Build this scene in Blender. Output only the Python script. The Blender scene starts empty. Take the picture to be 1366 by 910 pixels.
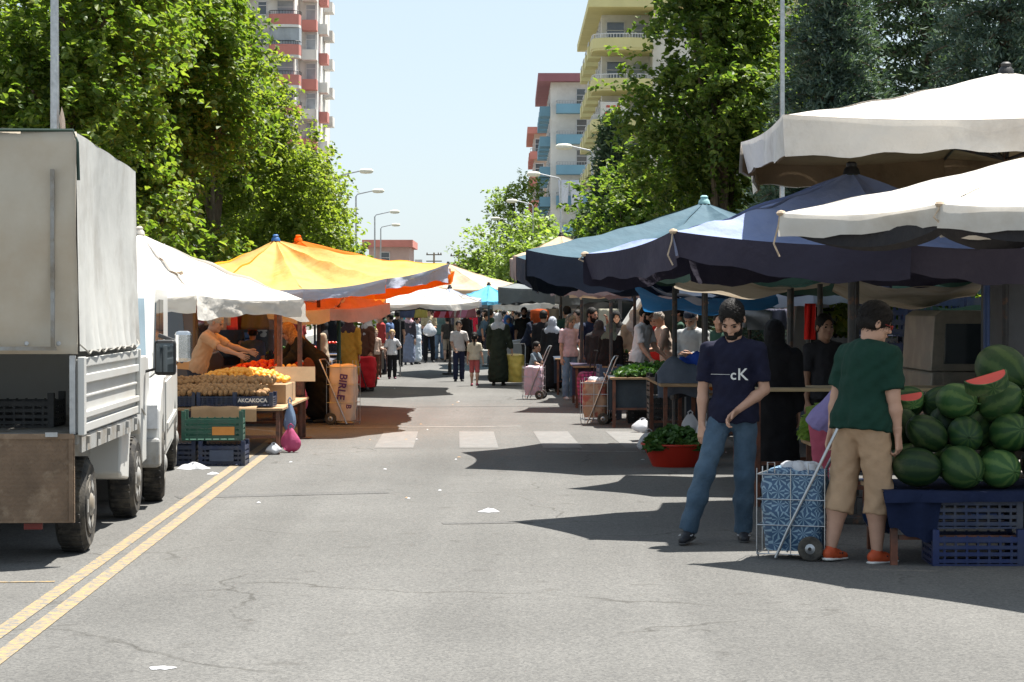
import bpy, bmesh, math, random
import numpy as np
from mathutils import Vector, Matrix, Euler
random.seed(7); rng = np.random.default_rng(7)
scene = bpy.context.scene
C = scene.collection
R = math.radians
# ------------------------------------------------------------------ camera, sky, sun
F = 3000.0; HY = 412.0; CH = 1.7
cam_d = bpy.data.cameras.new('camera'); cam = bpy.data.objects.new('camera', cam_d); C.objects.link(cam)
cam_d.sensor_width = 36; cam_d.lens = F/1366*36; cam_d.clip_start = .1; cam_d.clip_end = 5000
cam.location = (0, 0, CH); cam.rotation_euler = (R(90)-math.atan(43/F), 0, 0)
scene.camera = cam
world = bpy.data.worlds.new('World'); scene.world = world; world.use_nodes = True
wn = world.node_tree; bg = wn.nodes['Background']
sky = wn.nodes.new('ShaderNodeTexSky'); sky.sky_type = 'NISHITA'; sky.sun_disc = False
SUN_EL = 69.0; SUN_AZ = 47.0      # azimuth measured from +Y towards +X
sky.sun_elevation = R(SUN_EL); sky.sun_rotation = R(SUN_AZ)
sky.altitude = 100; sky.air_density = 1.0; sky.dust_density = 1.0; sky.ozone_density = 2.0
veil = wn.nodes.new('ShaderNodeMix'); veil.data_type = 'RGBA'; veil.inputs[0].default_value = .68     # thin bright summer haze over the whole sky
wn.links.new(sky.outputs[0], veil.inputs[6]); veil.inputs[7].default_value = (4.5, 5.2, 5.7, 1)
wn.links.new(veil.outputs[2], bg.inputs[0]); bg.inputs[1].default_value = 0.064
sun_d = bpy.data.lights.new('sun', 'SUN'); sun_d.energy = 5.0; sun_d.angle = R(.55); sun_d.color = (1, .955, .88)
sun = bpy.data.objects.new('sun', sun_d); C.objects.link(sun)
sd = Vector((math.sin(R(SUN_AZ))*math.cos(R(SUN_EL)), math.cos(R(SUN_AZ))*math.cos(R(SUN_EL)), math.sin(R(SUN_EL))))
sun.rotation_euler = sd.to_track_quat('Z', 'Y').to_euler(); sun.location = sd*60
vs = scene.view_settings; vs.view_transform = 'Standard'; vs.look = 'None'; vs.gamma = 1; vs.exposure = 1.45
vs.use_curve_mapping = False
scene.cycles.max_bounces = 6; scene.cycles.transparent_max_bounces = 8

def P(px, py, Y): return Vector(((px-683)*Y/F, Y, CH+(HY-py)*Y/F))
def G(px, py):
    Y = CH*F/(py-HY); return Vector(((px-683)*Y/F, Y, 0))
# ------------------------------------------------------------------ object helpers
def link(o, parent=None, label=None, cat=None, group=None, kind=None):
    C.objects.link(o)
    if parent: o.parent = parent
    tag(o, label, cat, group, kind); return o
def tag(o, label=None, cat=None, group=None, kind=None):
    if label: o['label'] = label
    if cat: o['category'] = cat
    if group: o['group'] = group
    if kind: o['kind'] = kind
    return o
def thing(name, label, cat, loc=(0,0,0), rz=0, group=None):
    o = bpy.data.objects.new(name, None); o.empty_display_size = .2
    o.location = loc; o.rotation_euler = (0,0,rz)
    return link(o, None, label, cat, group)
def copy_tree(o, loc=None, rz=None, label=None, parent=None, scale=None, name=None):
    c = o.copy(); C.objects.link(c); c.parent = parent
    if loc is not None: c.location = loc
    if rz is not None: c.rotation_euler = (0,0,rz)
    if label: c['label'] = label
    if scale: c.scale = scale
    for ch in o.children: copy_tree(ch, parent=c)
    return c
def npmesh(name, V, Fq, m, parent=None, smooth=True, **k):
    V = np.asarray(V, np.float32); Fq = np.asarray(Fq, np.int32); n = Fq.shape[1]
    me = bpy.data.meshes.new(name)
    me.vertices.add(len(V)); me.vertices.foreach_set('co', V.ravel())
    me.loops.add(Fq.size); me.loops.foreach_set('vertex_index', Fq.ravel())
    me.polygons.add(len(Fq)); me.polygons.foreach_set('loop_start', np.arange(0, Fq.size, n, dtype=np.int32))
    me.polygons.foreach_set('use_smooth', np.full(len(Fq), smooth)); me.update(calc_edges=True)
    me.materials.append(m)
    return link(bpy.data.objects.new(name, me), parent, **k)
class MB:
    def __init__(s, off=(0,0,0)): s.v = []; s.f = []; s.off = Vector(off); s.M = None; s.m = []; s.ci = 0
    def addv(s, vs):
        b = len(s.v)
        for p in vs:
            p = Vector(p)
            if s.M is not None: p = s.M @ p
            s.v.append(tuple(p-s.off))
        return b
    def addf(s, fs): s.f += fs; s.m += [s.ci]*len(fs)
    def box(s, c, d, rot=None, taper=1.0):
        c = Vector(c); x, y, z = d[0]/2, d[1]/2, d[2]/2
        Rm = Euler(rot).to_matrix() if rot else None
        vs = []
        for k in (-1, 1):
            t = 1 if k < 0 else taper
            for (i, j) in ((-1,-1),(1,-1),(1,1),(-1,1)):
                p = Vector((i*x*t, j*y*t, k*z)); 
                if Rm: p = Rm @ p
                vs.append(c+p)
        b = s.addv(vs)
        s.addf([tuple(b+i for i in q) for q in ((3,2,1,0),(4,5,6,7),(0,1,5,4),(1,2,6,5),(2,3,7,6),(3,0,4,7))]); return s
    def bb(s, lo, hi): return s.box([(a+b)/2 for a, b in zip(lo, hi)], [abs(b-a) for a, b in zip(lo, hi)])
    def tube(s, pts, r, n=8, cap=True):
        pts = [Vector(p) for p in pts]; k = len(pts)
        rs = r if isinstance(r, (list, tuple)) else [r]*k
        rings = []; up = None
        for i, p in enumerate(pts):
            t = (pts[min(i+1, k-1)]-pts[max(i-1, 0)]).normalized()
            if up is None:
                up = Vector((0,0,1)) if abs(t.z) < .9 else Vector((1,0,0))
            a = t.cross(up); 
            if a.length < 1e-5: a = t.orthogonal()
            a.normalize(); bdir = t.cross(a).normalized(); up = -bdir if bdir.dot(up) < 0 else bdir
            bb_ = t.cross(a).normalized()
            rings.append(s.addv([p+(a*math.cos(2*math.pi*j/n)+bb_*math.sin(2*math.pi*j/n))*rs[i] for j in range(n)]))
        for i in range(k-1):
            a, b = rings[i], rings[i+1]
            s.addf([(a+j, a+(j+1)%n, b+(j+1)%n, b+j) for j in range(n)])
        if cap: s.addf([tuple(rings[0]+j for j in range(n))[::-1], tuple(rings[-1]+j for j in range(n))])
        return s
    def lathe(s, prof, c=(0,0,0), axis='z', n=24, rot=None):
        c = Vector(c); rings = []
        for (r, h) in prof:
            vs = []
            for j in range(n):
                a = 2*math.pi*j/n; u, v = r*math.cos(a), r*math.sin(a)
                p = {'z': Vector((u, v, h)), 'x': Vector((h, u, v)), 'y': Vector((v, h, u))}[axis]
                if rot: p = Euler(rot).to_matrix() @ p
                vs.append(c+p)
            rings.append(s.addv(vs))
        for a, b in zip(rings, rings[1:]): s.addf([(a+j, a+(j+1)%n, b+(j+1)%n, b+j) for j in range(n)])
        s.addf([tuple(rings[0]+j for j in range(n))[::-1], tuple(rings[-1]+j for j in range(n))]); return s
    def ball(s, c, r, n=10, rot=None):
        r = r if isinstance(r, (tuple, list)) else (r, r, r); c = Vector(c)
        Rm = Euler(rot).to_matrix() if rot else Matrix.Identity(3)
        prof = []
        rings = []
        m = max(4, n//2)
        for i in range(m+1):
            ph = math.pi*(i+.0)/m; ph = min(max(ph, .05), math.pi-.05)
            rings.append(s.addv([c+Rm@Vector((r[0]*math.sin(ph)*math.cos(2*math.pi*j/n), r[1]*math.sin(ph)*math.sin(2*math.pi*j/n), -r[2]*math.cos(ph))) for j in range(n)]))
        for a, b in zip(rings, rings[1:]): s.addf([(a+j, a+(j+1)%n, b+(j+1)%n, b+j) for j in range(n)])
        s.addf([tuple(rings[0]+j for j in range(n))[::-1], tuple(rings[-1]+j for j in range(n))]); return s
    def poly(s, pts): b = s.addv(pts); s.addf([tuple(b+i for i in range(len(pts)))]); return s
    def prism(s, pts2, ext, plane='yz', at=0):
        """extrude a 2D outline; plane yz -> along x from at to at+ext"""
        def mk(a, b, t): return {'yz': (t, a, b), 'xz': (a, t, b), 'xy': (a, b, t)}[plane]
        n = len(pts2); b0 = s.addv([mk(a, b, at) for a, b in pts2]); b1 = s.addv([mk(a, b, at+ext) for a, b in pts2])
        s.addf([tuple(b0+i for i in range(n))[::-1], tuple(b1+i for i in range(n))])
        s.addf([(b0+i, b0+(i+1)%n, b1+(i+1)%n, b1+i) for i in range(n)]); return s
    def grid(s, fn, nu, nv):
        b = s.addv([fn(i/nu, j/nv) for i in range(nu+1) for j in range(nv+1)])
        s.addf([(b+i*(nv+1)+j, b+(i+1)*(nv+1)+j, b+(i+1)*(nv+1)+j+1, b+i*(nv+1)+j+1) for i in range(nu) for j in range(nv)]); return s
    def build(s, name, m, parent=None, smooth=False, bevel=0, solid=0, fix=True, **k):
        me = bpy.data.meshes.new(name); me.from_pydata(s.v, [], s.f)
        for mm in (m if isinstance(m, (list, tuple)) else [m]): me.materials.append(mm)
        if any(s.m): me.polygons.foreach_set('material_index', s.m)
        if fix:
            bm = bmesh.new(); bm.from_mesh(me); bmesh.ops.recalc_face_normals(bm, faces=bm.faces); bm.to_mesh(me); bm.free()
        if smooth:
            me.polygons.foreach_set('use_smooth', [True]*len(me.polygons))
            if smooth != 'full': me.set_sharp_from_angle(angle=R(40))
        me.update()
        o = bpy.data.objects.new(name, me); link(o, parent, **k)
        if bevel:
            b = o.modifiers.new('bevel', 'BEVEL'); b.width = bevel; b.segments = 2; b.limit_method = 'ANGLE'
        if solid:
            b = o.modifiers.new('solid', 'SOLIDIFY'); b.thickness = solid; b.offset = 0
        return o
# ------------------------------------------------------------------ materials
def newmat(name):
    m = bpy.data.materials.new(name); m.use_nodes = True
    nt = m.node_tree; return m, nt, nt.nodes['Principled BSDF']
def nd(nt, t, **k):
    n = nt.nodes.new(t)
    for a, v in k.items():
        if a in n.inputs: n.inputs[a].default_value = v
        else: setattr(n, a, v)
    return n
def c4(c): return (c[0], c[1], c[2], 1)
def mat(name, col, rough=.7, var=.12, scale=8, bump=.0, bscale=60, metal=0, spec=.4, col2=None, dirt=None, dscale=1.5, transl=0, tcol=None, coords='Object', stretch=None, thr=(.45,.65)):
    m, nt, b = newmat(name); L = nt.links
    tc = nt.nodes.new('ShaderNodeTexCoord'); src = tc.outputs[coords]
    if stretch:
        mp = nt.nodes.new('ShaderNodeMapping'); mp.inputs['Scale'].default_value = stretch; L.new(src, mp.inputs[0]); src = mp.outputs[0]
    n = nd(nt, 'ShaderNodeTexNoise', Scale=scale, Detail=5.0, Roughness=.6); L.new(src, n.inputs['Vector'])
    r = nt.nodes.new('ShaderNodeValToRGB'); L.new(n.outputs[0], r.inputs[0])
    r.color_ramp.elements[0].position = .3; r.color_ramp.elements[1].position = .7
    c2 = col2 if col2 else tuple(min(1, x*(1+var)) for x in col); c1 = col if col2 else tuple(x*(1-var) for x in col)
    r.color_ramp.elements[0].color = c4(c1); r.color_ramp.elements[1].color = c4(c2)
    out = r.outputs[0]
    if dirt:
        n2 = nd(nt, 'ShaderNodeTexNoise', Scale=dscale, Detail=7.0, Roughness=.65); L.new(src, n2.inputs['Vector'])
        r2 = nt.nodes.new('ShaderNodeMapRange'); r2.inputs['From Min'].default_value = thr[0]; r2.inputs['From Max'].default_value = thr[1]; L.new(n2.outputs[0], r2.inputs[0])
        mx = nt.nodes.new('ShaderNodeMix'); mx.data_type = 'RGBA'; L.new(r2.outputs[0], mx.inputs[0]); L.new(out, mx.inputs[6]); mx.inputs[7].default_value = c4(dirt); out = mx.outputs[2]
    L.new(out, b.inputs['Base Color'])
    b.inputs['Roughness'].default_value = rough; b.inputs['Metallic'].default_value = metal; b.inputs['Specular IOR Level'].default_value = spec
    if bump:
        nb = nd(nt, 'ShaderNodeTexNoise', Scale=bscale, Detail=4.0); L.new(src, nb.inputs['Vector'])
        bp = nt.nodes.new('ShaderNodeBump'); bp.inputs['Strength'].default_value = bump; bp.inputs['Distance'].default_value = .02; L.new(nb.outputs[0], bp.inputs['Height']); L.new(bp.outputs[0], b.inputs['Normal'])
    if transl:
        tr = nt.nodes.new('ShaderNodeBsdfTranslucent')
        if tcol: tr.inputs[0].default_value = c4(tcol)
        else: L.new(out, tr.inputs[0])
        ms = nt.nodes.new('ShaderNodeMixShader'); ms.inputs[0].default_value = transl
        L.new(b.outputs[0], ms.inputs[1]); L.new(tr.outputs[0], ms.inputs[2]); L.new(ms.outputs[0], nt.nodes['Material Output'].inputs[0])
    return m
def leafmat(name, ca, cb, cc, tr=.35, rg=.5):
    m, nt, b = newmat(name); L = nt.links
    g = nt.nodes.new('ShaderNodeNewGeometry'); r = nt.nodes.new('ShaderNodeValToRGB'); L.new(g.outputs['Random Per Island'], r.inputs[0])
    r.color_ramp.elements[0].color = c4(ca); r.color_ramp.elements[1].color = c4(cc); e = r.color_ramp.elements.new(.55); e.color = c4(cb)
    L.new(r.outputs[0], b.inputs['Base Color']); b.inputs['Roughness'].default_value = rg; b.inputs['Specular IOR Level'].default_value = .4
    t = nt.nodes.new('ShaderNodeBsdfTranslucent'); mu = nt.nodes.new('ShaderNodeMix'); mu.data_type = 'RGBA'; mu.blend_type = 'MULTIPLY'; mu.inputs[0].default_value = 1
    L.new(r.outputs[0], mu.inputs[6]); mu.inputs[7].default_value = (1.8, 1.95, .75, 1); L.new(mu.outputs[2], t.inputs[0])
    ms = nt.nodes.new('ShaderNodeMixShader'); ms.inputs[0].default_value = tr; L.new(b.outputs[0], ms.inputs[1]); L.new(t.outputs[0], ms.inputs[2])
    L.new(ms.outputs[0], nt.nodes['Material Output'].inputs[0]); return m
_cm = {}
def cloth(col, tr=.0, rough=.85, var=.1):
    k = ('c', tuple(round(x, 3) for x in col), tr)
    if k not in _cm: _cm[k] = mat('cloth', col, rough, var, 9, bump=.25, bscale=35, spec=.2, transl=tr)
    return _cm[k]
def plain(col, rough=.5, metal=0, spec=.4):
    k = ('p', tuple(col), rough, metal)
    if k not in _cm: _cm[k] = mat('paint', col, rough, .12, 14, bump=.06, bscale=90, metal=metal, spec=spec)
    return _cm[k]
M_metal = mat('galvanised', (.42,.43,.44), .42, .2, 12, metal=.85, bump=.05)
M_chrome = plain((.62,.62,.62), .22, 1)
M_pole = mat('pole_paint', (.045,.045,.045), .55, .3, 14, dirt=(.16,.08,.045), dscale=9, thr=(.52,.7))
M_rust = mat('rusty_pole', (.16,.06,.035), .7, .3, 20, dirt=(.07,.04,.03), dscale=7)
M_rubber = mat('rubber', (.022,.021,.02), .85, .4, 20, bump=.2, dirt=(.09,.08,.065), dscale=6)
M_black = plain((.015,.015,.016), .55)
M_wood = mat('board', (.34,.22,.12), .8, .3, 6, stretch=(1,8,8), bump=.2)
M_card = mat('cardboard', (.36,.235,.13), .9, .12, 6, bump=.05)
M_glass = mat('car_glass', (.035,.045,.05), .06, .1, 4, spec=1)
# ------------------------------------------------------------------ setting: ground, road, pavements
def roadx(Y): return -1.35-.026*Y-.00002*max(0, Y-60)**2     # centre line of the street
def asphalt(name, base, seams=True):
    m, nt, b = newmat(name); L = nt.links
    tc = nt.nodes.new('ShaderNodeTexCoord'); s = tc.outputs['Object']
    def mul(a, col, fac):
        mx = nt.nodes.new('ShaderNodeMix'); mx.data_type = 'RGBA'; mx.blend_type = 'MULTIPLY'
        if isinstance(fac, float): mx.inputs[0].default_value = fac
        else: L.new(fac, mx.inputs[0])
        L.new(a, mx.inputs[6])
        if isinstance(col, tuple): mx.inputs[7].default_value = c4(col)
        else: L.new(col, mx.inputs[7])
        return mx.outputs[2]
    big = nd(nt, 'ShaderNodeTexNoise', Scale=.35, Detail=6.0, Roughness=.6); L.new(s, big.inputs['Vector'])
    rb = nt.nodes.new('ShaderNodeValToRGB'); L.new(big.outputs[0], rb.inputs[0]); rb.color_ramp.elements[0].position = .32; rb.color_ramp.elements[1].position = .7
    rb.color_ramp.elements[0].color = c4(tuple(x*.88 for x in base)); rb.color_ramp.elements[1].color = c4(tuple(x*1.1 for x in base))
    sp = nd(nt, 'ShaderNodeTexVoronoi', Scale=75.0); L.new(s, sp.inputs['Vector'])
    sr = nt.nodes.new('ShaderNodeValToRGB'); L.new(sp.outputs['Color'], sr.inputs[0]); sr.color_ramp.elements[0].color = (.55,.55,.55,1); sr.color_ramp.elements[1].color = (1.4,1.38,1.33,1)
    out = mul(rb.outputs[0], sr.outputs[0], .8)
    # tyre-polished lanes and stains, streaked along the street
    mp = nt.nodes.new('ShaderNodeMapping'); mp.inputs['Scale'].default_value = (1.3,.06,1); L.new(s, mp.inputs[0])
    st = nd(nt, 'ShaderNodeTexNoise', Scale=1.0, Detail=4.0); L.new(mp.outputs[0], st.inputs['Vector'])
    s2 = nt.nodes.new('ShaderNodeValToRGB'); L.new(st.outputs[0], s2.inputs[0]); s2.color_ramp.elements[0].position = .35; s2.color_ramp.elements[1].position = .65
    s2.color_ramp.elements[0].color = (.86,.86,.86,1); s2.color_ramp.elements[1].color = (1.06,1.06,1.06,1); out = mul(out, s2.outputs[0], 1.0)
    # cracks
    di = nd(nt, 'ShaderNodeTexNoise', Scale=1.1, Detail=5.0); L.new(s, di.inputs['Vector'])
    va = nt.nodes.new('ShaderNodeVectorMath'); va.operation = 'MULTIPLY_ADD'; L.new(di.outputs['Color'], va.inputs[0]); va.inputs[1].default_value = (1.1,1.1,0); L.new(s, va.inputs[2])
    vo = nd(nt, 'ShaderNodeTexVoronoi', Scale=.28); vo.feature = 'DISTANCE_TO_EDGE'; L.new(va.outputs[0], vo.inputs['Vector'])
    cr = nt.nodes.new('ShaderNodeMapRange'); cr.inputs['From Min'].default_value = .0015; cr.inputs['From Max'].default_value = .005; cr.inputs['To Min'].default_value = 1; cr.inputs['To Max'].default_value = 0; L.new(vo.outputs['Distance'], cr.inputs[0])
    cm = nd(nt, 'ShaderNodeTexNoise', Scale=.5, Detail=2.0); L.new(s, cm.inputs['Vector'])
    c2 = nt.nodes.new('ShaderNodeMapRange'); c2.inputs['From Min'].default_value = .47; c2.inputs['From Max'].default_value = .56; L.new(cm.outputs[0], c2.inputs[0])
    ml = nt.nodes.new('ShaderNodeMath'); ml.operation = 'MULTIPLY'; L.new(cr.outputs[0], ml.inputs[0]); L.new(c2.outputs[0], ml.inputs[1])
    out = mul(out, (.62,.61,.59), ml.outputs[0])
    # dark oily spots
    sn = nd(nt, 'ShaderNodeTexNoise', Scale=3.2, Detail=3.0); L.new(s, sn.inputs['Vector'])
    s3 = nt.nodes.new('ShaderNodeMapRange'); s3.inputs['From Min'].default_value = .64; s3.inputs['From Max'].default_value = .72; L.new(sn.outputs[0], s3.inputs[0])
    out = mul(out, (.8,.79,.78), s3.outputs[0])
    L.new(out, b.inputs['Base Color']); b.inputs['Roughness'].default_value = .88; b.inputs['Specular IOR Level'].default_value = .25
    nb = nd(nt, 'ShaderNodeTexNoise', Scale=110.0, Detail=3.0); L.new(s, nb.inputs['Vector'])
    bp = nt.nodes.new('ShaderNodeBump'); bp.inputs['Strength'].default_value = .55; bp.inputs['Distance'].default_value = .012; L.new(nb.outputs[0], bp.inputs['Height']); L.new(bp.outputs[0], b.inputs['Normal'])
    return m
M_asph = asphalt('asphalt', (.113,.112,.109))
M_patch = asphalt('asphalt_patch', (.098,.097,.096))
M_earth = mat('earth', (.16,.13,.09), .95, .3, .4, dirt=(.07,.09,.04), dscale=.2, bump=.3)
M_pave = mat('paving', (.30,.28,.26), .9, .2, 3, bump=.2, bscale=30, dirt=(.18,.165,.15), dscale=.8)
M_kerb = mat('kerb_stone', (.33,.32,.30), .9, .2, 6, bump=.2, bscale=40)
mb = MB(); mb.grid(lambda u, v: (-1500+3000*u, -60+3060*v, -.012), 2, 2); mb.build('ground', M_earth, kind='structure')
RW = (-6.9, 6.6)          # road half widths from the centre line (left, right)
def strip(x0, x1, z, name, m, Y0=-8, Y1=900, n=60, off=0, **k):
    b = MB(); ys = [Y0+(Y1-Y0)*(i/n)**1.7 for i in range(n+1)]
    v = b.addv([p for y in ys for p in ((roadx(y)+x0, y, z), (roadx(y)+x1, y, z))])
    b.addf([(v+2*i, v+2*i+1, v+2*i+3, v+2*i+2) for i in range(n)])
    return b.build(name, m, kind='structure', **k)
strip(RW[0], RW[1], 0, 'road', M_asph)
def slab(x0, x1, z1, name, m):
    b = MB(); n = 60; ys = [-8+908*(i/n)**1.7 for i in range(n+1)]
    v = b.addv([p for y in ys for p in ((roadx(y)+x0, y, -.01), (roadx(y)+x0, y, z1), (roadx(y)+x1, y, z1), (roadx(y)+x1, y, -.01))])
    for i in range(n):
        a = v+4*i; b.addf([(a+j, a+j+1, a+j+5, a+j+4) for j in range(3)])
    b.addf([(v, v+1, v+2, v+3), tuple(v+4*n+j for j in (3,2,1,0))])
    return b.build(name, m, kind='structure')
slab(RW[0]-.16, RW[0], .13, 'kerb', M_kerb); slab(RW[1], RW[1]+.16, .13, 'kerb', M_kerb)
slab(RW[0]-5.2, RW[0]-.16, .125, 'pavement', M_pave); slab(RW[1]+.16, RW[1]+5.2, .125, 'pavement', M_pave)
# painted markings
def paint(name, col, holes=.52, sc=7):
    m, nt, b = newmat(name); L = nt.links
    tc = nt.nodes.new('ShaderNodeTexCoord'); n = nd(nt, 'ShaderNodeTexNoise', Scale=float(sc), Detail=8.0, Roughness=.75); L.new(tc.outputs['Object'], n.inputs['Vector'])
    r = nt.nodes.new('ShaderNodeMapRange'); r.inputs['From Min'].default_value = holes-.06; r.inputs['From Max'].default_value = holes+.1; L.new(n.outputs[0], r.inputs[0])
    mx = nt.nodes.new('ShaderNodeMix'); mx.data_type = 'RGBA'; mx.inputs[6].default_value = c4(col); mx.inputs[7].default_value = (.118,.116,.112,1); L.new(r.outputs[0], mx.inputs[0])
    L.new(mx.outputs[2], b.inputs['Base Color']); b.inputs['Roughness'].default_value = .8
    nb = nd(nt, 'ShaderNodeTexNoise', Scale=110.0, Detail=3.0); L.new(tc.outputs['Object'], nb.inputs['Vector'])
    bp = nt.nodes.new('ShaderNodeBump'); bp.inputs['Strength'].default_value = .4; bp.inputs['Distance'].default_value = .01; L.new(nb.outputs[0], bp.inputs['Height']); L.new(bp.outputs[0], b.inputs['Normal'])
    return m
M_yel = paint('yellow_line_paint', (.29,.20,.08), .475, 15); M_whi = paint('worn_white_paint', (.152,.148,.142), .44, 6); M_wl = paint('white_line_paint', (.24,.235,.225), .52)
def mark(name, pts, z, m, label=None):
    b = MB(); b.poly([(p[0], p[1], z) for p in pts]); return b.build(name, m, kind='structure')
def line(name, a, b, w, z, m):
    a = Vector(a[:2]); b = Vector(b[:2]); d = (b-a).normalized(); n = Vector((-d.y, d.x))*w/2
    k = max(1, int((b-a).length/2)); q = MB()
    v = q.addv([(p.x, p.y, z) for i in range(k+1) for p in (a.lerp(b, i/k)-n, a.lerp(b, i/k)+n)])
    q.addf([(v+2*i, v+2*i+2, v+2*i+3, v+2*i+1) for i in range(k)]); return q.build(name, m, kind='structure')
line('yellow_line', (-2.35, 5), (-2.95, 29.2), .10, .004, M_yel)
line('yellow_line', (-2.52, 5), (-3.12, 29.2), .10, .004, M_yel)
line('yellow_line', G(-30, 778), G(72, 777), .05, .004, M_yel)
line('trench_patch', G(235, 664), G(515, 657), .26, .003, M_patch)
line('trench_patch', G(590, 699), G(712, 697), .14, .003, M_patch)
line('trench_patch', G(470, 543.5), G(840, 541.5), .22, .003, M_patch)
line('white_line', G(440, 571), G(695, 569), .12, .004, M_wl)
line('white_line', G(730, 602), G(850, 603), .10, .004, M_wl)
y0 = G(683, 598).y; y1 = G(683, 576).y
for xc in (525, 639, 751, 860, 970):
    a = G(xc-26, 598).x; b_ = G(xc+26, 598).x
    mark('crossing_stripe', [(a, y0), (b_, y0), (b_-.09, y1), (a-.09, y1)], .004, M_whi)
# ------------------------------------------------------------------ trees
def leaf_arrays(cen, nrm, size, r, fold=True):
    """cen (n,3), nrm (n,3): each leaf is a folded pointed blade"""
    n = len(cen); nrm = nrm/np.linalg.norm(nrm, axis=1)[:, None]
    t = r.normal(size=(n, 3)); t[:, 2] -= .55; t -= (t*nrm).sum(1)[:, None]*nrm; t /= np.linalg.norm(t, axis=1)[:, None]
    b = np.cross(nrm, t); s = (size*r.uniform(.6, 1.25, n))[:, None]
    if fold:
        k = .13
        v = np.stack([cen-t*s*.5, cen-t*s*.12+b*s*.42+nrm*s*k, cen+t*s*.22+b*s*.3+nrm*s*k, cen+t*s*.62-nrm*s*.1, cen+t*s*.22-b*s*.3+nrm*s*k, cen-t*s*.12-b*s*.42+nrm*s*k], 1).reshape(-1, 3)
        i = np.arange(n)[:, None]*6
        f = np.concatenate([i+[0,1,2,3], i+[0,3,4,5]], 1).reshape(-1, 4)
    else:
        v = np.stack([cen-t*s*.5, cen+b*s*.38, cen+t*s*.55, cen-b*s*.38], 1).reshape(-1, 3)
        f = np.arange(n)[:, None]*4+[0,1,2,3]
    return v, f
def crown_pts(lobes, ncl, per, spread, r, shell=.55):
    L = np.array([l[:3] for l in lobes]); Rr = np.array([l[3:6] if len(l) > 4 else (l[3],)*3 for l in lobes])
    w = (Rr.prod(1))**(2/3); w /= w.sum()
    ids = r.choice(len(lobes), ncl, p=w)
    d = r.normal(size=(ncl, 3)); d /= np.linalg.norm(d, axis=1)[:, None]
    rad = shell+(1-shell)*r.uniform(0, 1, ncl)**.6
    rad *= 1+.16*np.sin(d[:, 0]*5+ids)*np.sin(d[:, 2]*6+ids*2)+.1*r.normal(size=ncl)
    c = L[ids]+d*Rr[ids]*rad[:, None]
    out = d.copy()
    tw = d*.75+r.normal(size=d.shape)*.5+np.array([0, 0, .12]); tw /= np.linalg.norm(tw, axis=1)[:, None]
    ln = spread*2.6*r.uniform(.6, 1.5, ncl)
    cc = np.repeat(c, per, 0); dd = np.repeat(tw, per, 0); ll = np.repeat(ln, per)[:, None]; t_ = r.uniform(0, 1, len(cc))[:, None]
    off = r.normal(size=cc.shape)*spread*.36*(1.1-.6*t_)
    return c, cc+dd*ll*t_-np.array([0, 0, .35])*ll*t_*t_+off, dd, off
def tree(label, base, lobes, leaf, m, trunk_r=.16, ncl=900, per=22, spread=.24, seed=1, group=None, fold=True, name='tree', bark=None, limbs=9, lean=(0,0)):
    r = np.random.default_rng(seed); base = Vector(base); rd = random.Random(seed)
    t = thing(name, label, 'tree', base, 0, group)
    c, p, d, off = crown_pts(lobes, ncl, per, spread, r)
    nrm = d*.25+r.normal(size=p.shape)*.5+np.array([.25, .1, .9])
    v, f = leaf_arrays(p, nrm, leaf, r, fold)
    npmesh('crown', v, f, m, t, smooth=False)
    b = MB(); z0 = min(l[2] for l in lobes); zt = max(l[2] for l in lobes)
    cx = sum(l[0] for l in lobes)/len(lobes); cy = sum(l[1] for l in lobes)/len(lobes)
    pts = [Vector((0,0,-.05)), Vector((cx*.15+.04, cy*.15, z0*.35)), Vector((cx*.4-.05, cy*.4, z0*.7)), Vector((cx, cy, (z0+zt)/2)), Vector((cx*1.1, cy*1.1, zt))]
    b.tube(pts, [trunk_r*1.25, trunk_r, trunk_r*.85, trunk_r*.55, trunk_r*.2], 9)
    for l in lobes[:limbs]:
        s0 = pts[2].lerp(pts[3], rd.random()*.7); e = Vector(l[:3]); mid = s0.lerp(e, .5)+Vector((rd.uniform(-.2,.2), rd.uniform(-.2,.2), .15))
        b.tube([s0, mid, e], [trunk_r*.42, trunk_r*.26, trunk_r*.12], 6)
        for q in range(4):
            w = Vector(c[rd.randrange(len(c))]); 
            if (w-e).length < 2.6*l[3]: b.tube([e.lerp(s0, rd.random()*.4), e.lerp(w, .55)+Vector((0,0,.1)), w], [trunk_r*.13, trunk_r*.08, .008], 5)
    b.build('trunk', bark or M_bark, t, smooth=True); return t
M_bark = mat('bark', (.11,.085,.06), .95, .35, 9, bump=.6, bscale=25, stretch=(1,1,.25))
M_bark2 = mat('bark_pale', (.26,.22,.16), .95, .35, 7, bump=.5, bscale=20)
LM1 = leafmat('leaf_mulberry', (.055,.10,.018), (.105,.155,.028), (.175,.215,.05), .5)
LM2 = leafmat('leaf_plane', (.045,.085,.02), (.09,.135,.03), (.15,.185,.048), .5)
LM3 = leafmat('leaf_acacia', (.085,.125,.022), (.145,.185,.035), (.21,.235,.055), .55)
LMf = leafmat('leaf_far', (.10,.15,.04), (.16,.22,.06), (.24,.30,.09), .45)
LMs = leafmat('needles_blue', (.035,.065,.05), (.065,.105,.085), (.14,.19,.165), .2, .85)
LMp = leafmat('needles_dark', (.022,.045,.026), (.038,.068,.038), (.08,.115,.065), .2, .85)
def lobeset(seed, n, rx, ry, rz, cz, r0, r1):
    rd = random.Random(seed); o = [(0, 0, cz, r1*1.05)]
    for i in range(n):
        a = rd.uniform(0, 6.28); q = rd.uniform(.35, 1)**.5; h = rd.uniform(-1, 1)
        o.append((rx*q*math.cos(a)*math.sqrt(max(.1, 1-h*h*.7)), ry*q*math.sin(a)*math.sqrt(max(.1, 1-h*h*.7)), cz+rz*h, rd.uniform(r0, r1)))
    return o
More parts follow.
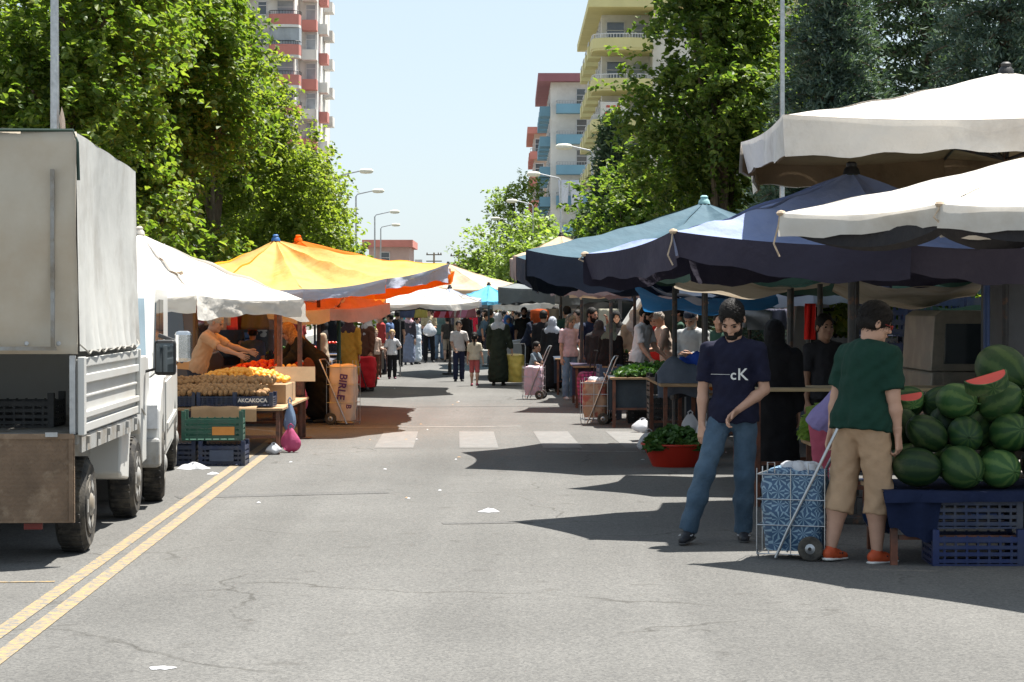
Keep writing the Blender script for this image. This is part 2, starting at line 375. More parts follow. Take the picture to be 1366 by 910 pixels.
TG = 'street trees behind the left stalls'
def at(px, Y): return ((px-683)*Y/F, Y, .1)
tree('tall leafy tree with bright heart-shaped leaves, at the far left behind the truck', at(55, 36), lobeset(1, 20, 2.5, 1.9, 3.0, 5.3, .45, 1.0), .125, LM1, .2, 1350, 24, .26, 11, TG)
tree('broad leafy tree rising behind the white market umbrella beside the van', at(196, 41), lobeset(2, 20, 1.85, 1.9, 3.0, 5.1, .4, .8), .12, LM1, .22, 1400, 24, .26, 12, TG)
tree('yellowish green small-leaved tree in front of the red and white apartment tower', at(268, 52), lobeset(3, 18, 1.4, 1.9, 3.1, 5.3, .4, .7)+[(1.7,-.3,5.8,.4),(1.5,.2,6.5,.35),(1.25,.1,7.2,.3),(2.15,.1,5.1,.45),(2.5,-.2,4.3,.5),(2.5,.5,3.5,.7),(1.9,.2,3.0,.7),(1.6,0,4.4,.6)], .105, LM3, .18, 1900, 26, .25, 13, TG)
tree('low spreading tree with loose outer twigs, behind the peak of the yellow umbrella', at(372, 60), lobeset(4, 11, 1.2, 1.6, 1.5, 3.6, .45, .8), .12, LM3, .16, 900, 20, .27, 14, TG)
tree('small round green tree beside the nearest left street lamp', at(452, 82), lobeset(5, 8, .9, 1.4, .7, 2.5, .5, .8), .15, LM2, .15, 500, 20, .26, 15, TG)
tree('dark bushy tree filling the gap between the two tall leafy trees on the left', at(120, 54), lobeset(6, 14, 3.4, 1.9, 3.6, 5.6, .8, 1.3), .17, LM3, .22, 900, 20, .36, 16, TG)
# a few bare-tipped sprays that stick out into the sky from the acacia
# right: plane tree
tree('tall plane tree with lobed leaves between the yellow apartment block and the spruces', at(965, 50), lobeset(21, 20, 1.6, 1.9, 3.2, 5.8, .5, 1.0), .14, LM2, .2, 1500, 24, .26, 21)
tree('smaller leafy tree low behind the teal umbrella', at(880, 60), lobeset(22, 11, 1.8, 1.5, 1.3, 3.6, .45, .9), .15, LM2, .16, 650, 20, .27, 22)
tree('dark leafy tree filling the space between the plane tree and the spruces', at(1010, 58), lobeset(23, 10, 1.9, 1.8, 3.6, 5.2, 1.0, 1.6), .18, LM2, .16, 650, 20, .32, 23)
def conifer(label, base, H, rb, m, seed, layers=26, z0=.8, clump=.5, nclump=9, needle=.12, droop=.25):
    r = np.random.default_rng(seed); t = thing('spruce_tree', label, 'tree', base, 0, 'conifers on the right-hand side')
    V = []; b = MB(); b.tube([(0,0,-.05), (0,0,H*.5), (0,0,H)], [.2, .12, .02], 8)
    cs = []; ds = []
    for i in range(layers):
        fz = i/(layers-1); z = z0+(H-z0)*fz; rad = rb*(1-fz)**.8+.12
        nb = int(6+8*(1-fz)); a0 = r.uniform(0, 6)
        for j in range(nb):
            a = a0+6.283*j/nb+r.normal()*.15; l = rad*r.uniform(.75, 1.12); dv = np.array([math.cos(a), math.sin(a), 0])
            e = dv*l+np.array([0, 0, z-droop*l]); b.tube([(0,0,z), tuple(dv*l*.5+np.array([0,0,z-.05*l])), tuple(e)], [.03, .018, .006], 4, cap=False)
            k = max(4, int(nclump*l/rb*1.6))
            for q in range(k):
                u = (q+.6)/k; w = (1-u*.55)*l*.26
                c = dv*l*u+np.array([0, 0, z-droop*l*u*u*.9])+np.cross(dv, [0,0,1])*r.normal()*w*.8+np.array([0,0,r.normal()*.05])
                cs.append(c); ds.append(dv)
    cs = np.array(cs); ds = np.array(ds); per = 30 if needle < .1 else 20
    c2 = np.repeat(cs, per, 0)+r.normal(size=(len(cs)*per, 3))*needle*1.15*np.array([1,1,.7]); d2 = np.repeat(ds, per, 0)
    t_ = d2*.9+r.normal(size=c2.shape)*.6+np.array([0,0,.35]); t_ /= np.linalg.norm(t_, axis=1)[:, None]
    n_ = r.normal(size=c2.shape)+np.array([0,0,.7]); bb_ = np.cross(n_, t_); bb_ /= np.linalg.norm(bb_, axis=1)[:, None]
    s = needle*r.uniform(.7, 1.4, len(c2))[:, None]
    v = np.stack([c2-t_*s*.3, c2+bb_*s*.2+t_*s*.2, c2+t_*s*1.1, c2-bb_*s*.2+t_*s*.2], 1).reshape(-1, 3)
    npmesh('crown', v, np.arange(len(c2))[:, None]*4+[0,1,2,3], m, t, smooth=False)
    b.build('trunk', M_bark, t, smooth=True)
conifer('blue-green spruce whose pale tips show above the left end of the high white umbrella', at(1110, 40), 8.6, 2.1, LMs, 31, nclump=15, needle=.085)
conifer('large blue spruce behind the high white umbrella, nearest the right edge', at(1340, 38), 10.5, 2.7, LMs, 32, nclump=15, needle=.085)
conifer('tall dark spruce standing between the two blue spruces', at(1235, 50), 14.5, 2.9, LMp, 33, nclump=12, needle=.12)
conifer('tall dark spruce behind the plane tree, top out of sight', at(1125, 60), 16, 3.0, LMp, 34, nclump=10, needle=.13)
conifer('dark spruce at the far right edge behind the others', at(1420, 50), 14, 2.9, LMp, 37, nclump=10, needle=.13)
conifer('slim dark conifer in front of the yellow apartment block', at(818, 84), 8.6, 1.1, LMp, 35, nclump=8, needle=.2)
conifer('small dark conifer just left of the slim one, in front of the yellow block', at(788, 95), 5.6, .9, LMp, 36, nclump=6, needle=.2)
FG = 'far trees on the right-hand side of the street'
for i, (px, Y, w, h, lb) in enumerate([(775, 118, 1.9, 2.3, 'rounded light green tree below the yellow apartment block'), (738, 135, 1.8, 3.4, 'rounded light green tree below the blue-balconied block'),
        (703, 150, 2.2, 4.6, 'bright green tree behind the foremost right street lamps, far down the street'), (668, 175, 2.6, 4.6, 'far pale green tree at the left end of the right-hand row'), (690, 215, 2.6, 8.4, 'tall darker tree with a pointed top far down the street'), (845, 100, 2.6, 3.0, 'green tree behind the slim dark conifer'), (652, 230, 2.8, 5.0, 'far pale tree leftmost of the right-hand row, at the end of the street')]):
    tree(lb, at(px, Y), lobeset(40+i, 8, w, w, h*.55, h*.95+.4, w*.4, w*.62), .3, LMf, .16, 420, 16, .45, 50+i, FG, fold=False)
# ------------------------------------------------------------------ apartment blocks
M_wy = mat('render_yellow', (.60,.55,.28), .85, .08, .6); M_ww = mat('render_white', (.66,.65,.62), .85, .08, .5, dirt=(.5,.48,.44), dscale=.3)
M_wb = mat('render_blue', (.17,.33,.44), .85, .08, .6); M_wr = mat('render_red', (.50,.20,.17), .85, .1, .6); M_wbr = mat('brick_beige', (.45,.36,.30), .9, .15, 3)
M_wp = mat('render_maroon', (.28,.12,.14), .85, .1, .6); M_rail = plain((.35,.36,.37), .5); M_win = mat('window_glass', (.05,.06,.07), .12, .2, .5, spec=.9); M_frame = plain((.6,.6,.6), .5)
M_curt = mat('curtain', (.30,.33,.36), .7, .2, 1)
def window(t, c, w, h, nrm, axis, glass=None):
    """c centre on the wall; axis 0: wall faces -Y (spans x), 1: wall faces -X (spans y)"""
    f = MB(); g = MB(); th = .08
    def bx(b, u, z, du, dz, d0, d1):
        if axis == 0: b.bb((c[0]+u-du/2, c[1]-d1, c[2]+z-dz/2), (c[0]+u+du/2, c[1]-d0, c[2]+z+dz/2))
        else: b.bb((c[0]-d1, c[1]+u-du/2, c[2]+z-dz/2), (c[0]-d0, c[1]+u+du/2, c[2]+z+dz/2))
    for u, z, du, dz in ((-w/2, 0, th, h), (w/2, 0, th, h), (0, h/2, w+th, th), (0, -h/2, w+th, th), (0, h*.2, w, th*.7)): bx(f, u, z, du, dz, .0, .09)
    fo = f.build('window', M_frame, t); bx(g, 0, 0, w-th, h-th, .005, .04); g.build('pane', glass or M_win, fo)
def balcony(t, x0, x1, y0, y1, z, m, rail=True, glaze=False, side=None):
    b = MB(); b.bb((x0, y0, z-.12), (x1, y1-.01, z)); 
    b.bb((x0, y0, z+.002), (x1, y0+.12, z+.75)); b.bb((x0, y0+.121, z+.002), (x0+.12, y1-.01, z+.75)); b.bb((x1-.12, y0+.121, z+.002), (x1, y1-.01, z+.75))
    bo = b.build('balcony', m, t)
    if rail:
        r = MB(); r.bb((x0+.02, y0+.02, z+1.02), (x1-.02, y0+.08, z+1.08))
        k = int((x1-x0)/.25)
        for i in range(k+1): xx = x0+.05+(x1-x0-.1)*i/k; r.bb((xx-.015, y0+.03, z+.75), (xx+.015, y0+.06, z+1.02))
        r.bb((x0+.02, y0+.081, z+1.02), (x0+.08, y1-.01, z+1.08)); r.build('railing', M_rail, bo)
    if glaze:
        g = MB(); g.bb((x0+.03, y0+.03, z+.76), (x1-.03, y0+.07, z+2.5)); g.bb((x0+.03, y0+.071, z+.76), (x0+.07, y1-.02, z+2.5)); go = g.build('glazing', M_curt, bo)
        r = MB()
        k = max(2, int((x1-x0)/.7))
        for i in range(k+1): xx = x0+.03+(x1-x0-.06)*i/k; r.bb((xx-.03, y0+.0, z+.76), (xx+.03, y0+.029, z+2.5))
        r.build('frame', M_rail, bo)
# yellow block (near corner column at px 782, Y 165); balconies step along the street side
def block_yellow():
    Y0 = 160; X0 = (784-683)/F*Y0; fl = 2.85; n = 8; z00 = .15
    t = thing('apartment_building', 'tall white apartment block with mustard yellow balconies, nearest on the right side', 'building', (X0, Y0, 0)); 
    w = MB(); w.bb((1.1, 3, 0), (16, 26, z00+n*fl)); w.bb((4.6, 0, 0), (16, 2.99, z00+n*fl)); w.build('wall', M_ww, t)
    rf = MB(); rf.bb((.0, -1.4, z00+n*fl+.002), (16.3, 26.4, z00+n*fl+.55)); rf.build('roof', M_wy, t)
    for i in range(n):
        z = z00+i*fl
        # round-fronted corner balcony
        b = MB(); k = 10; x0, x1, yb, yf = .3, 4.58, 2.98, -1.2
        out = [(x0, yb)]+[(x0+.0+(x1-x0)*.5*(1-math.cos(math.pi*j/k)), .2-1.5*math.sin(math.pi*j/k)**.6) for j in range(k+1)]+[(x1, yb)]
        b.prism(out, .14, 'xy', z-.14); 
        for (a, c) in zip(out, out[1:-1]):
            d = Vector((c[0]-a[0], c[1]-a[1], 0)); L_ = d.length
            if L_ < .02: continue
            b.box(((a[0]+c[0])/2, (a[1]+c[1])/2, z+.36), (L_+.02, .1, .71), (0, 0, math.atan2(d.y, d.x)))
        bo = b.build('balcony', M_wy, t)
        r = MB(); 
        for (a, c) in zip(out, out[1:-1]): r.tube([(a[0], a[1], z+1.0), (c[0], c[1], z+1.0)], .035, 5)
        for j in range(0, 34):
            u = j/33*(len(out)-2.001); q = int(u); a, c = out[q], out[q+1]; f_ = u-q
            r.bb((a[0]+(c[0]-a[0])*f_-.02, a[1]+(c[1]-a[1])*f_-.02, z+.72), (a[0]+(c[0]-a[0])*f_+.02, a[1]+(c[1]-a[1])*f_+.02, z+.99))
        r.build('railing', M_frame, bo)
        window(t, (2.1, 3, z+1.3), 1.3, 2.1, 1, 0); window(t, (3.8, 3, z+1.45), .9, 1.5, 1, 0, M_curt)
        if i in (1, 3, 4, 6): a_ = MB(); a_.bb((4.75, -.3, z+.9), (5.5, -.002, z+1.45)); a_.build('air_conditioner', M_frame, t)
        window(t, (6.4, 0, z+1.5), 1.5, 1.5, 1, 0); window(t, (10.0, 0, z+1.5), 1.5, 1.5, 1, 0)
        for k2, yy in enumerate((4.2, 9.6, 15.2, 20.6)):
            b2 = MB(); b2.bb((.15, yy, z-.14), (1.098, yy+2.6, z+.72)); bo = b2.build('balcony', M_wy, t)
            r = MB(); r.bb((.18, yy+.03, z+1.0), (.24, yy+2.57, z+1.06)); 
            for j in range(8): r.bb((.19, yy+.1+j*.33, z+.722), (.23, yy+.14+j*.33, z+.999))
            r.build('railing', M_frame, bo)
            window(t, (1.1, yy+1.5, z+1.9), 2.2, 1.3, 1, 1, M_curt); window(t, (1.1, yy+4.4, z+1.5), 1.1, 1.3, 1, 1)
    return t
yb = block_yellow()
b = MB(); b.bb((.0, -.03, 0), (1.9, 0, 1.35)); o = b.build('banner', cloth((.6,.58,.55))); o.location = ((801-683)/F*158.2, 158.2, P(0, 162, 158.2).z); tag(o, 'white cloth banner with red marks on a yellow balcony', 'banner')
b = MB(); [b.bb((x, -.045, z), (x+w_, -.0305, z+.16)) for x, z, w_ in ((.4,.95,.25),(.75,.95,.3),(1.15,.95,.2),(.3,.5,.22),(.95,.55,.2),(1.3,.5,.25),(.5,.15,.25),(1.1,.12,.22))]; b.build('red_marks', plain((.5,.05,.04)), o)
def block_simple(label, X0, Y0, W, D, n, fl, z0, mb_, roofm, wallm, bal_front, bal_side, setback=.9, glaze=False, top=None, nm='apartment_building'):
    t = thing(nm, label, 'building', (X0, Y0, 0))
    w = MB(); w.bb((setback, setback, 0), (W, D, z0+n*fl)); w.build('wall', wallm, t)
    rf = MB(); rf.bb((-.3, -.3, z0+n*fl+.002), (W+.4, D+.4, z0+n*fl+.75)); rf.build('roof', roofm, t)
    for i in range(n):
        z = z0+i*fl
        for (xa, xb) in bal_front: balcony(t, xa, xb, -.35, setback, z, mb_, True, glaze and i % 3 != 1)
        if i in (2, 4, 5): a_ = MB(); a_.bb((setback+4.9, setback-.3, z+.9), (setback+5.7, setback-.002, z+1.45)); a_.build('air_conditioner', M_frame, t)
        for (xa, xb) in bal_front: window(t, ((xa+xb)/2+.3, setback, z+1.25), 1.0, 2.0, 1, 0)
        for (ya, yb_) in bal_side:
            b2 = MB(); b2.bb((-.1, ya, z-.12), (setback-.002, yb_, z+.8)); b2.build('balcony', mb_, t)
            window(t, (setback, (ya+yb_)/2, z+1.75), (yb_-ya)*.6, 1.3, 1, 1, M_curt)
            window(t, (setback, yb_+1.0, z+1.5), .9, 1.3, 1, 1)
    return t
Y0 = 210
bb_ = block_simple('white apartment block with blue balconies and a maroon roof edge, behind the yellow-balconied block', (722-683)/F*Y0, Y0, 12, 26, 8, 2.85, .1, M_wb, M_wp, M_ww, [(1.4, 5.6)], [(3, 6.2), (9, 12.2), (15, 18.2), (21, 24)])
Y0 = 262
br_ = block_simple('beige brick apartment block, farthest of the right-hand row', (707-683)/F*Y0, Y0, 8, 22, 8, 2.85, -.7, M_wr, M_wr, M_wbr, [(.0, 1.6)], [(3, 6), (10, 13), (17, 20)], .5)
for k in range(3):
    ctop = MB(); ctop.bb((-.3+k*.7, .2, 0), (.1+k*.7, .6, 1.2+k*.3)); 
# rooftop water tank on the blue block
wt = thing('water_tank', 'orange water tank on the roof of the blue-balconied block', 'tank', ((722-683)/F*210+6.4, 216, .1+8*2.85+.752))
b = MB(); b.lathe([(.55, .5), (.6, .55), (.6, 1.9), (.5, 2.0)], n=14); b.build('tank', plain((.7,.3,.05), .6), wt)
b = MB(); [b.bb((x-.05, y-.05, 0), (x+.05, y+.05, .5)) for x in (-.4, .4) for y in (-.4, .4)]; b.bb((-.6,-.6,.44), (.6,.6,.499)); b.build('stand', M_metal, wt)
# left tower: rounded balconies red/white
def tower_left():
    Y0 = 205; fl = 2.75; n = 12; z0 = .2
    X1 = (430-683)/F*Y0
    t = thing('apartment_building', 'white apartment tower with red and white balconies behind the left trees', 'building', (X1, Y0, 0))
    w = MB(); w.bb((-14, 1.2, 0), (-2.6, 20, z0+n*fl+1.5)); w.bb((-2.59, 5.5, 0), (-.9, 20, z0+n*fl-.6)); w.build('wall', M_ww, t)
    rf = MB(); rf.bb((-14.2, .9, z0+n*fl+1.502), (-2.2, 20.2, z0+n*fl+1.9)); rf.bb((-2.19, 5.2, z0+n*fl-.598), (-.6, 20.2, z0+n*fl-.2)); rf.build('roof', M_ww, t)
    for i in range(n):
        z = z0+i*fl
        for (xa, xb, yy, d) in ((-4.9, -2.0, 1.2, 1.6), (-9.2, -6.2, 1.2, 1.6)):
            b = MB(); k = 8; out = [(xa, yy-.002)]+[(xa+(xb-xa)*.5*(1-math.cos(math.pi*j/k)), yy-.6-d*.6*math.sin(math.pi*j/k)**.5) for j in range(k+1)]+[(xb, yy-.002)]
            b.prism(out, .95, 'xy', z-.14); b.ci = 1; b.prism([(p[0]*1.0, p[1]-.01) for p in out], .25, 'xy', z-.14-.26)
            bo = b.build('balcony', [M_wr, M_ww], t)
            r = MB()
            for (a, c) in zip(out, out[1:]): r.tube([(a[0], a[1]+.05, z+1.12), (c[0], c[1]+.05, z+1.12)], .03, 4)
            for j in range(22):
                u = j/21*(len(out)-1.001); q = int(u); a, c = out[q], out[q+1]; f_ = u-q
                r.bb((a[0]+(c[0]-a[0])*f_-.015, a[1]+.05+(c[1]-a[1])*f_-.015, z+.812), (a[0]+(c[0]-a[0])*f_+.015, a[1]+.05+(c[1]-a[1])*f_+.015, z+1.11))
            r.build('railing', M_black, bo)
            window(t, ((xa+xb)/2, yy, z+1.2), 1.5, 2.0, 1, 0, M_win if i % 2 else M_curt)
            if i in (9, 5): g = MB(); g.prism([(p[0]*.99, p[1]+.12) for p in out], 1.5, 'xy', z+.815); g.build('glazing', M_curt, bo)
        window(t, (-5.55, 1.2, z+1.5), .8, 1.2, 1, 0)
        b = MB(); b.bb((-2.2, 3.9, z-.14), (-.85, 5.49, z+.8)); b.build('balcony', M_ww if i % 2 else M_wr, t)
        b = MB(); b.bb((-.88, 7, z-.14), (-.1, 9.2, z+.8)); b.build('balcony', M_wr if i % 2 else M_ww, t)
        b = MB(); b.bb((-.88, 12, z-.14), (-.0, 14.5, z+.8)); b.build('balcony', M_ww, t)
        window(t, (-1.5, 5.5, z+1.6), .9, 1.6, 1, 0, M_curt)
tower_left()
Y0 = 240
block_simple('low pinkish apartment block far down the street, left of the road', (487-683)/F*Y0, Y0, 4.7, 12, 3, 2.8, -.1, M_wbr, M_wr, mat('pink_render', (.48,.36,.33), .9, .1, .5), [(1, 2.6)], [(3, 6)], .4, nm='apartment_building')
# far town silhouette
FB = 'far buildings beyond the end of the market'
for i, (px, w, top, Y, lb, m) in enumerate([(640, 15, 352, 420, 'tiny pale house far away under the skyline', M_ww), (560, 30, 356, 400, 'low flat-roofed building far beyond the pinkish block', M_wbr), (598, 16, 354, 450, 'small grey building far down the street', M_ww), (618, 14, 350, 480, 'narrow pale block at the far end of the street', M_ww)]):
    block_simple(lb, (px-683)/F*Y, Y, w*Y/F, 10, 3, (HY-top)*Y/F/3+.3, .3, m, M_wr, m, [(.6, 1.8)], [(3, 5)], .4, nm='building')
# hills on the horizon
b = MB(); n = 60
v = b.addv([p for i in range(n+1) for p in ((-1400+2800*i/n, 1500, -2), (-1400+2800*i/n, 1600, 22+9*math.sin(i*.7)+6*math.sin(i*1.9+1)), (-1400+2800*i/n, 2100, 26+8*math.sin(i*.5)))])
b.addf([q for i in range(n) for q in ((v+3*i, v+3*i+3, v+3*i+4, v+3*i+1), (v+3*i+1, v+3*i+4, v+3*i+5, v+3*i+2))]); b.build('hills', mat('far_hills', (.2,.2,.15), .95, .2, .01), smooth=True, kind='structure')
# ------------------------------------------------------------------ street lamps
def lamp(label, X, Y, H, arm, left=True, base_r=.09):
    t = thing('street_lamp', label, 'street lamp', (X, Y, .12), 0, 'street lamps along the road'); s = -1 if left else 1
    b = MB(); b.tube([(0,0,-.02), (0,0,H-.12-.0)], [base_r, base_r*.55], 10); b.lathe([(base_r*2, 0), (base_r*2, .03), (base_r*1.2, .05), (base_r*1.2,.4)], n=12); b.build('pole', M_metal, t, smooth=True)
    b = MB(); b.tube([(0,0,H-.14), (s*arm*.1, 0, H+.0), (s*arm, -.0, H+arm*.2)], .035, 8); b.build('arm', M_metal, t, smooth=True)
    b = MB(); x0 = s*arm; b.lathe([(.04, 0), (.11, .08), (.14, .3), (.12, .62), (.05, .72)], (x0, 0, H+arm*.2), 'x' , 12) if not left else b.lathe([(.05, -.72), (.12, -.62), (.14, -.3), (.11, -.08), (.04, 0)], (x0, 0, H+arm*.2), 'x', 12)
    b.build('lamp_head', plain((.62,.6,.5), .5), t, smooth=True)
for (px, py, hx, side, lb) in [(790, 205, 745, 1, 'nearest of the curved row of street lamps on the right, before the yellow block'), (748, 241, 706, 1, 'second lamp of the right-hand row, before the blue-balconied block'), (711, 275, 678, 1, 'third lamp of the right-hand row'),
        (683, 297, 657, 1, 'fourth lamp of the right-hand row, among the pale trees'), (660, 316, 640, 1, 'farthest small lamp of the right-hand row'),
        (453, 237, 495, 0, 'tall street lamp on the left, in front of the red and white tower'), (475, 262, 510, 0, 'second street lamp of the left-hand row'), (500, 289, 531, 0, 'third street lamp of the left-hand row'), (508, 305, 532, 0, 'fourth and smallest street lamp of the left-hand row')]:
    Y = 6.75*F/(HY-py); X = (px-683)*Y/F; arm = abs(hx-px)*Y/F-.6; lamp(lb, X, Y, 8.45, max(.6, arm), bool(side))
def bigpole(label, px, Y, H, r, flag=False):
    t = thing('street_lamp', label, 'street lamp', ((px-683)*Y/F, Y, .12), 0, 'street lamps along the road')
    b = MB(); b.tube([(0,0,0), (0,0,H)], [r, r*.6], 12); b.lathe([(r*2, -.01), (r*2, .03), (r*1.3, .05), (r*1.3,.5)], n=12); b.build('pole', M_metal, t, smooth=True)
    b = MB(); b.tube([(0,0,H-.02), (.2,0,H+.12), (1.7, 0, H+.45)], .04, 8); b.build('arm', M_metal, t, smooth=True)
    b = MB(); b.lathe([(.04, 0), (.11, .08), (.14, .3), (.12, .62), (.05, .72)], (1.7, 0, H+.45), 'x', 12); b.build('lamp_head', plain((.62,.6,.5), .5), t, smooth=True)
    if flag:
        b = MB(); b.grid(lambda u, v: (.06+.13*u*(.3+v)+.02*math.sin(v*7), -.05+.04*math.sin(u*3+v*4), 4.12-.75*v+.15*u), 4, 8)
        tag(b.build('faded_banner', cloth((.5,.42,.36), .2), t), 'faded pinkish rag tied to the pole')
bigpole('thick grey lamp pole rising behind the canvas-covered truck at the left edge', 74, 30, 8.2, .075, True)
bigpole('tall grey lamp pole in front of the spruces on the right', 1043, 34, 8.5, .048)
# utility poles in the far gap
for px, Y, H, lb in ((579, 260, 8.2, 'far utility pole with a crossbar, left of the gap at the end of the street'), (612, 240, 7.6, 'far utility pole with double crossbars in the gap at the end of the street')):
    t = thing('utility_pole', lb, 'pole', ((px-683)*Y/F, Y, 0)); b = MB(); b.tube([(0,0,0), (0,0,H)], [.16, .1], 8); b.build('pole', M_bark2, t)
    b = MB(); [b.bb((-.9, -.05, H-z-.06), (.9, .05, H-z+.06)) for z in (.25, 1.0)]; [b.lathe([(.05, 0), (.08, .08), (.03, .2)], (x, 0, H-.19), n=6) for x in (-.8, 0.5, .8)]; b.build('crossbar', M_bark, t)
# ------------------------------------------------------------------ market canopies
def fabric(name, col, tr=.25, dirt=None, tcol=None, thr=(.5,.68), ds=1.3, rough=.8, inner=None):
    m = mat(name, col, rough, .06, 3, bump=.6, bscale=5, spec=.25, transl=tr, dirt=dirt, dscale=ds, tcol=tcol, thr=thr)
    for nb in m.node_tree.nodes:
        if nb.type == 'BUMP': nb.inputs['Distance'].default_value = .05
    if inner:      # inner side of the cloth gets its own colour, standing in for shade
        nt = m.node_tree; b = nt.nodes['Principled BSDF']; L = nt.links; src = b.inputs['Base Color'].links[0].from_socket
        g = nt.nodes.new('ShaderNodeNewGeometry'); mx = nt.nodes.new('ShaderNodeMix'); mx.data_type = 'RGBA'; L.new(g.outputs['Backfacing'], mx.inputs[0]); L.new(src, mx.inputs[6]); mx.inputs[7].default_value = c4(inner); L.new(mx.outputs[2], b.inputs['Base Color'])
    return m
F_white = fabric('canvas_white', (.62,.59,.54), .22, (.47,.42,.36)); F_white2 = fabric('canvas_white_clean', (.66,.63,.58), .25, (.55,.51,.45))
F_beige = fabric('canvas_beige', (.42,.36,.28), .3, (.27,.2,.13)); F_blue = fabric('canvas_blue', (.20,.25,.42), .05, (.25,.29,.43)); F_teal = fabric('canvas_teal', (.045,.09,.12), .04, (.07,.12,.15))
F_yel = fabric('canvas_yellow', (.74,.56,.20), .5, (.72,.50,.13), (.9,.36,.03)); F_or = fabric('canvas_orange', (.72,.25,.02), .6, (.66,.2,.02), (.95,.26,.02))
F_grey = fabric('canvas_grey', (.14,.155,.165), .05, (.19,.2,.2)); F_pinkish = fabric('canvas_faded_pink', (.36,.28,.28), .15, (.25,.2,.2)); F_sky = fabric('canvas_sky_blue', (.12,.42,.60), .3, (.09,.33,.5))
F_tarp = fabric('tarp_blue', (.02,.17,.42), .25, (.015,.10,.28)); F_tan = fabric('canvas_tan', (.52,.40,.28), .25, (.42,.3,.2)); F_black = fabric('canvas_black', (.018,.018,.022), .0, (.035,.032,.032)); F_dgreen = fabric('canvas_dark_green', (.03,.07,.055), .05, (.05,.08,.06))
F_lblue = fabric('canvas_grey_blue', (.33,.36,.45), .15, (.4,.42,.5))
M_cord = mat('cord', (.42,.33,.24), .9, .3, 30)
V = Vector
def umbrella(label, apex, rim, m, val=.28, vm=None, seed=1, sag=.08, scallop=0, cap=None, pole=True, polex=None, lining=None, prad=.028, wrk=.012, struts=True, edge_sag=.05, inner=None, cords=(), vf=1.0, name='market_umbrella', group='market umbrellas shading the stalls', polemat=None):
    rd = random.Random(seed); apex = Vector(apex); rim = [Vector(p) for p in rim]; n = len(rim)
    base = Vector((apex.x, apex.y, 0)) if polex is None else Vector((polex[0], polex[1], 0))
    t = thing(name, label, 'umbrella', base, 0, group)
    cen = sum(rim, Vector())/n
    def edge(i, u):
        a, b = rim[i], rim[(i+1) % n]; p = a.lerp(b, u); q = 4*u*(1-u)
        inward = (cen-p); inward.z = 0; inward.normalize()
        return p+inward*edge_sag*q*(a-b).length*.5+Vector((0, 0, -edge_sag*q*.8))
    b = MB(base)
    ph = [rd.uniform(0, 6) for _ in range(6)]
    for i in range(n):
        def fn(u, v, i=i):
            v = max(v, .03); e = edge(i, u); p = apex.lerp(e, v)
            p.z -= sag*(4*u*(1-u))**.8*v*(1.2-v)*1.6+ sag*.5*math.sin(math.pi*v)
            cr = (abs(2*u-1))**3*v**1.5*(1-v)*4; p.z += wrk*1.2*cr*math.sin(v*26+ph[3]+u*6)+wrk*.5*math.sin(u*31+ph[i % 6])*v**3*(1-v)*5
            p.z += wrk*math.sin(u*9+v*4+ph[i % 6])*math.sin(v*math.pi)+wrk*.6*math.sin(v*17+u*3+ph[(i+1) % 6])*math.sin(math.pi*v)*math.sin(math.pi*u)
            return p
        b.grid(fn, 26, 22)
    bm_o = b.build('canopy', m, t, smooth='full')
    if inner:
        b.v = [(x, y, z-.02) for x, y, z in b.v]; b.build('shaded_underside', inner, t, smooth='full')  # added copy under the canopy, its colour carries the underside's shade
    if val:
        b = MB(base); b2 = MB(base)
        for i in range(n):
            L_ = (rim[i]-rim[(i+1) % n]).length; ks = max(8, int(L_/.09))
            def fn(u, v, i=i, L_=L_):
                e = edge(i, u); out = (e-cen); out.z = 0; out.normalize()
                hem = val*(1+.14*math.sin(u*5+ph[i % 6])+.05*math.sin(u*23+ph[2]))
                if scallop: hem *= 1-.22*abs(math.sin(u*L_/scallop*math.pi))
                return e+out*(.012+.022*vf*math.sin(u*L_*8+ph[i % 6]+v)*v+.03*vf*math.sin(u*L_*2.6+ph[3])*v-.03*v+(vf-1)*.02*math.sin(u*L_*11+v*9+2*math.sin(u*L_*3)))+Vector((0, 0, .003-hem*v*(1+(vf-1)*.16*math.sin(u*L_*1.7+ph[1]))))
            b.grid(fn, ks, 4)
            if lining:
                def fl(u, v, i=i):
                    e = edge(i, u); out = (e-cen); out.z = 0; out.normalize()
                    return e-out*.04+Vector((0, 0, -.01-(val*.8+lining[1]*abs(math.sin(u*math.pi*1.0))**.7)*v))
                b2.grid(fl, 20, 3)
        vo = b.build('valance', vm or m, t, smooth='full')
        if inner:
            cl = cen-base; b.v = [(x+(cl.x-x)*.012, y+(cl.y-y)*.012, z+.004) for x, y, z in b.v]; b.build('shaded_inner_valance', inner, t, smooth='full')  # added copy inside the valance, coloured for the shade there
        if lining: b2.build('lining', lining[0], t, smooth='full')
    pm = polemat or M_pole
    if pole:
        b = MB(base); b.tube([(base.x, base.y, 0), (apex.x, apex.y, apex.z-.04)], prad, 10); b.lathe([(.2, 0.005), (.2, .05), (.05, .07), (.045, .3)], (base.x, base.y, 0), n=14); b.build('pole', pm, t, smooth=True)
    for i, p in enumerate(rim):
        b = MB(base); q = apex.lerp(p, .98)
        b.tube([apex-Vector((0,0,.07)), apex.lerp(p, .5)-Vector((0,0,.05+sag*.6)), q-Vector((0,0,.035))], .013, 6)
        if struts and pole:
            sl = Vector((base.x, base.y, 0)).lerp(Vector((apex.x, apex.y, apex.z)), .8); b.tube([sl, apex.lerp(p, .5)-Vector((0,0,.055+sag*.6))], .012, 6)
        b.build('rib', pm, t, smooth=True)
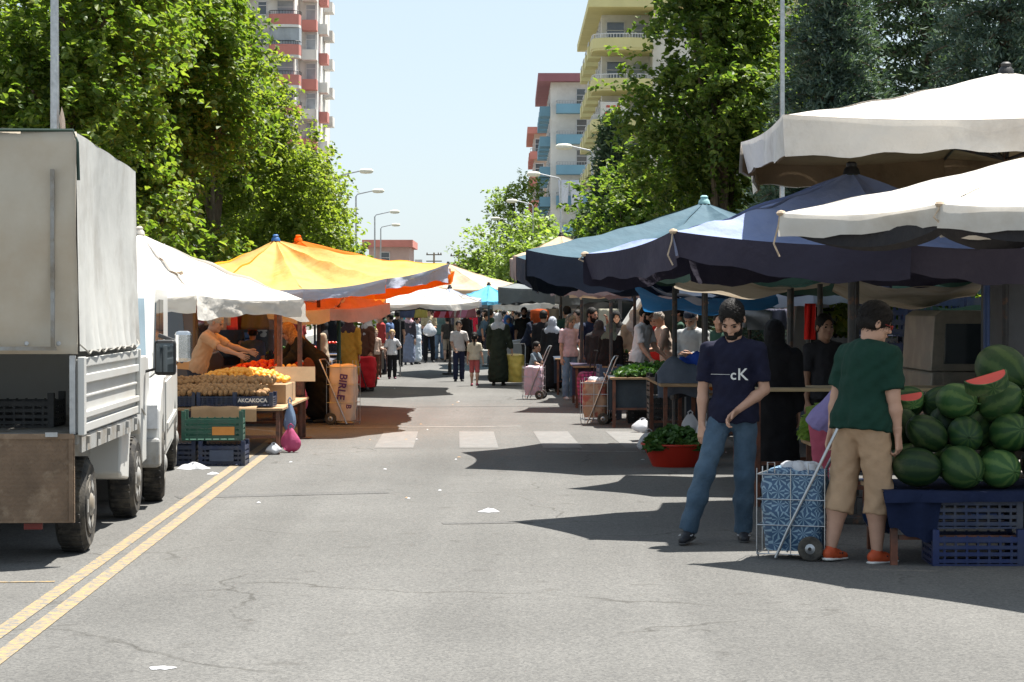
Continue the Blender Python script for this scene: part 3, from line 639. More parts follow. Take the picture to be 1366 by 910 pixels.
    for (i, l_) in cords:
        p = rim[i]; b = MB(base); out = (p-cen).normalized()*.03; b.tube([p+out*.2+V((0,0,.01)), p+out+V((.01,0,-l_*.3)), p+out*1.2+V((-.015,0,-l_*.7)), p+out+V((.02,0,-l_))], .007, 6); b.ball(p+V((0,0,.0)), (.035,.035,.022), 8); b.build('tie_cord', M_cord, t, smooth=True)
    cb = MB(base); cb.lathe([(.07, -.03), (.06, .01), (.042, .03), (.045, .055), (.025, .07)], apex+Vector((0,0,.01)), n=12); cb.build('cap', cap or M_black, t, smooth=True)
    return t
V = Vector
# right row
k = 1.1
def sc(p, k): return V((p[0]*k, p[1]*k, 1.7+(p[2]-1.7)*k))
umbrella('high off-white umbrella at the upper right edge, with a stained underside, coloured brown for shade', sc((3.75,17.1,3.50),k), [sc(p,k) for p in [(1.81,15.0,2.99),(3.55,16.05-.9,2.98),(5.6,15.0,2.98),(5.9,17.1,3.0),(5.6,19.0,3.0),(3.7,19.3,3.0),(1.98,18.6,2.92),(1.76,17.2,2.97)]], fabric('canvas_stained', (.60,.57,.53), .12, (.44,.40,.36)), .26, inner=fabric('underside_shade_brown', (.26,.19,.12), .12, (.15,.10,.06)), edge_sag=.03, seed=3, cap=M_black, wrk=.01, sag=.07)  # brown inner layer puts the shade under the canopy into the colour
umbrella('low off-white umbrella with a black scalloped lining, nearest on the right', (3.9,15.2,2.83), [(1.86,15.55,2.36),(2.72,14.3,2.365),(3.56,13.1,2.36),(4.8,13.95,2.36),(6.0,14.85,2.36),(5.15,16.1,2.36),(4.3,17.3,2.36),(3.1,16.4,2.36)], F_white2, .14, cords=((0,.30),(1,.12)), seed=4, cap=M_black, lining=(F_black, .09), wrk=.008, sag=.03)
umbrella('large faded blue-violet umbrella, valance coloured dark purple for its shade, second on the right', (2.7,17.9,2.79), [(.60,18.5,2.15),(1.23,17.15,2.29),(2.9,16.35,2.16),(4.4,16.9,2.2),(4.9,18.2,2.2),(4.2,19.6,2.2),(2.8,20.1,2.2),(1.5,19.3,2.2)], F_blue, .24, vm=fabric('valance_shade_purple', (.032,.029,.048), .02, (.05,.044,.066)), seed=5, cords=((1,.26),(0,.06)), cap=M_black, sag=.12, wrk=.02)  # valance far darker than the top: shade of this side put into its colour
umbrella('dark green umbrella mostly hidden between the blue-violet and the teal one', (3.0,21.9,2.68), [(1.15,21.8,2.25),(1.9,20.9,2.2),(3.2,20.5,2.2),(4.6,21,2.2),(4.9,22,2.2),(4.2,23,2.2),(2.8,23.3,2.2),(1.7,22.8,2.2)], F_dgreen, .2, seed=55, edge_sag=.1)
umbrella('large teal umbrella with a navy valance, third on the right', (2.22,26,2.93), [(.16,24.5,2.34),(1.4,23.5,2.3),(3.0,23.6,2.3),(4.3,25.6,2.3),(4.4,27.6,2.3),(2.7,29.0,2.3),(1.0,28.9,2.3),(.06,27.2,2.33)], F_teal, .33, edge_sag=.10, vm=fabric('valance_navy', (.02,.026,.045), .02, (.03,.04,.06)), seed=6, cap=fabric('cap_rag', (.25,.42,.42), 0, (.1,.2,.3)), sag=.1)
umbrella('grey umbrella with a drooping front edge, in the middle of the right-hand row', (1.2,56,2.66), [(-.33,54,2.22),(1.0,52.6,2.2),(2.5,54,2.2),(2.7,57,2.2),(1.2,59,2.2),(-.3,58,2.22)], F_grey, .36, seed=7)
umbrella('faded pinkish canopy with a scalloped edge, behind the teal umbrella', (2.1,38.5,2.42), [(.62,37.4,2.16),(2.1,36.8,2.1),(3.5,37.3,2.05),(3.6,39.3,2.1),(2.1,39.8,2.1),(.9,39.3,2.15)], F_pinkish, .22, seed=8, scallop=.16)
umbrella('orange-brown small umbrella whose corner peeks out left of the teal umbrella', (1.1,50.5,3.35), [(.02,49,2.85),(1.2,48.2,2.85),(2.6,49,2.85),(2.6,52,2.85),(1.1,52.6,2.85),(-.05,51.6,2.85)], F_tan, .5, vm=F_pinkish, seed=9)
umbrella('wide pale canvas umbrella behind the brown cart and the man in a white T-shirt', (4.0,33.3,2.45), [(2.35,31.6,2.10),(4.2,31.3,2.08),(5.5,32,2.05),(5.5,34.8,2.05),(4.0,35.3,2.05),(2.95,34.6,2.10)], F_lblue, .3, seed=10)
# left row
umbrella('clean white umbrella with a crumpled valance, beside the truck on the left', P(186,311,27.3), [P(403,399,27.0),P(262,394,25.1),P(120,392,25.0),P(60,385,27.3),P(70,378,29.4),P(210,383,29.8),P(345,391,29.0)], F_white2, .22, vf=2.0, seed=11, cap=F_white, sag=.06, wrk=.02, polemat=M_rust)
umbrella('yellow umbrella, brightest canopy on the left, peak in front of the trees', P(368,320,33.5), [P(404,386,29.6),P(515,372,29.9),P(598,352,31.6),P(600,358,35.5),P(440,375,38),P(300,370,37.5),P(215,370,34),P(275,380,29.7)], F_yel, .17, vm=F_lblue, vf=1.6, seed=12, cap=plain((.02,.1,.3), .5), sag=.16, wrk=.02, polemat=M_rust)
umbrella('deep orange umbrella tucked right behind the yellow one', P(398,320,36.5), [P(500,384,33.2),P(604,364,34.5),P(606,362,39),P(480,370,41),P(330,368,40.5),P(300,372,36)], F_or, .16, seed=13, cap=F_or, sag=.1, polemat=M_rust)
umbrella('white canvas umbrella with a peaked top, under the right end of the orange one', P(572,378,46), [P(640,402,44.8),P(560,405,43.2),P(470,402,43.6),P(440,400,47),P(530,400,50),P(630,398,49)], F_white2, .12, pole=False, seed=14, sag=.1, wrk=.03, lining=(F_black,.03))
umbrella('off-white slack canopy behind the white umbrella on the left', P(470,385,37.5), [P(520,404,35.8),P(440,412,34.6),P(350,410,35),P(345,402,39),P(430,400,41),P(515,398,40)], F_white, .2, pole=False, seed=15, sag=.12, wrk=.03, polemat=M_rust)
umbrella('bright sky-blue umbrella in the centre distance', P(652,380,66), [P(684,398,64),P(650,402,62),P(612,399,64),P(610,396,69),P(650,394,71),P(684,394,69)], F_sky, .1, seed=16, sag=.1)
umbrella('tan canopy above the sky-blue umbrella in the centre distance', P(598,352,76), [P(694,380,74),P(650,386,71),P(590,384,72),P(545,376,76),P(580,374,80),P(660,374,81)], F_tan, .14, pole=False, seed=17, sag=.1)
umbrella('pale blue-white umbrella, far left of the sky-blue one', P(600,384,58), [P(642,402,57),P(600,406,55),P(556,404,57),P(556,398,61),P(600,398,63),P(642,398,61)], F_lblue, .12, seed=18, sag=.1)
fr = 'far umbrella at the end of the market, '
for i, (px, py, Y, w, m, lb) in enumerate([(700,388,84,2.2,F_grey,'grey one between the grey and the blue'), (730,386,72,2.1,F_white,'off-white one behind the grey umbrella'), (560,388,88,2.2,F_blue,'bluish one above the hanging clothes'),
        (672,391,100,2.3,F_tan,'tan one farthest away'), (780,380,60,2.3,F_dgreen,'dark green one behind the pinkish canopy'), (636,394,118,2.3,F_white,'smallest white one'), (820,372,56,2.2,F_blue,'blue one behind the row of poles'), (300,378,48,2.5,F_dgreen,'dark green one behind the white umbrella'), (220,372,44,2.5,F_grey,'grey one behind the truck cab'), (900,378,42,2.4,F_tan,'tan one behind the man in the navy T-shirt'), (1000,372,34,2.4,F_black,'black one behind the blue tarp'), (1180,366,29,2.4,F_dgreen,'dark green one behind the stacked crates'), (420,384,55,2.4,F_grey,'grey one deep behind the orange umbrella')]):
    ap = P(px, py, Y); ap.z = max(ap.z, 2.6) if Y < 62 else ap.z
    umbrella(fr+lb if Y > 70 else lb[0].upper()+lb[1:] if False else ('umbrella in the background, '+lb), ap, [ap+V((w*.9*math.cos(a+.4), w*.9*math.sin(a+.4), -.42)) for a in [j*6.283/6 for j in range(6)]], m, .25, seed=30+i, sag=.08)
# sagging sheets strung between the poles
def sheet(name, label, p00, p10, p11, p01, m, sag=.3, nu=24, nv=10, wr=.03, seed=0, cat='tarp'):
    ps = [Vector(p) for p in (p00, p10, p11, p01)]; base = Vector((ps[0].x, ps[0].y, ps[0].z)); b = MB(base); rd = random.Random(seed); a1, a2 = rd.uniform(0, 6), rd.uniform(0, 6)
    def fn(u, v):
        p = ps[0].lerp(ps[1], u).lerp(ps[3].lerp(ps[2], u), v)
        p.z -= sag*4*u*(1-u)*(1 if True else 0)-wr*math.sin(u*14+v*3+a1)*.6-wr*.5*math.sin(v*9+u*6+a2)
        p.y += wr*.8*math.sin(u*11+a2); return p
    b.grid(fn, nu, nv); o = b.build(name, m, smooth='full'); o.location = base; return tag(o, label, cat)
sheet('tarp', 'sagging beige cloth slung under the blue-violet umbrella', P(885,366,21.5), P(1120,368,20.5), P(1100,380,22.8), P(900,385,23.5), F_beige, .1, seed=1)
sheet('tarp', 'sagging beige cloth slung behind the head of the man in the green T-shirt', P(1115,368,20.3), P(1320,366,19.3), P(1300,395,21.8), P(1110,392,22.5), F_beige, .12, seed=2)
sheet('tarp', 'bright blue tarp hanging behind the dark-haired man in navy', P(845,382,28.2), P(1035,388,27.2), P(1040,402,28.6), P(860,412,28.9), F_tarp, .12, seed=3, wr=.05)
sheet('tarp', 'pale lilac cloth spread over the blue tarp', P(858,380,28.0), P(985,388,27.6), P(985,402,28.0), P(885,386,28.3), F_lblue, .1, seed=4, wr=.04)
sheet('tarp', 'brown and grey sheet hanging across the back of the watermelon stall', P(1185,395,24), P(1345,402,22.5), P(1345,470,22.6), P(1230,440,24.1), F_dgreen, .1, seed=5)
0 and sheet('tarp', 'narrow light grey strip of cloth hanging from the yellow umbrella front', P(402,386,29.5), P(598,354,31.5), P(575,366,31.4), P(402,398,29.4), F_lblue, .03, wr=.012, seed=6)
# lone stall poles seen in front of the stalls
def pole(label, px, pyt, Y, r=.022, m=None, lean=0):
    t = thing('stall_pole', label, 'pole', ((px-683)*Y/F, Y, 0), 0, 'poles holding up the market canopies'); H = P(px, pyt, Y).z
    b = MB(); b.tube([(0,0,0), (lean,0,H)], r, 8); b.build('post', m or M_pole, t, smooth=True); b = MB(); b.lathe([(r*1.5, H*.32), (r*1.6, H*.33), (r*1.6, H*.42), (r*1.5, H*.43)], n=10); b.bb((-.14,-.14,.002), (.14,.14,.012)); b.build('collar', m or M_pole, t)
pole('dark pole just right of the man in the navy T-shirt', 1052, 368, 21.5, .033, lean=.02)
pole('dark pole rising behind the red basin of greens', 900, 378, 26.2, .03)
pole('dark pole close left of the head of the man in the navy T-shirt', 941, 378, 24.5, .027)
pole('dark pole behind the back of the man in the green T-shirt', 1141, 360, 20.3, .036)
pole('blue pole at the back of the watermelon stall', 1316, 360, 18.6, .028, plain((.03,.06,.16), .5))
pole('rust-brown pole at the corner of the white umbrella, left one', 373, 410, 28.4, .035, M_rust)
pole('rust-brown pole in front of the bending woman in black', 400, 405, 29.5, .032, M_rust)
pole('green pole between the bending woman and the mustard coat', 452, 395, 38, .035, plain((.03,.10,.08), .5))
pole('dark pole behind the bending woman', 425, 398, 36, .03, M_pole)
pole('dark pole left of the stone-coloured banner', 815, 402, 37, .03)
pole('dark pole behind the woman in a pink top', 776, 400, 40, .03)
pole('thin pole carrying the red cloth', 1078, 405, 23, .02)

# a rope lying in a loop on the white canopy
b = MB(); pts = [P(188,352,26.9),P(212,346,26.8),P(216,360,26.5),P(224,368,26.2),P(240,371,26.1),P(245,369,26.2)]
pr = [P(238,343,27.3),P(226,344,27.2),P(216,352,26.9),P(213,361,26.6),P(222,369,26.3),P(236,372,26.1),P(245,370,26.1)]
b.tube([p+V((0,-.05,.055)) for p in pr], .024, 8); o = b.build('rope', M_cord, smooth=True); tag(o, 'beige rope looped on top of the clean white umbrella', 'rope')
# ------------------------------------------------------------------ vehicles
M_van = mat('white_car_paint', (.52,.52,.50), .35, .05, 1.2, spec=.5, dirt=(.48,.45,.40), dscale=1.3, thr=(.5,.8))
M_canv = mat('truck_canvas', (.47,.425,.35), .8, .08, 2, bump=.5, bscale=3, dirt=(.40,.32,.23), dscale=1.1, thr=(.40,.70), spec=.3)
M_canv2 = mat('truck_canvas_side', (.44,.44,.42), .65, .06, 2, bump=.35, bscale=4, dirt=(.28,.265,.24), dscale=1.4, thr=(.48,.75), spec=.3)
M_plate = mat('rusty_tread_plate', (.17,.115,.075), .75, .3, 4, dirt=(.32,.24,.165), dscale=3.5, thr=(.55,.7), bump=.3, bscale=50)
M_trim = mat('grey_trim', (.30,.30,.29), .6, .1, 5, dirt=(.2,.17,.13), dscale=4)
def wheel(parent, x, y, r=.33, w=.2, name='wheel', side=1, hub=True):
    """tyre with tread blocks, rim with slots and hub cap; axle along x; side=+1: outer face at +x"""
    t = MB(); s = side
    prof = [(r*.62, 0), (r*.64, -.012), (r*.86, -.002), (r*.97, -.03), (r, -.055), (r, -w+.055), (r*.97, -w+.03), (r*.86, -w), (r*.62, -w)]
    t.lathe([(a, b*s) for a, b in prof], (x, y, r), 'x', 40)
    for k in range(36):
        a = k*math.pi/18; t.box((x-s*w*.5, y+math.cos(a)*r, r+math.sin(a)*r), (w*.72, .012, .03), (a, 0, 0))
    to = t.build(name, M_rubber, parent, smooth=True)
    q = MB(); q.lathe([(r*.61, -.03*s), (r*.6, -.012*s), (r*.56, -.012*s), (r*.53, -.06*s), (r*.30, -.02*s), (r*.22, .01*s), (r*.12, .02*s), (.02, .022*s)], (x, y, r), 'x', 28)
    for k in range(6):
        a = k*math.pi/3; q.box((x-.028*s, y+math.cos(a)*r*.43, r+math.sin(a)*r*.43), (.06, .05, .09), (a, 0, 0))
    q.build('rim', M_trim, to, smooth=True); return to
# canvas-covered pickup truck seen from behind
T0 = Vector((-2.88, 14.9, 0)); tr = thing('box_truck', 'small white pickup truck with a tall grey canvas cover and a rusty lowered tailgate', 'truck', T0, R(2.2))
W = 1.95
b = MB()   # rear curtain with folds (faces the camera)
def curtain(u, v):
    x = -W+W*u; z = 1.40+1.47*v
    y = .015*math.sin(u*9+v*2)+.05*math.sin(u*8-v*3.6)*math.sin(math.pi*v)+.03*math.sin((u*15-v*7))*math.sin(math.pi*v)*u
    return (x, y, z)
b.grid(curtain, 40, 20)
b.build('rear_curtain', M_canv, tr, smooth='full', solid=.008)
b = MB()
def side(u, v):
    y = .03+3.07*u; z = 1.415+(1.455-.07*u)*v
    x = .012-.05*math.sin(math.pi*u)*math.sin(math.pi*v)-.016*math.sin(u*60)*(1-v)**9-.01*math.sin(u*23)*(1-v)**5-.004*math.sin(u*19+v*2)-.02*v
    return (x, y, z)
b.grid(side, 60, 14)
b.grid(lambda u, v: (-W+.02+(W-.03)*u, .02+3.08*v, 2.87-.07*v+.04*math.sin(math.pi*u)+.0*u), 12, 12)
b.grid(lambda u, v: (-W+.0, .03+3.07*u, 1.415+(1.455-.07*u)*v), 8, 4); b.grid(lambda u, v: (-W+.02+(W-.04)*u, 3.09, 1.0+1.79*v), 4, 4)
b.build('canvas_cover', M_canv2, tr, smooth='full')
b = MB()  # binding strip round the rear opening and bottom lath
b.tube([(-W, -.01, 2.885), (-.02, -.012, 2.88), (.005, -.012, 2.8), (.012, -.01, 2.55)], .012, 6); b.build('edge_cord', plain((.02,.045,.035), .6), tr)
b = MB(); b.bb((-W+.05, -.075, 1.425), (-.13, -.045, 1.45)); b.bb((-.165, -.07, 1.45), (-.14, -.04, 2.62)); [b.bb((-.16, -.08, 1.55+.2*i), (-.145, -.07, 1.565+.2*i)) for i in range(6)]; b.build('batten', M_trim, tr)
b = MB()  # side drop panel
b.bb((-.03, .05, .87), (.0, 3.05, 1.36))
for z0, z1, o in ((.87,.93,.022), (.965,1.01,.03), (1.2,1.26,.026), (1.31,1.37,.022), (1.10,1.12,.012)): b.bb((.0005, .05, z0), (o, 3.05, z1))
b.bb((.0005, .0, .86), (.045, .1, 1.38)); b.bb((.0005, 3.0, .86), (.035, 3.06, 1.38))
b.build('side_panel', M_van, tr, bevel=.006)
b = MB(); b.bb((-W+.0, .05, .87), (-W+.03, 3.05, 1.36)); b.bb((-W+.031, 3.02, .87), (-.031, 3.05, 1.38)); b.build('side_panel', M_van, tr)
b = MB(); b.bb((-W, .0, .80), (.0, 3.06, .865)); b.bb((-W+.3, .1, .55), (-W+.42, 4.4, .79)); b.bb((-.42, .1, .55), (-.3, 4.4, .79)); b.bb((.001, .1, .74), (.012, 3.0, .855))
for i in range(6): b.bb((.0125, .3+i*.5, .79), (.035, .36+i*.5, .84))
b.build('load_bed', M_trim, tr)
b = MB()
def tg(u, v): return (-W+.02+(W-.04)*u, -.03-.02*v, .865-.58*v)
b.box((-W/2, -.035, .575), (W-.03, .03, .58)); b.ci = 1
for i in range(64):
    for j in range(18):
        b.box((-W+.05+i*.0296+(j % 2)*.0148, -.052, .31+j*.030), (.022, .005, .006), (0, .785 if (i+j) % 2 else -.785, 0))
b.ci = 0; b.bb((-W+.02, -.062, .84), (-.02, -.0525, .875)); b.bb((-.05, -.062, .29), (-.022, -.0525, .838))
b.build('tailgate', [M_plate, M_plate], tr)
b = MB()
for i in range(9): b.lathe([(.012, -.004), (.016, 0), (.012, .004)], (-W+.15+i*.21, -.025, 1.47), 'y', 10)
b.build('eyelets', M_metal, tr)
b = MB(); b.tube([(.012, .05, 1.46)]+[(.035+.004*math.sin(i*2.1), .15+i*.145, 1.425-.03*math.sin(i*1.3)**2) for i in range(20)]+[(.012, 3.02, 1.45)], .006, 5); b.build('lacing_rope', plain((.25,.24,.22), .8), tr)
b = MB(); b.bb((-.36, .02, .235), (-.24, .05, .275)); b.build('tail_light', plain((.16,.015,.01), .35), tr)
b = MB(); b.bb((-.05, -.02, .87), (-.012, .02, 1.39)); b.bb((-.12,-.08,.855), (-.2,-.063,.885)); b.build('latch', M_metal, tr)
for y, nm in ((.86, 0), (3.45, 1)):
    wheel(tr, .0-.04, y, .33, .21); wheel(tr, -W+.04, y, .33, .21, side=-1)
b = MB(); b.tube([(-W+.2,.86,.33), (-.2,.86,.33)], .06, 8); b.lathe([(.05,-.18),(.17,-.08),(.17,.08),(.05,.18)], (-W/2,.86,.33), 'x', 12); b.bb((-.52,1.6,.35), (-.33,2.3,.62)); b.build('axle', M_black, tr, smooth=True)
# mudguards and the lower cab body
b = MB(); out = [(2.55,.42),(2.62,.38),(3.02,.34),(3.06,.5),(3.12,.66),(3.24,.76),(3.45,.80),(3.68,.76),(3.8,.66),(3.86,.5),(3.9,.40),(4.35,.42),(4.42,.8),(4.38,1.15),(4.3,1.30),(3.12,1.32),(3.12,.95),(2.60,.80)]
b.prism(out, -W+.12, 'yz', -.06); b.build('cab_body', M_van, tr, bevel=.02)
b = MB(); b.prism([(3.13,1.32),(4.3,1.32),(3.98,1.86),(3.8,1.93),(3.2,1.93),(3.13,1.88)], -W+.3, 'yz', -.15); cb = b.build('cab_roof', M_van, tr, bevel=.03)
b = MB(); b.prism([(3.3,1.36),(4.12,1.36),(3.86,1.82),(3.3,1.84)], .01, 'yz', -.149); b.build('side_window', M_glass, cb)
b = MB(); b.bb((-W+.4, 3.118, 1.45), (-.3, 3.129, 1.85)); b.build('rear_window', M_glass, cb)
b = MB(); b.prism([(3.16,.78),(3.2,1.3),(4.05,1.3),(4.05,.8),(3.85,.86),(3.45,.9)], .012, 'yz', -.058); do = b.build('door', M_van, tr, bevel=.004); b = MB(); b.bb((-.045, 3.26, 1.1), (-.02, 3.42, 1.13)); b.build('handle', M_black, do)
# wing mirror: dark glass facing back to us
b = MB(); b.tube([(-.1,4.0,1.16), (.06,4.0,1.2), (.06,4.0,1.3)], .014, 6); b.build('mirror_arm', M_black, tr)
b = MB(); b.box((.12, 4.0, 1.29), (.18, .09, .30)); mo = b.build('wing_mirror', M_black, tr, bevel=.03)
b = MB(); b.box((.12, 3.952, 1.29), (.145, .004, .24)); b.build('mirror_glass', mat('mirror_glass', (.10,.12,.14), .04, .1, 3, metal=1), mo)
# boxes inside the load bay
# van facing the camera, mostly hidden behind the truck
v0 = Vector((-3.06, 19.65, 0)); vn = thing('delivery_van', 'white van with a chrome wing mirror, parked nose to us behind the canvas-covered truck', 'van', v0, R(7))
b = MB(); VW = 1.85; out = [(-.45,.35),(-.5,.6),(-.45,.85),(-.1,1.0),(.42,1.08),(.42,1.08),(5.1,1.1),(5.2,.9),(5.2,.4),(4.6,.33),(4.5,.6),(4.2,.72),(3.9,.6),(3.8,.33),(.75,.33),(.68,.55),(.5,.70),(.27,.75),(.05,.70),(-.12,.55),(-.18,.33)]
b.prism(out, -VW, 'yz', .0); b.build('body', M_van, vn, bevel=.03)
b = MB(); b.prism([(.42,1.082),(1.12,1.84),(1.3,1.93),(5.0,1.95),(5.1,1.88),(5.12,1.1)], -VW+.2, 'yz', -.1); cb = b.build('upper_body', M_van, vn, bevel=.05)
b = MB(); b.prism([(.68,1.16),(1.15,1.76),(1.9,1.79),(1.9,1.16)], .01, 'yz', -.097); b.prism([(2.0,1.16),(2.0,1.79),(3.2,1.79),(3.2,1.16)], .01, 'yz', -.097); b.build('side_window', M_glass, cb)
b = MB(); b.poly([(-VW+.3, .425, 1.14), (-.15, .425, 1.14), (-.19, 1.02, 1.79), (-VW+.35, 1.02, 1.79)]); ws = b.build('windscreen', mat('sky_tinted_glass', (.16,.21,.24), .05, .1, 3, spec=1), cb, solid=.02)  # pale blue base puts the reflected sky into the glass colour
b = MB(); [b.bb((.001, y0, .42), (.014, y1, 1.04)) for y0, y1 in ((.82,1.85),(1.9,3.0))]; b.bb((-.0, .9, .6), (.03, 3.75, .66)); b.build('door', M_van, vn, bevel=.006)
for y in (.27, 4.2): wheel(vn, .015, y, .33, .2); wheel(vn, -VW-.015, y, .33, .2, side=-1)
b = MB(); b.bb((-.3, -.53, .68), (-.02, -.40, .88)); b.build('headlight', plain((.5,.52,.55), .1), vn); b = MB(); b.bb((-VW+.02, -.53, .68), (-VW+.3, -.40, .88)); b.build('headlight', plain((.5,.52,.55), .1), vn)
b = MB(); b.bb((-VW, -.57, .35), (0, -.44, .6)); b.build('bumper', M_trim, vn, bevel=.03)
b = MB(); b.box((.17, .62, 1.36), (.15, .11, .28)); mo = b.build('wing_mirror', M_chrome, vn, bevel=.035); b = MB(); b.tube([(-.05,.72,1.2), (.1,.68,1.26), (.12,.66,1.4), (-.05,.72,1.46)], .02, 6); b.build('mirror_arm', M_black, mo)
# parked vehicles behind the stalls
def backvan(label, X, Y, rz, col, L_=4.4, H=1.9, name='parked_van', opengate=False):
    t = thing(name, label, 'van', (X, Y, .0), R(rz)); m = mat('car_paint', col, .3, .05, 2, dirt=tuple(c*.7 for c in col), dscale=1.5, thr=(.5,.8)); w = 1.75
    b = MB(); b.prism([(0,.32),(0,.9),(.05,1.0),(L_-1.1,1.02),(L_-.15,.9),(L_,.7),(L_,.3),(L_-.45,.3),(L_-.55,.58),(L_-.8,.66),(L_-1.05,.58),(L_-1.15,.3),(1.2,.3),(1.1,.58),(.85,.66),(.6,.58),(.5,.3)], w, 'yz', -w/2); b.build('body', m, t, bevel=.03)
    b = MB(); b.prism([(.02,1.01),(.12,H-.1),(.3,H),(L_-1.9,H),(L_-1.6,H-.08),(L_-.95,1.03)], w-.2, 'yz', -w/2+.1); u = b.build('upper_body', m, t, bevel=.04)
    for s in (-1, 1):
        b = MB(); x = s*(w/2-.1); b.prism([(.35,1.12),(.4,H-.2),(1.5,H-.2),(1.5,1.12)], .012*s, 'yz', x); b.prism([(1.6,1.12),(1.6,H-.2),(L_-1.95,H-.2),(L_-1.2,1.12)], .012*s, 'yz', x); b.build('side_window', M_glass, u)
    b = MB(); b.poly([(-w/2+.25, .035, 1.15), (w/2-.25, .035, 1.15), (w/2-.3, .1, H-.2), (-w/2+.3, .1, H-.2)]); b.build('rear_window', M_glass, u, solid=.02)
    b = MB(); b.poly([(-w/2+.2, L_-1.08, 1.1), (w/2-.2, L_-1.08, 1.1), (w/2-.25, L_-1.65, H-.12), (-w/2+.25, L_-1.65, H-.12)]); b.build('windscreen', M_glass, u, solid=.02)
    for y in (.85, L_-.8): wheel(t, w/2+.01, y, .31, .18); wheel(t, -w/2-.01, y, .31, .18, side=-1)
    for s in (-1, 1):
        b = MB(); b.bb((s*(w/2-.12)-.07, -.02, .75), (s*(w/2-.12)+.07, .03, 1.02)); b.build('tail_light', plain((.3,.01,.01), .2), t)
    return t
backvan('dark grey van behind the orange seller, seen from its rear', -5.5, 33.5, 3, (.07,.07,.075))
backvan('white van standing behind the clothes stalls on the left', -6.6, 44, 4, (.5,.5,.48), 4.6, 2.0)
backvan('blue van behind the left stalls, farther down', -6.6, 52, 5, (.06,.1,.2))
backvan('grey van parked behind the beige-shirted seller on the right', 4.3, 36, -88, (.35,.36,.37), 4.4, 2.05)
backvan('white van parked behind the stalls on the right', 5.6, 44, 92, (.55,.55,.53), 4.6, 2.1)
backvan('silver van far behind the pinkish canopy', 4.2, 56, 90, (.4,.41,.42), 4.4, 2.1)
# light-coloured pickup whose door shows behind the melons, side on
t = thing('pickup_truck', 'cream pickup truck seen side-on behind the watermelons', 'truck', (3.75, 20.2, 0)); t.scale = (1,1,.86); mc = mat('cream_paint', (.20,.18,.145), .4, .06, 1.5, dirt=(.33,.29,.22), dscale=1.5)
b = MB(); b.prism([(.08,.55),(.0,.9),(.02,1.3),(.05,1.32),(1.75,1.28),(1.85,1.0),(1.85,.45),(1.6,.4),(1.5,.62),(1.25,.72),(1.0,.62),(.9,.4),(.2,.4)], 1.6, 'xz', 0); b.build('cab_body', mc, t, bevel=.03)
b = MB(); b.prism([(.02,1.322),(.05,1.9),(.12,1.96),(1.4,1.96),(1.55,1.9),(1.72,1.322)], 1.5, 'xz', .03); cb = b.build('cab_roof', mc, t, bevel=.008)
b = MB(); b.prism([(.13,1.40),(.15,1.82),(.60,1.82),(.70,1.40)], .012, 'xz', .018); b.prism([(.82,1.40),(.74,1.82),(1.36,1.82),(1.52,1.40)], .012, 'xz', .018); b.build('side_window', M_glass, cb)
b = MB(); b.prism([(.12,.62),(.12,1.3),(1.2,1.3),(1.2,.8),(1.0,.62)], .012, 'xz', -.0125); do = b.build('door', mc, t, bevel=.004)
b = MB(); b.bb((.2,-.035,1.1), (.42,-.0126,1.17)); b.build('handle', M_black, do); b = MB(); b.box((.98,-.12,1.45), (.14,.07,.34)); b.build('wing_mirror', M_black, t, bevel=.02)
for x in (1.25,): 
    q = thing('tmp', 'x', 'x'); bpy.data.objects.remove(q)
    o = MB(); o.lathe([(.2,0),(.3,.01),(.32,.05),(.32,.15),(.28,.2)], (1.25, .02, .32), 'y', 24); o.build('wheel', M_rubber, t, smooth=True)
# tall grey truck body at the right edge
t = thing('box_truck', 'tall dark grey truck box standing behind the melons at the right edge', 'truck', (4.15, 18.9, 0))
b = MB(); b.bb((.0, 0, .75), (3.6, 1.0, 2.5)); [b.bb((x, -.03, .76), (x+.06, -.002, 2.49)) for x in (.0, 1.1, 2.2, 3.4)]; b.build('box_body', mat('dark_grey_panel', (.10,.105,.115), .6, .1, 2, dirt=(.07,.07,.07), dscale=2), t)
b = MB(); b.bb((.1, .05, .5), (3.5, .95, .745)); b.build('chassis', M_black, t)
for x in (.6, 2.8):
    o = MB(); o.lathe([(.2,0),(.33,.01),(.36,.05),(.36,.2),(.3,.25)], (x, .02, .36), 'y', 24); o.build('wheel', M_rubber, t, smooth=True)
# low walls and hedges behind both rows
def wallrun(label, off, Y0, Y1, H, m, hedge=False, name='wall'):
    b = MB((roadx(Y0)+off, Y0, 0)); b.off = Vector((roadx(Y0)+off, Y0, 0)); w = .2; n = 12; ys = [Y0+(Y1-Y0)*i/n for i in range(n+1)]
    v = b.addv([p for y in ys for p in ((roadx(y)+off, y, 0), (roadx(y)+off, y, H), (roadx(y)+off+w, y, H), (roadx(y)+off+w, y, 0))])
    for i in range(n):
        a = v+4*i; b.addf([(a+j, a+j+1, a+j+5, a+j+4) for j in range(3)])
    b.addf([(v, v+1, v+2, v+3), tuple(v+4*n+j for j in (3,2,1,0))]); o = b.build(name, m); o.location = b.off; tag(o, label, 'wall'); return o
wallrun('long plastered garden wall behind the left stalls', -9.4, 24, 220, 1.9, M_pave); wallrun('long plastered garden wall behind the right stalls', 9.0, 16, 220, 2.0, M_pave)
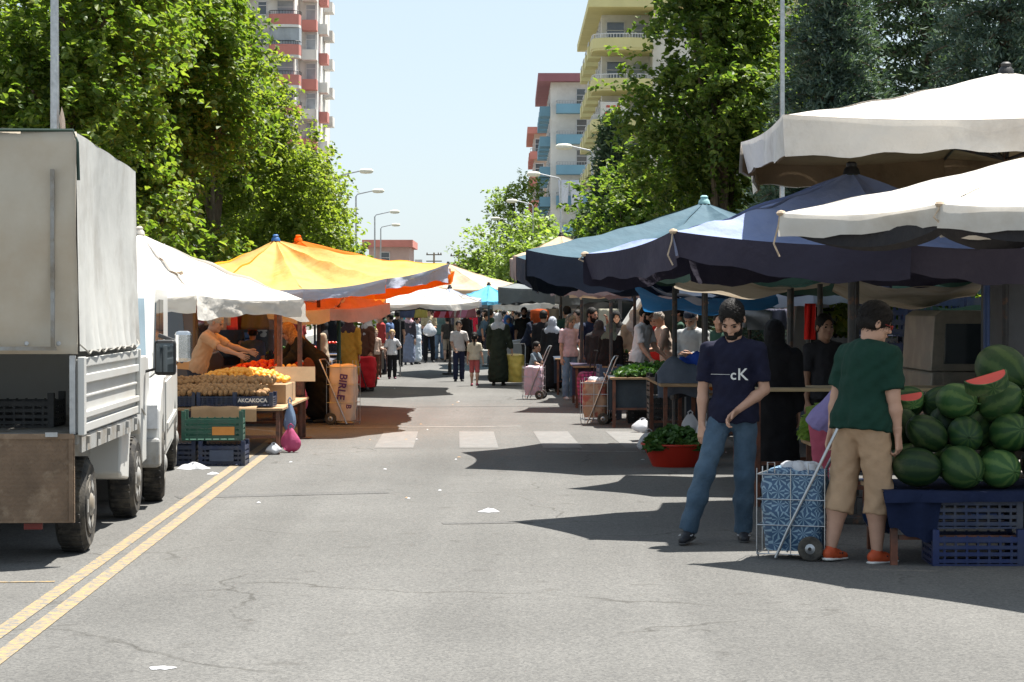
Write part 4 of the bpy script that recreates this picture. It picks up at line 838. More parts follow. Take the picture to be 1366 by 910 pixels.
def hedge(label, X, Y, L_, H, D, m, seed):
    r = np.random.default_rng(seed); n = int(L_*H*D*420); p = np.stack([r.uniform(-D/2, D/2, n), r.uniform(0, L_, n), r.uniform(.05, 1, n)**.7*H], 1); p += r.normal(size=p.shape)*.08
    p[:, 0] += -.026*p[:, 1]
    v, f = leaf_arrays(p, r.normal(size=p.shape)+np.array([0,0,.8]), .17, r, False)
    t = thing('hedge', label, 'hedge', (X, Y, .1)); npmesh('foliage', v, f, m, t, smooth=False)
    b = MB(); [b.tube([(r.uniform(-D/3, D/3)-.026*y, y, 0), (r.uniform(-D/3, D/3)-.026*y, y+.1, H*.8)], [.03, .01], 5) for y in np.arange(.3, L_, .7)]; b.build('stems', M_bark, t)
hedge('dense dark hedge behind the left stalls', roadx(36)-8.2, 36, 34, 2.6, 1.4, LM2, 1)
hedge('dense dark hedge behind the right stalls', roadx(30)+7.9, 30, 40, 2.6, 1.4, LM2, 2)
# ------------------------------------------------------------------ lettering
def text(parent, s, size, loc, rot, m, name='lettering', bold=.0, extr=.0008):
    cu = bpy.data.curves.new('t', 'FONT'); cu.body = s; cu.size = size; cu.align_x = 'CENTER'; cu.align_y = 'CENTER'; cu.extrude = extr; cu.offset = bold
    o = bpy.data.objects.new('t', cu); C.objects.link(o); dg = bpy.context.evaluated_depsgraph_get(); me = bpy.data.meshes.new_from_object(o.evaluated_get(dg))
    bpy.data.objects.remove(o); me.materials.clear(); me.materials.append(m); q = bpy.data.objects.new(name, me); q.location = loc; q.rotation_euler = rot; return link(q, parent)
M_ink = plain((.03,.03,.05), .7); M_wink = plain((.6,.6,.58), .7)
# ------------------------------------------------------------------ crates
def crate_mesh(w=.56, d=.38, h=.24, posts=.04, rows=4):
    b = MB(); t = .012
    b.bb((-w/2, -d/2, 0), (w/2, d/2, .012))
    for sx in (-1, 1):
        for sy in (-1, 1):
            x, y = sx*(w/2-.02), sy*(d/2-.02); b.bb((x-.022, y-.022, .012), (x+.022, y+.022, h+posts))
    rh = (h-.03)/rows
    for r_ in range(rows):
        z = .02+r_*rh; g = .55 if r_ < rows-1 else .8
        for s in (-1, 1):
            b.bb((-w/2+.042, s*(d/2-.006)-t/2, z), (w/2-.042, s*(d/2-.006)+t/2, z+rh*g)); b.bb((s*(w/2-.006)-t/2, -d/2+.042, z), (s*(w/2-.006)+t/2, d/2-.042, z+rh*g))
    k = 7
    for i in range(k):
        x = -w/2+.042+(w-.084)*(i+.5)/k
        for s in (-1, 1): b.bb((x-.008, s*(d/2-.0085)-.004, .0125), (x+.008, s*(d/2-.0085)+.004, h-.012))
    for i in range(4):
        y = -d/2+.042+(d-.084)*(i+.5)/4
        for s in (-1, 1): b.bb((s*(w/2-.0085)-.004, y-.008, .0125), (s*(w/2-.0085)+.004, y+.008, h-.012))
    return b
cm_navy = mat('crate_navy', (.018,.03,.075), .5, .25, 6, dirt=(.05,.055,.07), dscale=5); cm_green = mat('crate_green', (.02,.09,.06), .5, .25, 6, dirt=(.05,.09,.07), dscale=5)
cm_black = mat('crate_black', (.014,.014,.015), .5, .2, 6, dirt=(.04,.04,.04), dscale=5); cm_blue = mat('crate_blue', (.010,.022,.09), .5, .2, 6, dirt=(.025,.035,.08), dscale=5); cm_grey = plain((.06,.08,.13), .5)
def crate(label, loc, m, rz=0, size=(.56,.38,.24), tilt=0, group='plastic produce crates', posts=.04):
    o = crate_mesh(*size, posts=posts).build('crate', m); o.location = loc; o.rotation_euler = (tilt, 0, rz); return tag(o, label, 'crate', group)
def table(label, X, Y, w, d, h, m=M_wood, rz=0, name='stall_table'):
    t = thing(name, label, 'table', (X, Y, 0), rz); b = MB(); b.bb((-w/2, -d/2, h-.03), (w/2, d/2, h)); b.build('table_top', m, t, bevel=.004)
    for sx in (-1, 1):
        for sy in (-1, 1): q = MB(); q.box((sx*(w/2-.06), sy*(d/2-.06), (h-.032)/2), (.045, .045, h-.032)); q.build('leg', M_rust, t)
    q = MB(); q.bb((-w/2+.09, -d/2+.045, h*.35), (w/2-.09, -d/2+.075, h*.35+.03)); q.bb((-w/2+.09, d/2-.075, h*.35), (w/2-.09, d/2-.045, h*.35+.03)); q.build('stretcher', M_rust, t); return t
def drape(name, label, X, Y, w, d, h, drop, m, rz=0, seed=0, cat='cloth'):
    """cloth over a table top with hanging front and sides"""
    b = MB(); rd = random.Random(seed); a = rd.uniform(0, 6)
    def fn(u, v):
        x = -w/2-.02+(w+.04)*u
        L_ = drop+d; s = v*L_
        if s < drop: z = h+.014-(drop-s)*(1+.08*math.sin(u*7+a)); y = -d/2-.02-.02*math.sin(u*w*16+a)*(1-s/drop)
        else: z = h+.014+.004*math.sin(u*17+v*9); y = -d/2-.01+(s-drop)
        return (x, y, z)
    b.grid(fn, 40, 16); o = b.build(name, m, smooth='full'); o.location = (X, Y, 0); o.rotation_euler = (0, 0, rz); return tag(o, label, cat)
# ------------------------------------------------------------------ produce
def lump(r, seed, n=12, am=.09, el=(1,1,1)):
    b = MB(); b.ball((0,0,0), (r*el[0], r*el[1], r*el[2]), n); rd = random.Random(seed); ph = [rd.uniform(0, 6) for _ in range(3)]
    b.v = [tuple(c*(1+am*math.sin(v[0]/r*2+ph[0])*math.sin(v[1]/r*2.4+ph[1])+am*.5*math.sin(v[2]/r*4+ph[2])) for c in v) for v in b.v]; return b
M_pot = mat('potato_skin', (.36,.20,.085), .8, .2, 14, dirt=(.2,.12,.06), dscale=20); M_apr = mat('apricot_skin', (.72,.30,.03), .55, .1, 10, col2=(.75,.38,.05)); M_tom = mat('tomato_skin', (.55,.03,.012), .25, .2, 6); M_pep = mat('green_pepper', (.06,.16,.02), .35, .3, 8)
def protos(nm, r, m, k=3, am=.06, el=(1,1,1), n=12):
    return [lump(r, i*7+1, n, am, el) .build(nm+'_m', m, smooth='full') for i in range(k)]
def heap(name, pr, label, cat, group, cx, cy, w, d, z0, hh, rz=0, sp=.06, seed=0, flat=0, limit=999, slope=0, layers=1):
    rd = random.Random(seed); n = 0
    nx, ny = int(w/sp), int(d/sp)
    for la in range(layers):
        for i in range(nx):
            for j in range(ny):
                if n >= limit: return
                u, v = (i+.5+rd.uniform(-.2,.2)+(j % 2)*.3-.15)/nx*2-1, (j+.5+rd.uniform(-.2,.2))/ny*2-1
                if la: u *= .8; v *= .8
                z = z0+hh*(1-abs(u)**2.2)*(1-abs(v)**2.2)**.8+slope*(v+1)/2*d+rd.uniform(-.008,.012)-la*sp*.8
                x, y = u*w/2, v*d/2; o = pr[rd.randrange(len(pr))].copy(); o.name = name; C.objects.link(o)
                o.location = (cx+x*math.cos(rz)-y*math.sin(rz), cy+x*math.sin(rz)+y*math.cos(rz), z); o.rotation_euler = (rd.uniform(0,6), rd.uniform(0,6), rd.uniform(0,6)); s = rd.uniform(.85,1.18); o.scale = (s,s,s)
                tag(o, label, cat, group); n += 1
pp = protos('potato', .036, M_pot, 3, .08, (1.2,.92,.85)); pa = protos('apricot', .034, M_apr, 2); pt = protos('tomato', .045, M_tom, 2, .03, (1,1,.85)); pg = protos('pepper', .04, M_pep, 2, .1, (1.7,.7,.7)); ppc = protos('peach', .04, mat('peach_skin', (.62,.35,.14), .7, .2, 8, col2=(.7,.5,.2)), 2)
# --- left potato stall
table('low wooden table carrying the potato crates, on the left', -3.55, 27.9, 1.75, 3.4, .54)
drape('cardboard_sheet', 'torn brown cardboard hanging over the front of the potato table', -3.35, 26.4, .72, .5, .545, .16, M_card, seed=3, cat='cardboard')
for i, (X, tx) in enumerate([(-3.98, ''), (-3.48, ''), (-3.05, 'AKCAKOCA')]):
    Y = 26.55-.03*i
    o = crate(['navy crate of potatoes, left end of the front row, half behind the van', 'navy crate of potatoes in the middle of the front row', 'navy crate of potatoes with white lettering at the right end of the front row'][i], (X+.02, Y, .556), cm_navy, .03-.03*i, (.47,.36,.13), R(0), posts=.035)
    if tx:
        q = MB(); q.bb((-.15,-.1945,.025), (.15,-.1925,.115)); q.build('label_panel', cm_navy, o)
        text(o, tx, .062, (0, -.1962, .07), (R(90), 0, 0), M_wink, bold=.0018)
heap('potato', pp, 'brown potato heaped up in the front crates of the left stall', 'potato', 'potatoes heaped in the front crates', -3.5, 26.62, 1.38, .5, .69, .05, sp=.062, seed=1, limit=165, slope=.12, layers=1)
heap('potato', pp, 'brown potato heaped up in the front crates of the left stall', 'potato', 'potatoes heaped in the front crates', -3.5, 27.1, 1.4, .45, .80, .02, sp=.066, seed=2, limit=120, slope=.12)
b = MB(); b.box((0,0,.12), (1.5, 1.2, .24)); o = b.build('cardboard_box', M_card, bevel=.01); o.location = (-3.5, 27.95, .541); tag(o, 'long flat cardboard tray behind the potatoes', 'box')
heap('apricot', pa, 'small orange apricot in the big heap behind the potatoes', 'apricot', 'apricots heaped behind the potatoes', -3.35, 28.1, 1.15, .8, .815, .12, sp=.064, seed=3, limit=200)
b = MB(); b.box((0,0,.0), (.5, .012, .2), (R(-25), 0, .1)); o = b.build('cardboard_flap', M_card); o.location = (-2.72, 28.2, .88); tag(o, 'light cardboard flap at the right end of the apricot heap', 'cardboard')
sg = thing('price_sign', 'orange card price sign reading 250, stuck on a stick in the potatoes', 'sign', (-4.02, 26.95, .80), R(8)); b = MB(); b.box((0,0,.28), (.30, .008, .20), (0, R(4), 0)); b.build('card', mat('orange_card', (.62,.30,.12), .85, .05, 4), sg)
b = MB(); b.tube([(0,.012,0), (0,.012,.3)], .008, 6); b.build('stick', M_wood, sg); text(sg, '250', .12, (0, -.0055, .28), (R(90), R(-4), 0), M_ink, bold=.001)
b = MB(); b.bb((-.2,-.15,0), (.2,.15,.25)); b.bb((-.22,-.17,.2505), (.22,.17,.27)); o = b.build('wooden_box', mat('brown_box', (.16,.09,.05), .8, .3, 5)); o.location = (-4.35, 29.4, .541); tag(o, 'dark wooden box with a lid beside the orange-lit seller', 'box')
# crates on the road
crate('green plastic crate on top of the navy crates by the van', (-3.26, 24.55, .272), cm_green, .06, (.66,.42,.25), posts=.07)
crate('navy crate on the asphalt under the green crate', (-3.14, 24.5, .001), cm_navy, 0, (.5,.4,.235), posts=.034)
crate('navy crate on the asphalt, left of the one under the green crate', (-3.69, 24.56, .001), cm_navy, .03, (.5,.4,.235), posts=.034)
q = [o for o in C.objects if o.get('label','').startswith('navy crate on the asphalt under')][0]
b = MB(); b.bb((-.13,-.2125,.05), (.13,-.2085,.17)); b.build('label_panel', cm_grey, q)
q = [o for o in C.objects if o.get('label','').startswith('green plastic crate')][0]
b = MB(); b.bb((.0,-.2225,.06), (.24,-.2185,.15)); b.build('paper_label', mat('label_orange', (.6,.25,.06), .8), q)
def scrap(label, px, py, w, d, h, m, seed=0, name='plastic_bag', cat='litter', z=0):
    g = G(px, py); r = random.Random(seed); b = MB(); ph = [r.uniform(0, 6) for _ in range(4)]
    def fn(u, v):
        a = 2*math.pi*u; rr = v*(1+.25*math.sin(2*a+ph[0])+.15*math.sin(5*a+ph[1])); return (math.cos(a)*rr*w/2, math.sin(a)*rr*d/2, .004+h*(1-v**2)*(1+.3*math.sin(3*a+ph[2])+.2*math.sin(v*9+a*4+ph[3])))
    b.grid(fn, 28, 8); o = b.build(name, m, smooth='full', fix=False); o.location = (g.x, g.y, z); return tag(o, label, cat)
M_wbag = mat('white_plastic', (.62,.63,.66), .4, .06, 8, bump=.5, bscale=14, transl=.3); M_pbag = mat('pink_plastic', (.55,.12,.25), .35, .1, 8, bump=.5, bscale=14, transl=.35); M_bbag = mat('blue_plastic', (.02,.05,.13), .3, .1, 8, bump=.5, bscale=14, transl=.15)
M_cbag = mat('bluish_plastic', (.28,.38,.52), .3, .1, 8, bump=.5, bscale=14, transl=.4)
scrap('flattened white plastic bag on the asphalt beside the van wheel', 258, 626, .28, .25, .05, M_wbag, 1)
scrap('small white scrap on the asphalt right of the flattened bag', 283, 633, .12, .1, .015, M_wbag, 2, 'paper_scrap')
scrap('white scrap of paper lying in the middle of the road', 652, 683, .14, .25, .02, M_wbag, 3, 'paper_scrap')
scrap('white paper scrap at the very bottom left of the road', 215, 893, .10, .12, .006, M_wbag, 4, 'paper_scrap')
for i in range(26):
    rd = random.Random(i+100); px = rd.uniform(200, 1000); py = rd.uniform(500, 690)
    if i < 16: px = rd.uniform(340, 620)
    scrap('tiny pale scrap trodden onto the road', px, py, rd.uniform(.02,.045), rd.uniform(.03,.06), .006, M_card if i % 2 else M_wbag, i, 'paper_scrap', 'litter')['group'] = 'tiny scraps littering the road'
def bag(label, loc, w, h, m, seed=0, hang=False, name='carrier_bag', rz=0):
    t = thing(name, label, 'bag', loc, rz); b = MB(); rd = random.Random(seed); ph = [rd.uniform(0, 6) for _ in range(4)]
    def fn(u, v):
        a = 2*math.pi*u; prof = math.sin(min(1, v*1.02)**.7*math.pi*.80+.25)*(1-.25*v) if v < 1 else .2
        rr = w/2*max(.16, prof)*(1+.06*math.sin(5*a+ph[0]+v*3)+.05*math.sin(9*a+ph[1]-v*5)); return (math.cos(a)*rr, math.sin(a)*rr*.7, .01+h*.8*v+.01*math.sin(3*a+ph[2]))
    b.grid(fn, 24, 12); b.poly([fn(i/24, 0) for i in range(24)]); b.build('sack', m, t, smooth='full', fix=False)
    q = MB(); [q.tube([(s*w*.08,0,h*.78), (s*w*.12,.01,h*.92), (0,.0,h)], .008, 6) for s in (-1,1)]; q.build('handle', m, t); return t
bag('pink carrier bag standing at the foot of the potato table', (-2.62, 26.6, 0), .26, .34, M_pbag, 1); bag('bluish carrier bag hanging from the right end of the potato table', (-2.66, 26.9, .22), .16, .42, M_cbag, 2)
bag('white crumpled bag on the ground beside the pink bag', (-2.78, 26.2, 0), .2, .14, M_wbag, 3)
for i, (px, py, m, lb) in enumerate([(392, 545, M_cbag, 'pale blue bag hanging on the tomato stall, left of the bending woman'), (404, 548, M_pbag, 'pink bag hanging on the tomato stall beside the pale blue one')]):
    p = P(px, py, 32.5); bag(lb, (p.x, p.y, p.z), .16, .42, m, 5+i)
# --- left tomato stall and the ones beyond
table('wooden stall table piled with tomatoes on the left', -3.75, 33.6, 1.5, 2.6, .72)
drape('stall_cloth', 'dark cloth covering the front of the tomato table', -3.75, 33.6, 1.5, 2.4, .72, .5, cloth((.05,.04,.04)), seed=5)
heap('tomato', pt, 'red tomato heaped on the left stall in front of the bending woman', 'tomato', 'tomatoes on the left stall', -3.6, 33.9, 1.3, 1.2, .76, .13, sp=.1, seed=6, limit=150)
heap('peach', ppc, 'yellow orange peach in the small heap before the bending woman', 'peach', 'peaches on the left stall', -3.25, 32.75, .5, .5, .76, .1, sp=.085, seed=7)
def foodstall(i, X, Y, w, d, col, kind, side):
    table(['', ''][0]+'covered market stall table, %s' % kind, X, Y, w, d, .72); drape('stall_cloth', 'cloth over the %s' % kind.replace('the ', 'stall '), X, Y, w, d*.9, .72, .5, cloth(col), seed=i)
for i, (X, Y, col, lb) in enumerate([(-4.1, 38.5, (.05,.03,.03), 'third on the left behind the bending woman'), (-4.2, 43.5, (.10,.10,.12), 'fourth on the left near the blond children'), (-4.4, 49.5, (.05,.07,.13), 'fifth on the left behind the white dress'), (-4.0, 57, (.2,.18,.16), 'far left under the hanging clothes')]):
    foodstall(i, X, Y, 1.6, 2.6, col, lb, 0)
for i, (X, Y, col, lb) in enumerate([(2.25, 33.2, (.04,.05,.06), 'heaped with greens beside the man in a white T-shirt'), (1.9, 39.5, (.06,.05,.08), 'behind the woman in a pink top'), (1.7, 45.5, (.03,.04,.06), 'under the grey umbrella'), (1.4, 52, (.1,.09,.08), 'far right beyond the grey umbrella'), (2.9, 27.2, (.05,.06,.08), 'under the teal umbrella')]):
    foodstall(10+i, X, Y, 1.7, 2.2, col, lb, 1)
def boxes(prefix, spots, m, size=(.5,.36,.26)):
    for (lb, X, Y, z, rz) in spots: crate(prefix+' '+lb, (X, Y, z), m, rz, size)
rd = random.Random(5)
for i, (X, Y, m) in enumerate([(-4.3, 38, cm_navy), (-3.9, 38.3, cm_green), (-4.4, 43, cm_black), (-3.8, 43.2, cm_navy), (-4.5, 49, cm_navy), (-3.9, 49.2, cm_black), (1.9, 39, cm_black), (2.4, 39.2, cm_navy), (1.5, 45, cm_navy), (2.0, 45, cm_black)]):
    crate('%s produce crate, %s on the %s stall table %s' % ('navy' if m is cm_navy else 'green' if m is cm_green else 'black', 'left one' if i in (0,2,4,6,8) else 'right one', ['third left','third left','fourth left','fourth left','fifth left','fifth left','pink-top woman\'s','pink-top woman\'s','grey umbrella\'s','grey umbrella\'s'][i], 'in the background'), (X, Y, .735), m, rd.uniform(-.1, .1), (.5,.36,.22), group='crates on the background stalls')
    heap('tomato' if i % 2 else 'pepper', pt if i % 2 else pg, 'round red tomato in a background crate' if i % 2 else 'green pepper in a background crate', 'tomato' if i % 2 else 'pepper', 'produce in the background crates', X, Y, .42, .28, .9, .05, sp=.12, seed=i+20)
# --- greens
M_leafg = leafmat('vegetable_leaves', (.03,.09,.02), (.04,.10,.022), (.08,.16,.035), .12); M_lett = leafmat('lettuce_leaves', (.16,.26,.06), (.25,.36,.10), (.4,.48,.2), .3)
def greens(label, X, Y, z, w, d, h, m, n, ls, seed=0, name='leafy_greens', long=2.2):
    r = np.random.default_rng(seed); u = r.uniform(-1, 1, n); v = r.uniform(-1, 1, n); top = h*np.clip(1-u*u, 0, 1)**.6*np.clip(1-v*v, 0, 1)**.6; zz = top*r.uniform(.5, 1.05, n)
    c = np.stack([u*w/2, v*d/2, zz+.02], 1); nn = r.normal(size=c.shape)*.6+np.array([0,0,.8]); V_, Fq = leaf_arrays(c, nn, ls, r, True)
    b = MB(); b.grid(lambda a, e: ((a-.5)*w*.92, (e-.5)*d*.92, .002+h*.8*max(0, 1-(2*a-1)**2)**.6*max(0, 1-(2*e-1)**2)**.6), 10, 10)
    base = np.array(b.v); fb = np.array(b.f)+len(V_); o = npmesh(name, np.concatenate([V_, base]), np.concatenate([Fq, fb]), m, smooth=False, label=label, cat='vegetables', kind='stuff'); o.location = (X, Y, z); return o
bz = thing('basin', 'big red plastic basin on the asphalt, filled with long green peppers', 'basin', (1.77, 24.3, 0)); b = MB(); b.lathe([(.24, .004), (.25, .0), (.355, .225), (.38, .235), (.38, .25), (.345, .25), (.24, .02), (.0, .015)], n=40); b.build('tub', mat('red_plastic', (.42,.025,.012), .35, .08, 4, bump=.04), bz, smooth=True)
greens('heap of long green peppers and leaves in the red basin', 1.77, 24.3, .18, .66, .66, .22, M_leafg, 700, .10, 3, 'green_peppers')
greens('heap of dark greens on the stall beside the man in a white T-shirt', 2.15, 32.6, .73, 1.3, .9, .16, M_leafg, 1200, .11, 4)
greens('pale lettuces stacked behind the blue cart', 2.66, 18.7, .62, .42, .4, .26, M_lett, 300, .17, 5, 'lettuces'); 
greens('green herbs spread on the stall right of the white T-shirt man', 2.75, 30.6, .73, 1.0, .7, .12, M_leafg, 800, .10, 6)
greens('greens lying between the stalls under the teal umbrella', 2.7, 26.8, .74, 1.2, .8, .10, M_leafg, 600, .1, 7)
table('low table under the lettuces behind the blue cart', 2.75, 18.75, .6, .6, .6)
# right crates
crate('black crate holding a few orange carrots, beside the white T-shirt man', (1.93, 33.6, .001), cm_black, 0, (.42,.4,.30)); crate('second black crate stacked behind the one with carrots', (2.05, 34.2, .001), cm_black, 0, (.42,.4,.30))
heap('apricot', pa, 'orange carrot end in the black crate', 'carrot', 'carrots in the black crate', 1.93, 33.6, .3, .25, .24, .02, sp=.08, seed=31)
for k2 in range(3):
    crate(['lowest', 'middle', 'topmost'][k2]+' blue-grey crate in the stack left of the white T-shirt man', (1.50+.0, 34.6, .001+.27*k2), cm_grey, .05*k2, (.36,.36,.26))
    crate(['lowest', 'middle', 'topmost'][k2]+' black crate in the stack at the end of the clothes stall', (1.98, 29.0, .001+.29*k2), cm_black, .04*k2-.03, (.45,.4,.27), posts=.02)
sbx = [o for o in C.objects if o.get('label','').startswith('topmost black crate in the stack at')][0]
b = MB(); b.bb((-.18,-.206,.05), (.2,-.203,.24)); b.build('label_panel', cm_black, sbx); text(sbx, 'Online', .07, (.06, -.2085, .12), (R(90),0,0), M_wink)
table('stall table heaped with folded clothes and socks', 2.1, 26.3, .9, 2.6, .86)
rd = random.Random(9)
for i, (col, px, py, w, nm, lb) in enumerate([((.12,.14,.18), 905, 492, .5, 'folded_clothes', 'grey folded clothes on the edge of the clothes stall'), ((.03,.08,.4), 922, 484, .35, 'folded_clothes', 'bright blue garment on top of the clothes heap'), ((.65,.16,.02), 937, 483, .2, 'folded_clothes', 'small orange garment on the clothes heap'),
        ((.35,.35,.36), 938, 500, .25, 'folded_clothes', 'white socks spilling over the clothes heap'), ((.05,.05,.06), 925, 510, .4, 'folded_clothes', 'black garment hanging off the clothes stall'), ((.28,.29,.32), 912, 486, .3, 'folded_clothes', 'light grey garment on the clothes heap')]):
    Y = 25.6+.25*i if i < 6 else 31.0; p = P(px, py+6, Y); b = MB(); ph = [rd.uniform(0, 6) for _ in range(4)]
    def fn(u, v):
        x = (u-.5)*w; y = (v-.5)*.5; return (x, y, .12*max(0, 1-(2*u-1)**4)*max(0, 1-(2*v-1)**4)*(1+.35*math.sin(u*9+ph[0]+v*4)+.25*math.sin(v*13+ph[1]))-.10*abs(2*v-1)**3-(.16 if v < .2 else 0)*(1-v/.2)*(.9+.15*math.sin(u*8+ph[2])))
    b.grid(fn, 24, 16); o = b.build(nm, cloth(col), smooth='full', solid=.01); o.location = (p.x, Y, max(p.z, .89) if i < 6 else .92); tag(o, lb, 'clothes', 'clothes heaped on the right-hand stalls')
bag('tied white bag behind the red basin', (1.62, 26.6, 0), .3, .28, M_wbag, 11); bag('white sack beside the knee of the man in the navy T-shirt', (2.06, 24.2, 0), .26, .62, M_wbag, 12); bag('small white bag on the asphalt left of the pole by the basin', (1.8, 30.9, 0), .34, .2, M_wbag, 13); bag('white bag on the clothes heap crates', (2.0, 25.2, .3), .22, .26, M_wbag, 14)
# --- watermelon stall
def melon_mat(name, da, li, n):
    m, nt, b = newmat(name); L = nt.links; tc = nt.nodes.new('ShaderNodeTexCoord'); sp = nt.nodes.new('ShaderNodeSeparateXYZ'); L.new(tc.outputs['Object'], sp.inputs[0])
    at_ = nt.nodes.new('ShaderNodeMath'); at_.operation = 'ARCTAN2'; L.new(sp.outputs[1], at_.inputs[0]); L.new(sp.outputs[0], at_.inputs[1])
    no = nd(nt, 'ShaderNodeTexNoise', Scale=14.0, Detail=5.0, Roughness=.7); L.new(tc.outputs['Object'], no.inputs['Vector'])
    ma = nt.nodes.new('ShaderNodeMath'); ma.operation = 'MULTIPLY_ADD'; L.new(at_.outputs[0], ma.inputs[0]); ma.inputs[1].default_value = n
    m2 = nt.nodes.new('ShaderNodeMath'); m2.operation = 'MULTIPLY'; L.new(no.outputs[0], m2.inputs[0]); m2.inputs[1].default_value = 5.5; L.new(m2.outputs[0], ma.inputs[2])
    si = nt.nodes.new('ShaderNodeMath'); si.operation = 'SINE'; L.new(ma.outputs[0], si.inputs[0])
    r = nt.nodes.new('ShaderNodeValToRGB'); mr = nt.nodes.new('ShaderNodeMapRange'); mr.inputs['From Min'].default_value = -1; L.new(si.outputs[0], mr.inputs[0]); L.new(mr.outputs[0], r.inputs[0])
    r.color_ramp.elements[0].color = c4(da); r.color_ramp.elements[0].position = .38; r.color_ramp.elements[1].color = c4(li); r.color_ramp.elements[1].position = .85
    oi = nt.nodes.new('ShaderNodeObjectInfo'); hv = nt.nodes.new('ShaderNodeHueSaturation'); L.new(r.outputs[0], hv.inputs['Color']); mv = nt.nodes.new('ShaderNodeMapRange'); L.new(oi.outputs['Random'], mv.inputs[0]); mv.inputs['To Min'].default_value = .65; mv.inputs['To Max'].default_value = 1.5; L.new(mv.outputs[0], hv.inputs['Value'])
    n3 = nd(nt, 'ShaderNodeTexNoise', Scale=4.0, Detail=6.0, Roughness=.7); L.new(tc.outputs['Object'], n3.inputs['Vector']); r3 = nt.nodes.new('ShaderNodeMapRange'); r3.inputs['From Min'].default_value = .56; r3.inputs['From Max'].default_value = .74; r3.inputs['To Max'].default_value = .7; L.new(n3.outputs[0], r3.inputs[0])
    m3 = nt.nodes.new('ShaderNodeMix'); m3.data_type = 'RGBA'; L.new(r3.outputs[0], m3.inputs[0]); L.new(hv.outputs[0], m3.inputs[6]); m3.inputs[7].default_value = (.10,.105,.05,1)
    L.new(m3.outputs[2], b.inputs['Base Color']); b.inputs['Roughness'].default_value = .5; b.inputs['Specular IOR Level'].default_value = .25; return m
MM = [melon_mat('melon_rind', (.012,.04,.012), (.036,.075,.02), 9), melon_mat('melon_rind_pale', (.02,.06,.018), (.055,.105,.03), 8), melon_mat('melon_rind_dark', (.008,.028,.01), (.02,.045,.012), 10)]
mpro = []
for i in range(3):
    b = MB(); b.ball((0,0,0), ((.132,.126,.172),(.136,.132,.156),(.126,.132,.166))[i], 32); b.tube([(0,0,.145+.01*i), (.004,.003,.17+.01*i), (.012,.006,.185+.01*i)], .006, 6); mpro.append(b.build('melon_m', MM[i], smooth='full'))
def melon(x, y, z, rot, s, k, lb):
    o = mpro[k].copy(); o.name = 'watermelon'; C.objects.link(o); o.location = (x, y, z); o.rotation_euler = rot; o.scale = (s,s,s); tag(o, lb, 'watermelon', 'watermelons piled on the right-hand stall')
rd = random.Random(12); ORD = ['first','second','third','fourth','fifth','sixth','seventh','eighth']
def mrow(n, x0, dx, y, z, lb, s0=1.0):
    for i in range(n): melon(x0+i*dx+rd.uniform(-.02,.02), y+rd.uniform(-.03,.03), z+rd.uniform(-.01,.012), (R(rd.choice([80, 95, 60, 20, 120])), R(rd.uniform(-30,30)), R(rd.uniform(-70,70))), s0*rd.uniform(.93,1.06), rd.randrange(3), ORD[i]+' from the left: '+lb)
Ym = 15.25; zt = .50
mrow(8, 2.70, .285, Ym-.27, zt+.14, 'striped watermelon in the lowest front row of the pile')
mrow(8, 2.72, .285, Ym+.02, zt+.15, 'striped watermelon low down behind the front row')
mrow(8, 2.78, .285, Ym-.15, zt+.355, 'striped watermelon in the second layer of the pile')
mrow(8, 2.66, .285, Ym+.16, zt+.37, 'striped watermelon in the second layer, towards the back')
mrow(7, 3.02, .285, Ym+.0, zt+.565, 'striped watermelon in the third layer of the pile')
mrow(7, 2.72, .30, Ym+.42, zt+.52, 'striped watermelon high at the back of the pile')
mrow(1, 3.38, .38, Ym+.25, zt+.78, 'big striped watermelon crowning the pile', 1.25)
def slice_(label, x, y, z, rot, s=1):
    t = thing('watermelon_slice', label, 'watermelon', (x,y,z)); t.rotation_euler = rot
    b = MB(); b.prism([(.16*math.cos(a), .16*math.sin(a)) for a in [math.pi+math.pi*i/16 for i in range(17)]], .10, 'xz', -.05); b.build('flesh', mat('melon_flesh', (.55,.035,.03), .4, .1, 10), t)
    b = MB(); n = 16; pts = [math.pi+math.pi*i/n for i in range(n+1)]
    out = [(.175*math.cos(a), .175*math.sin(a)) for a in pts]+[(.161*math.cos(a), .161*math.sin(a)) for a in pts[::-1]]; b.prism(out, .10, 'xz', -.05); b.build('rind', MM[1], t); t.scale = (s,s,s)
slice_('cut red watermelon half lying on the pile, nearest the man in shorts', 2.66, 15.12, 1.10, (R(-65), R(-8), R(10)), .6)
slice_('long cut red watermelon wedge on top of the pile', 3.16, 15.0, 1.22, (R(-70), R(-16), R(5)), .85)
table('low stall table under the watermelons', 3.85, 15.4, 2.75, 1.1, .48)
drape('tarp', 'dark blue sheet spread under the watermelons, hanging at the left', 3.85, 15.4, 2.75, 1.13, .482, .07, cloth((.007,.013,.04)), seed=8, cat='tarp')
sheet('plastic_sheet', 'crumpled dark blue plastic hanging from the left corner of the melon table', (2.45,14.86,.50), (2.85,14.84,.50), (2.8,14.84,.17), (2.5,14.86,.25), cloth((.007,.013,.04)), .02, wr=.02, seed=12)
for (X, z, m, lb) in [(3.08, .001, cm_blue, 'bright blue crate on the ground under the watermelons, left one'), (3.08, .245, cm_navy, 'navy crate on top of the left blue crate under the watermelons'), (3.72, .001, cm_blue, 'bright blue crate on the ground under the watermelons, right one'), (3.72, .245, cm_navy, 'navy crate on top of the right blue crate under the watermelons')]:
    crate(lb, (X, 15.03 if z < .1 else 15.06, z), m, 0, (.6,.4,.21), posts=.03)
bag('dark blue carrier bag hanging beside the man in shorts', (2.50, 15.15, .18), .3, .52, M_bbag, 15)
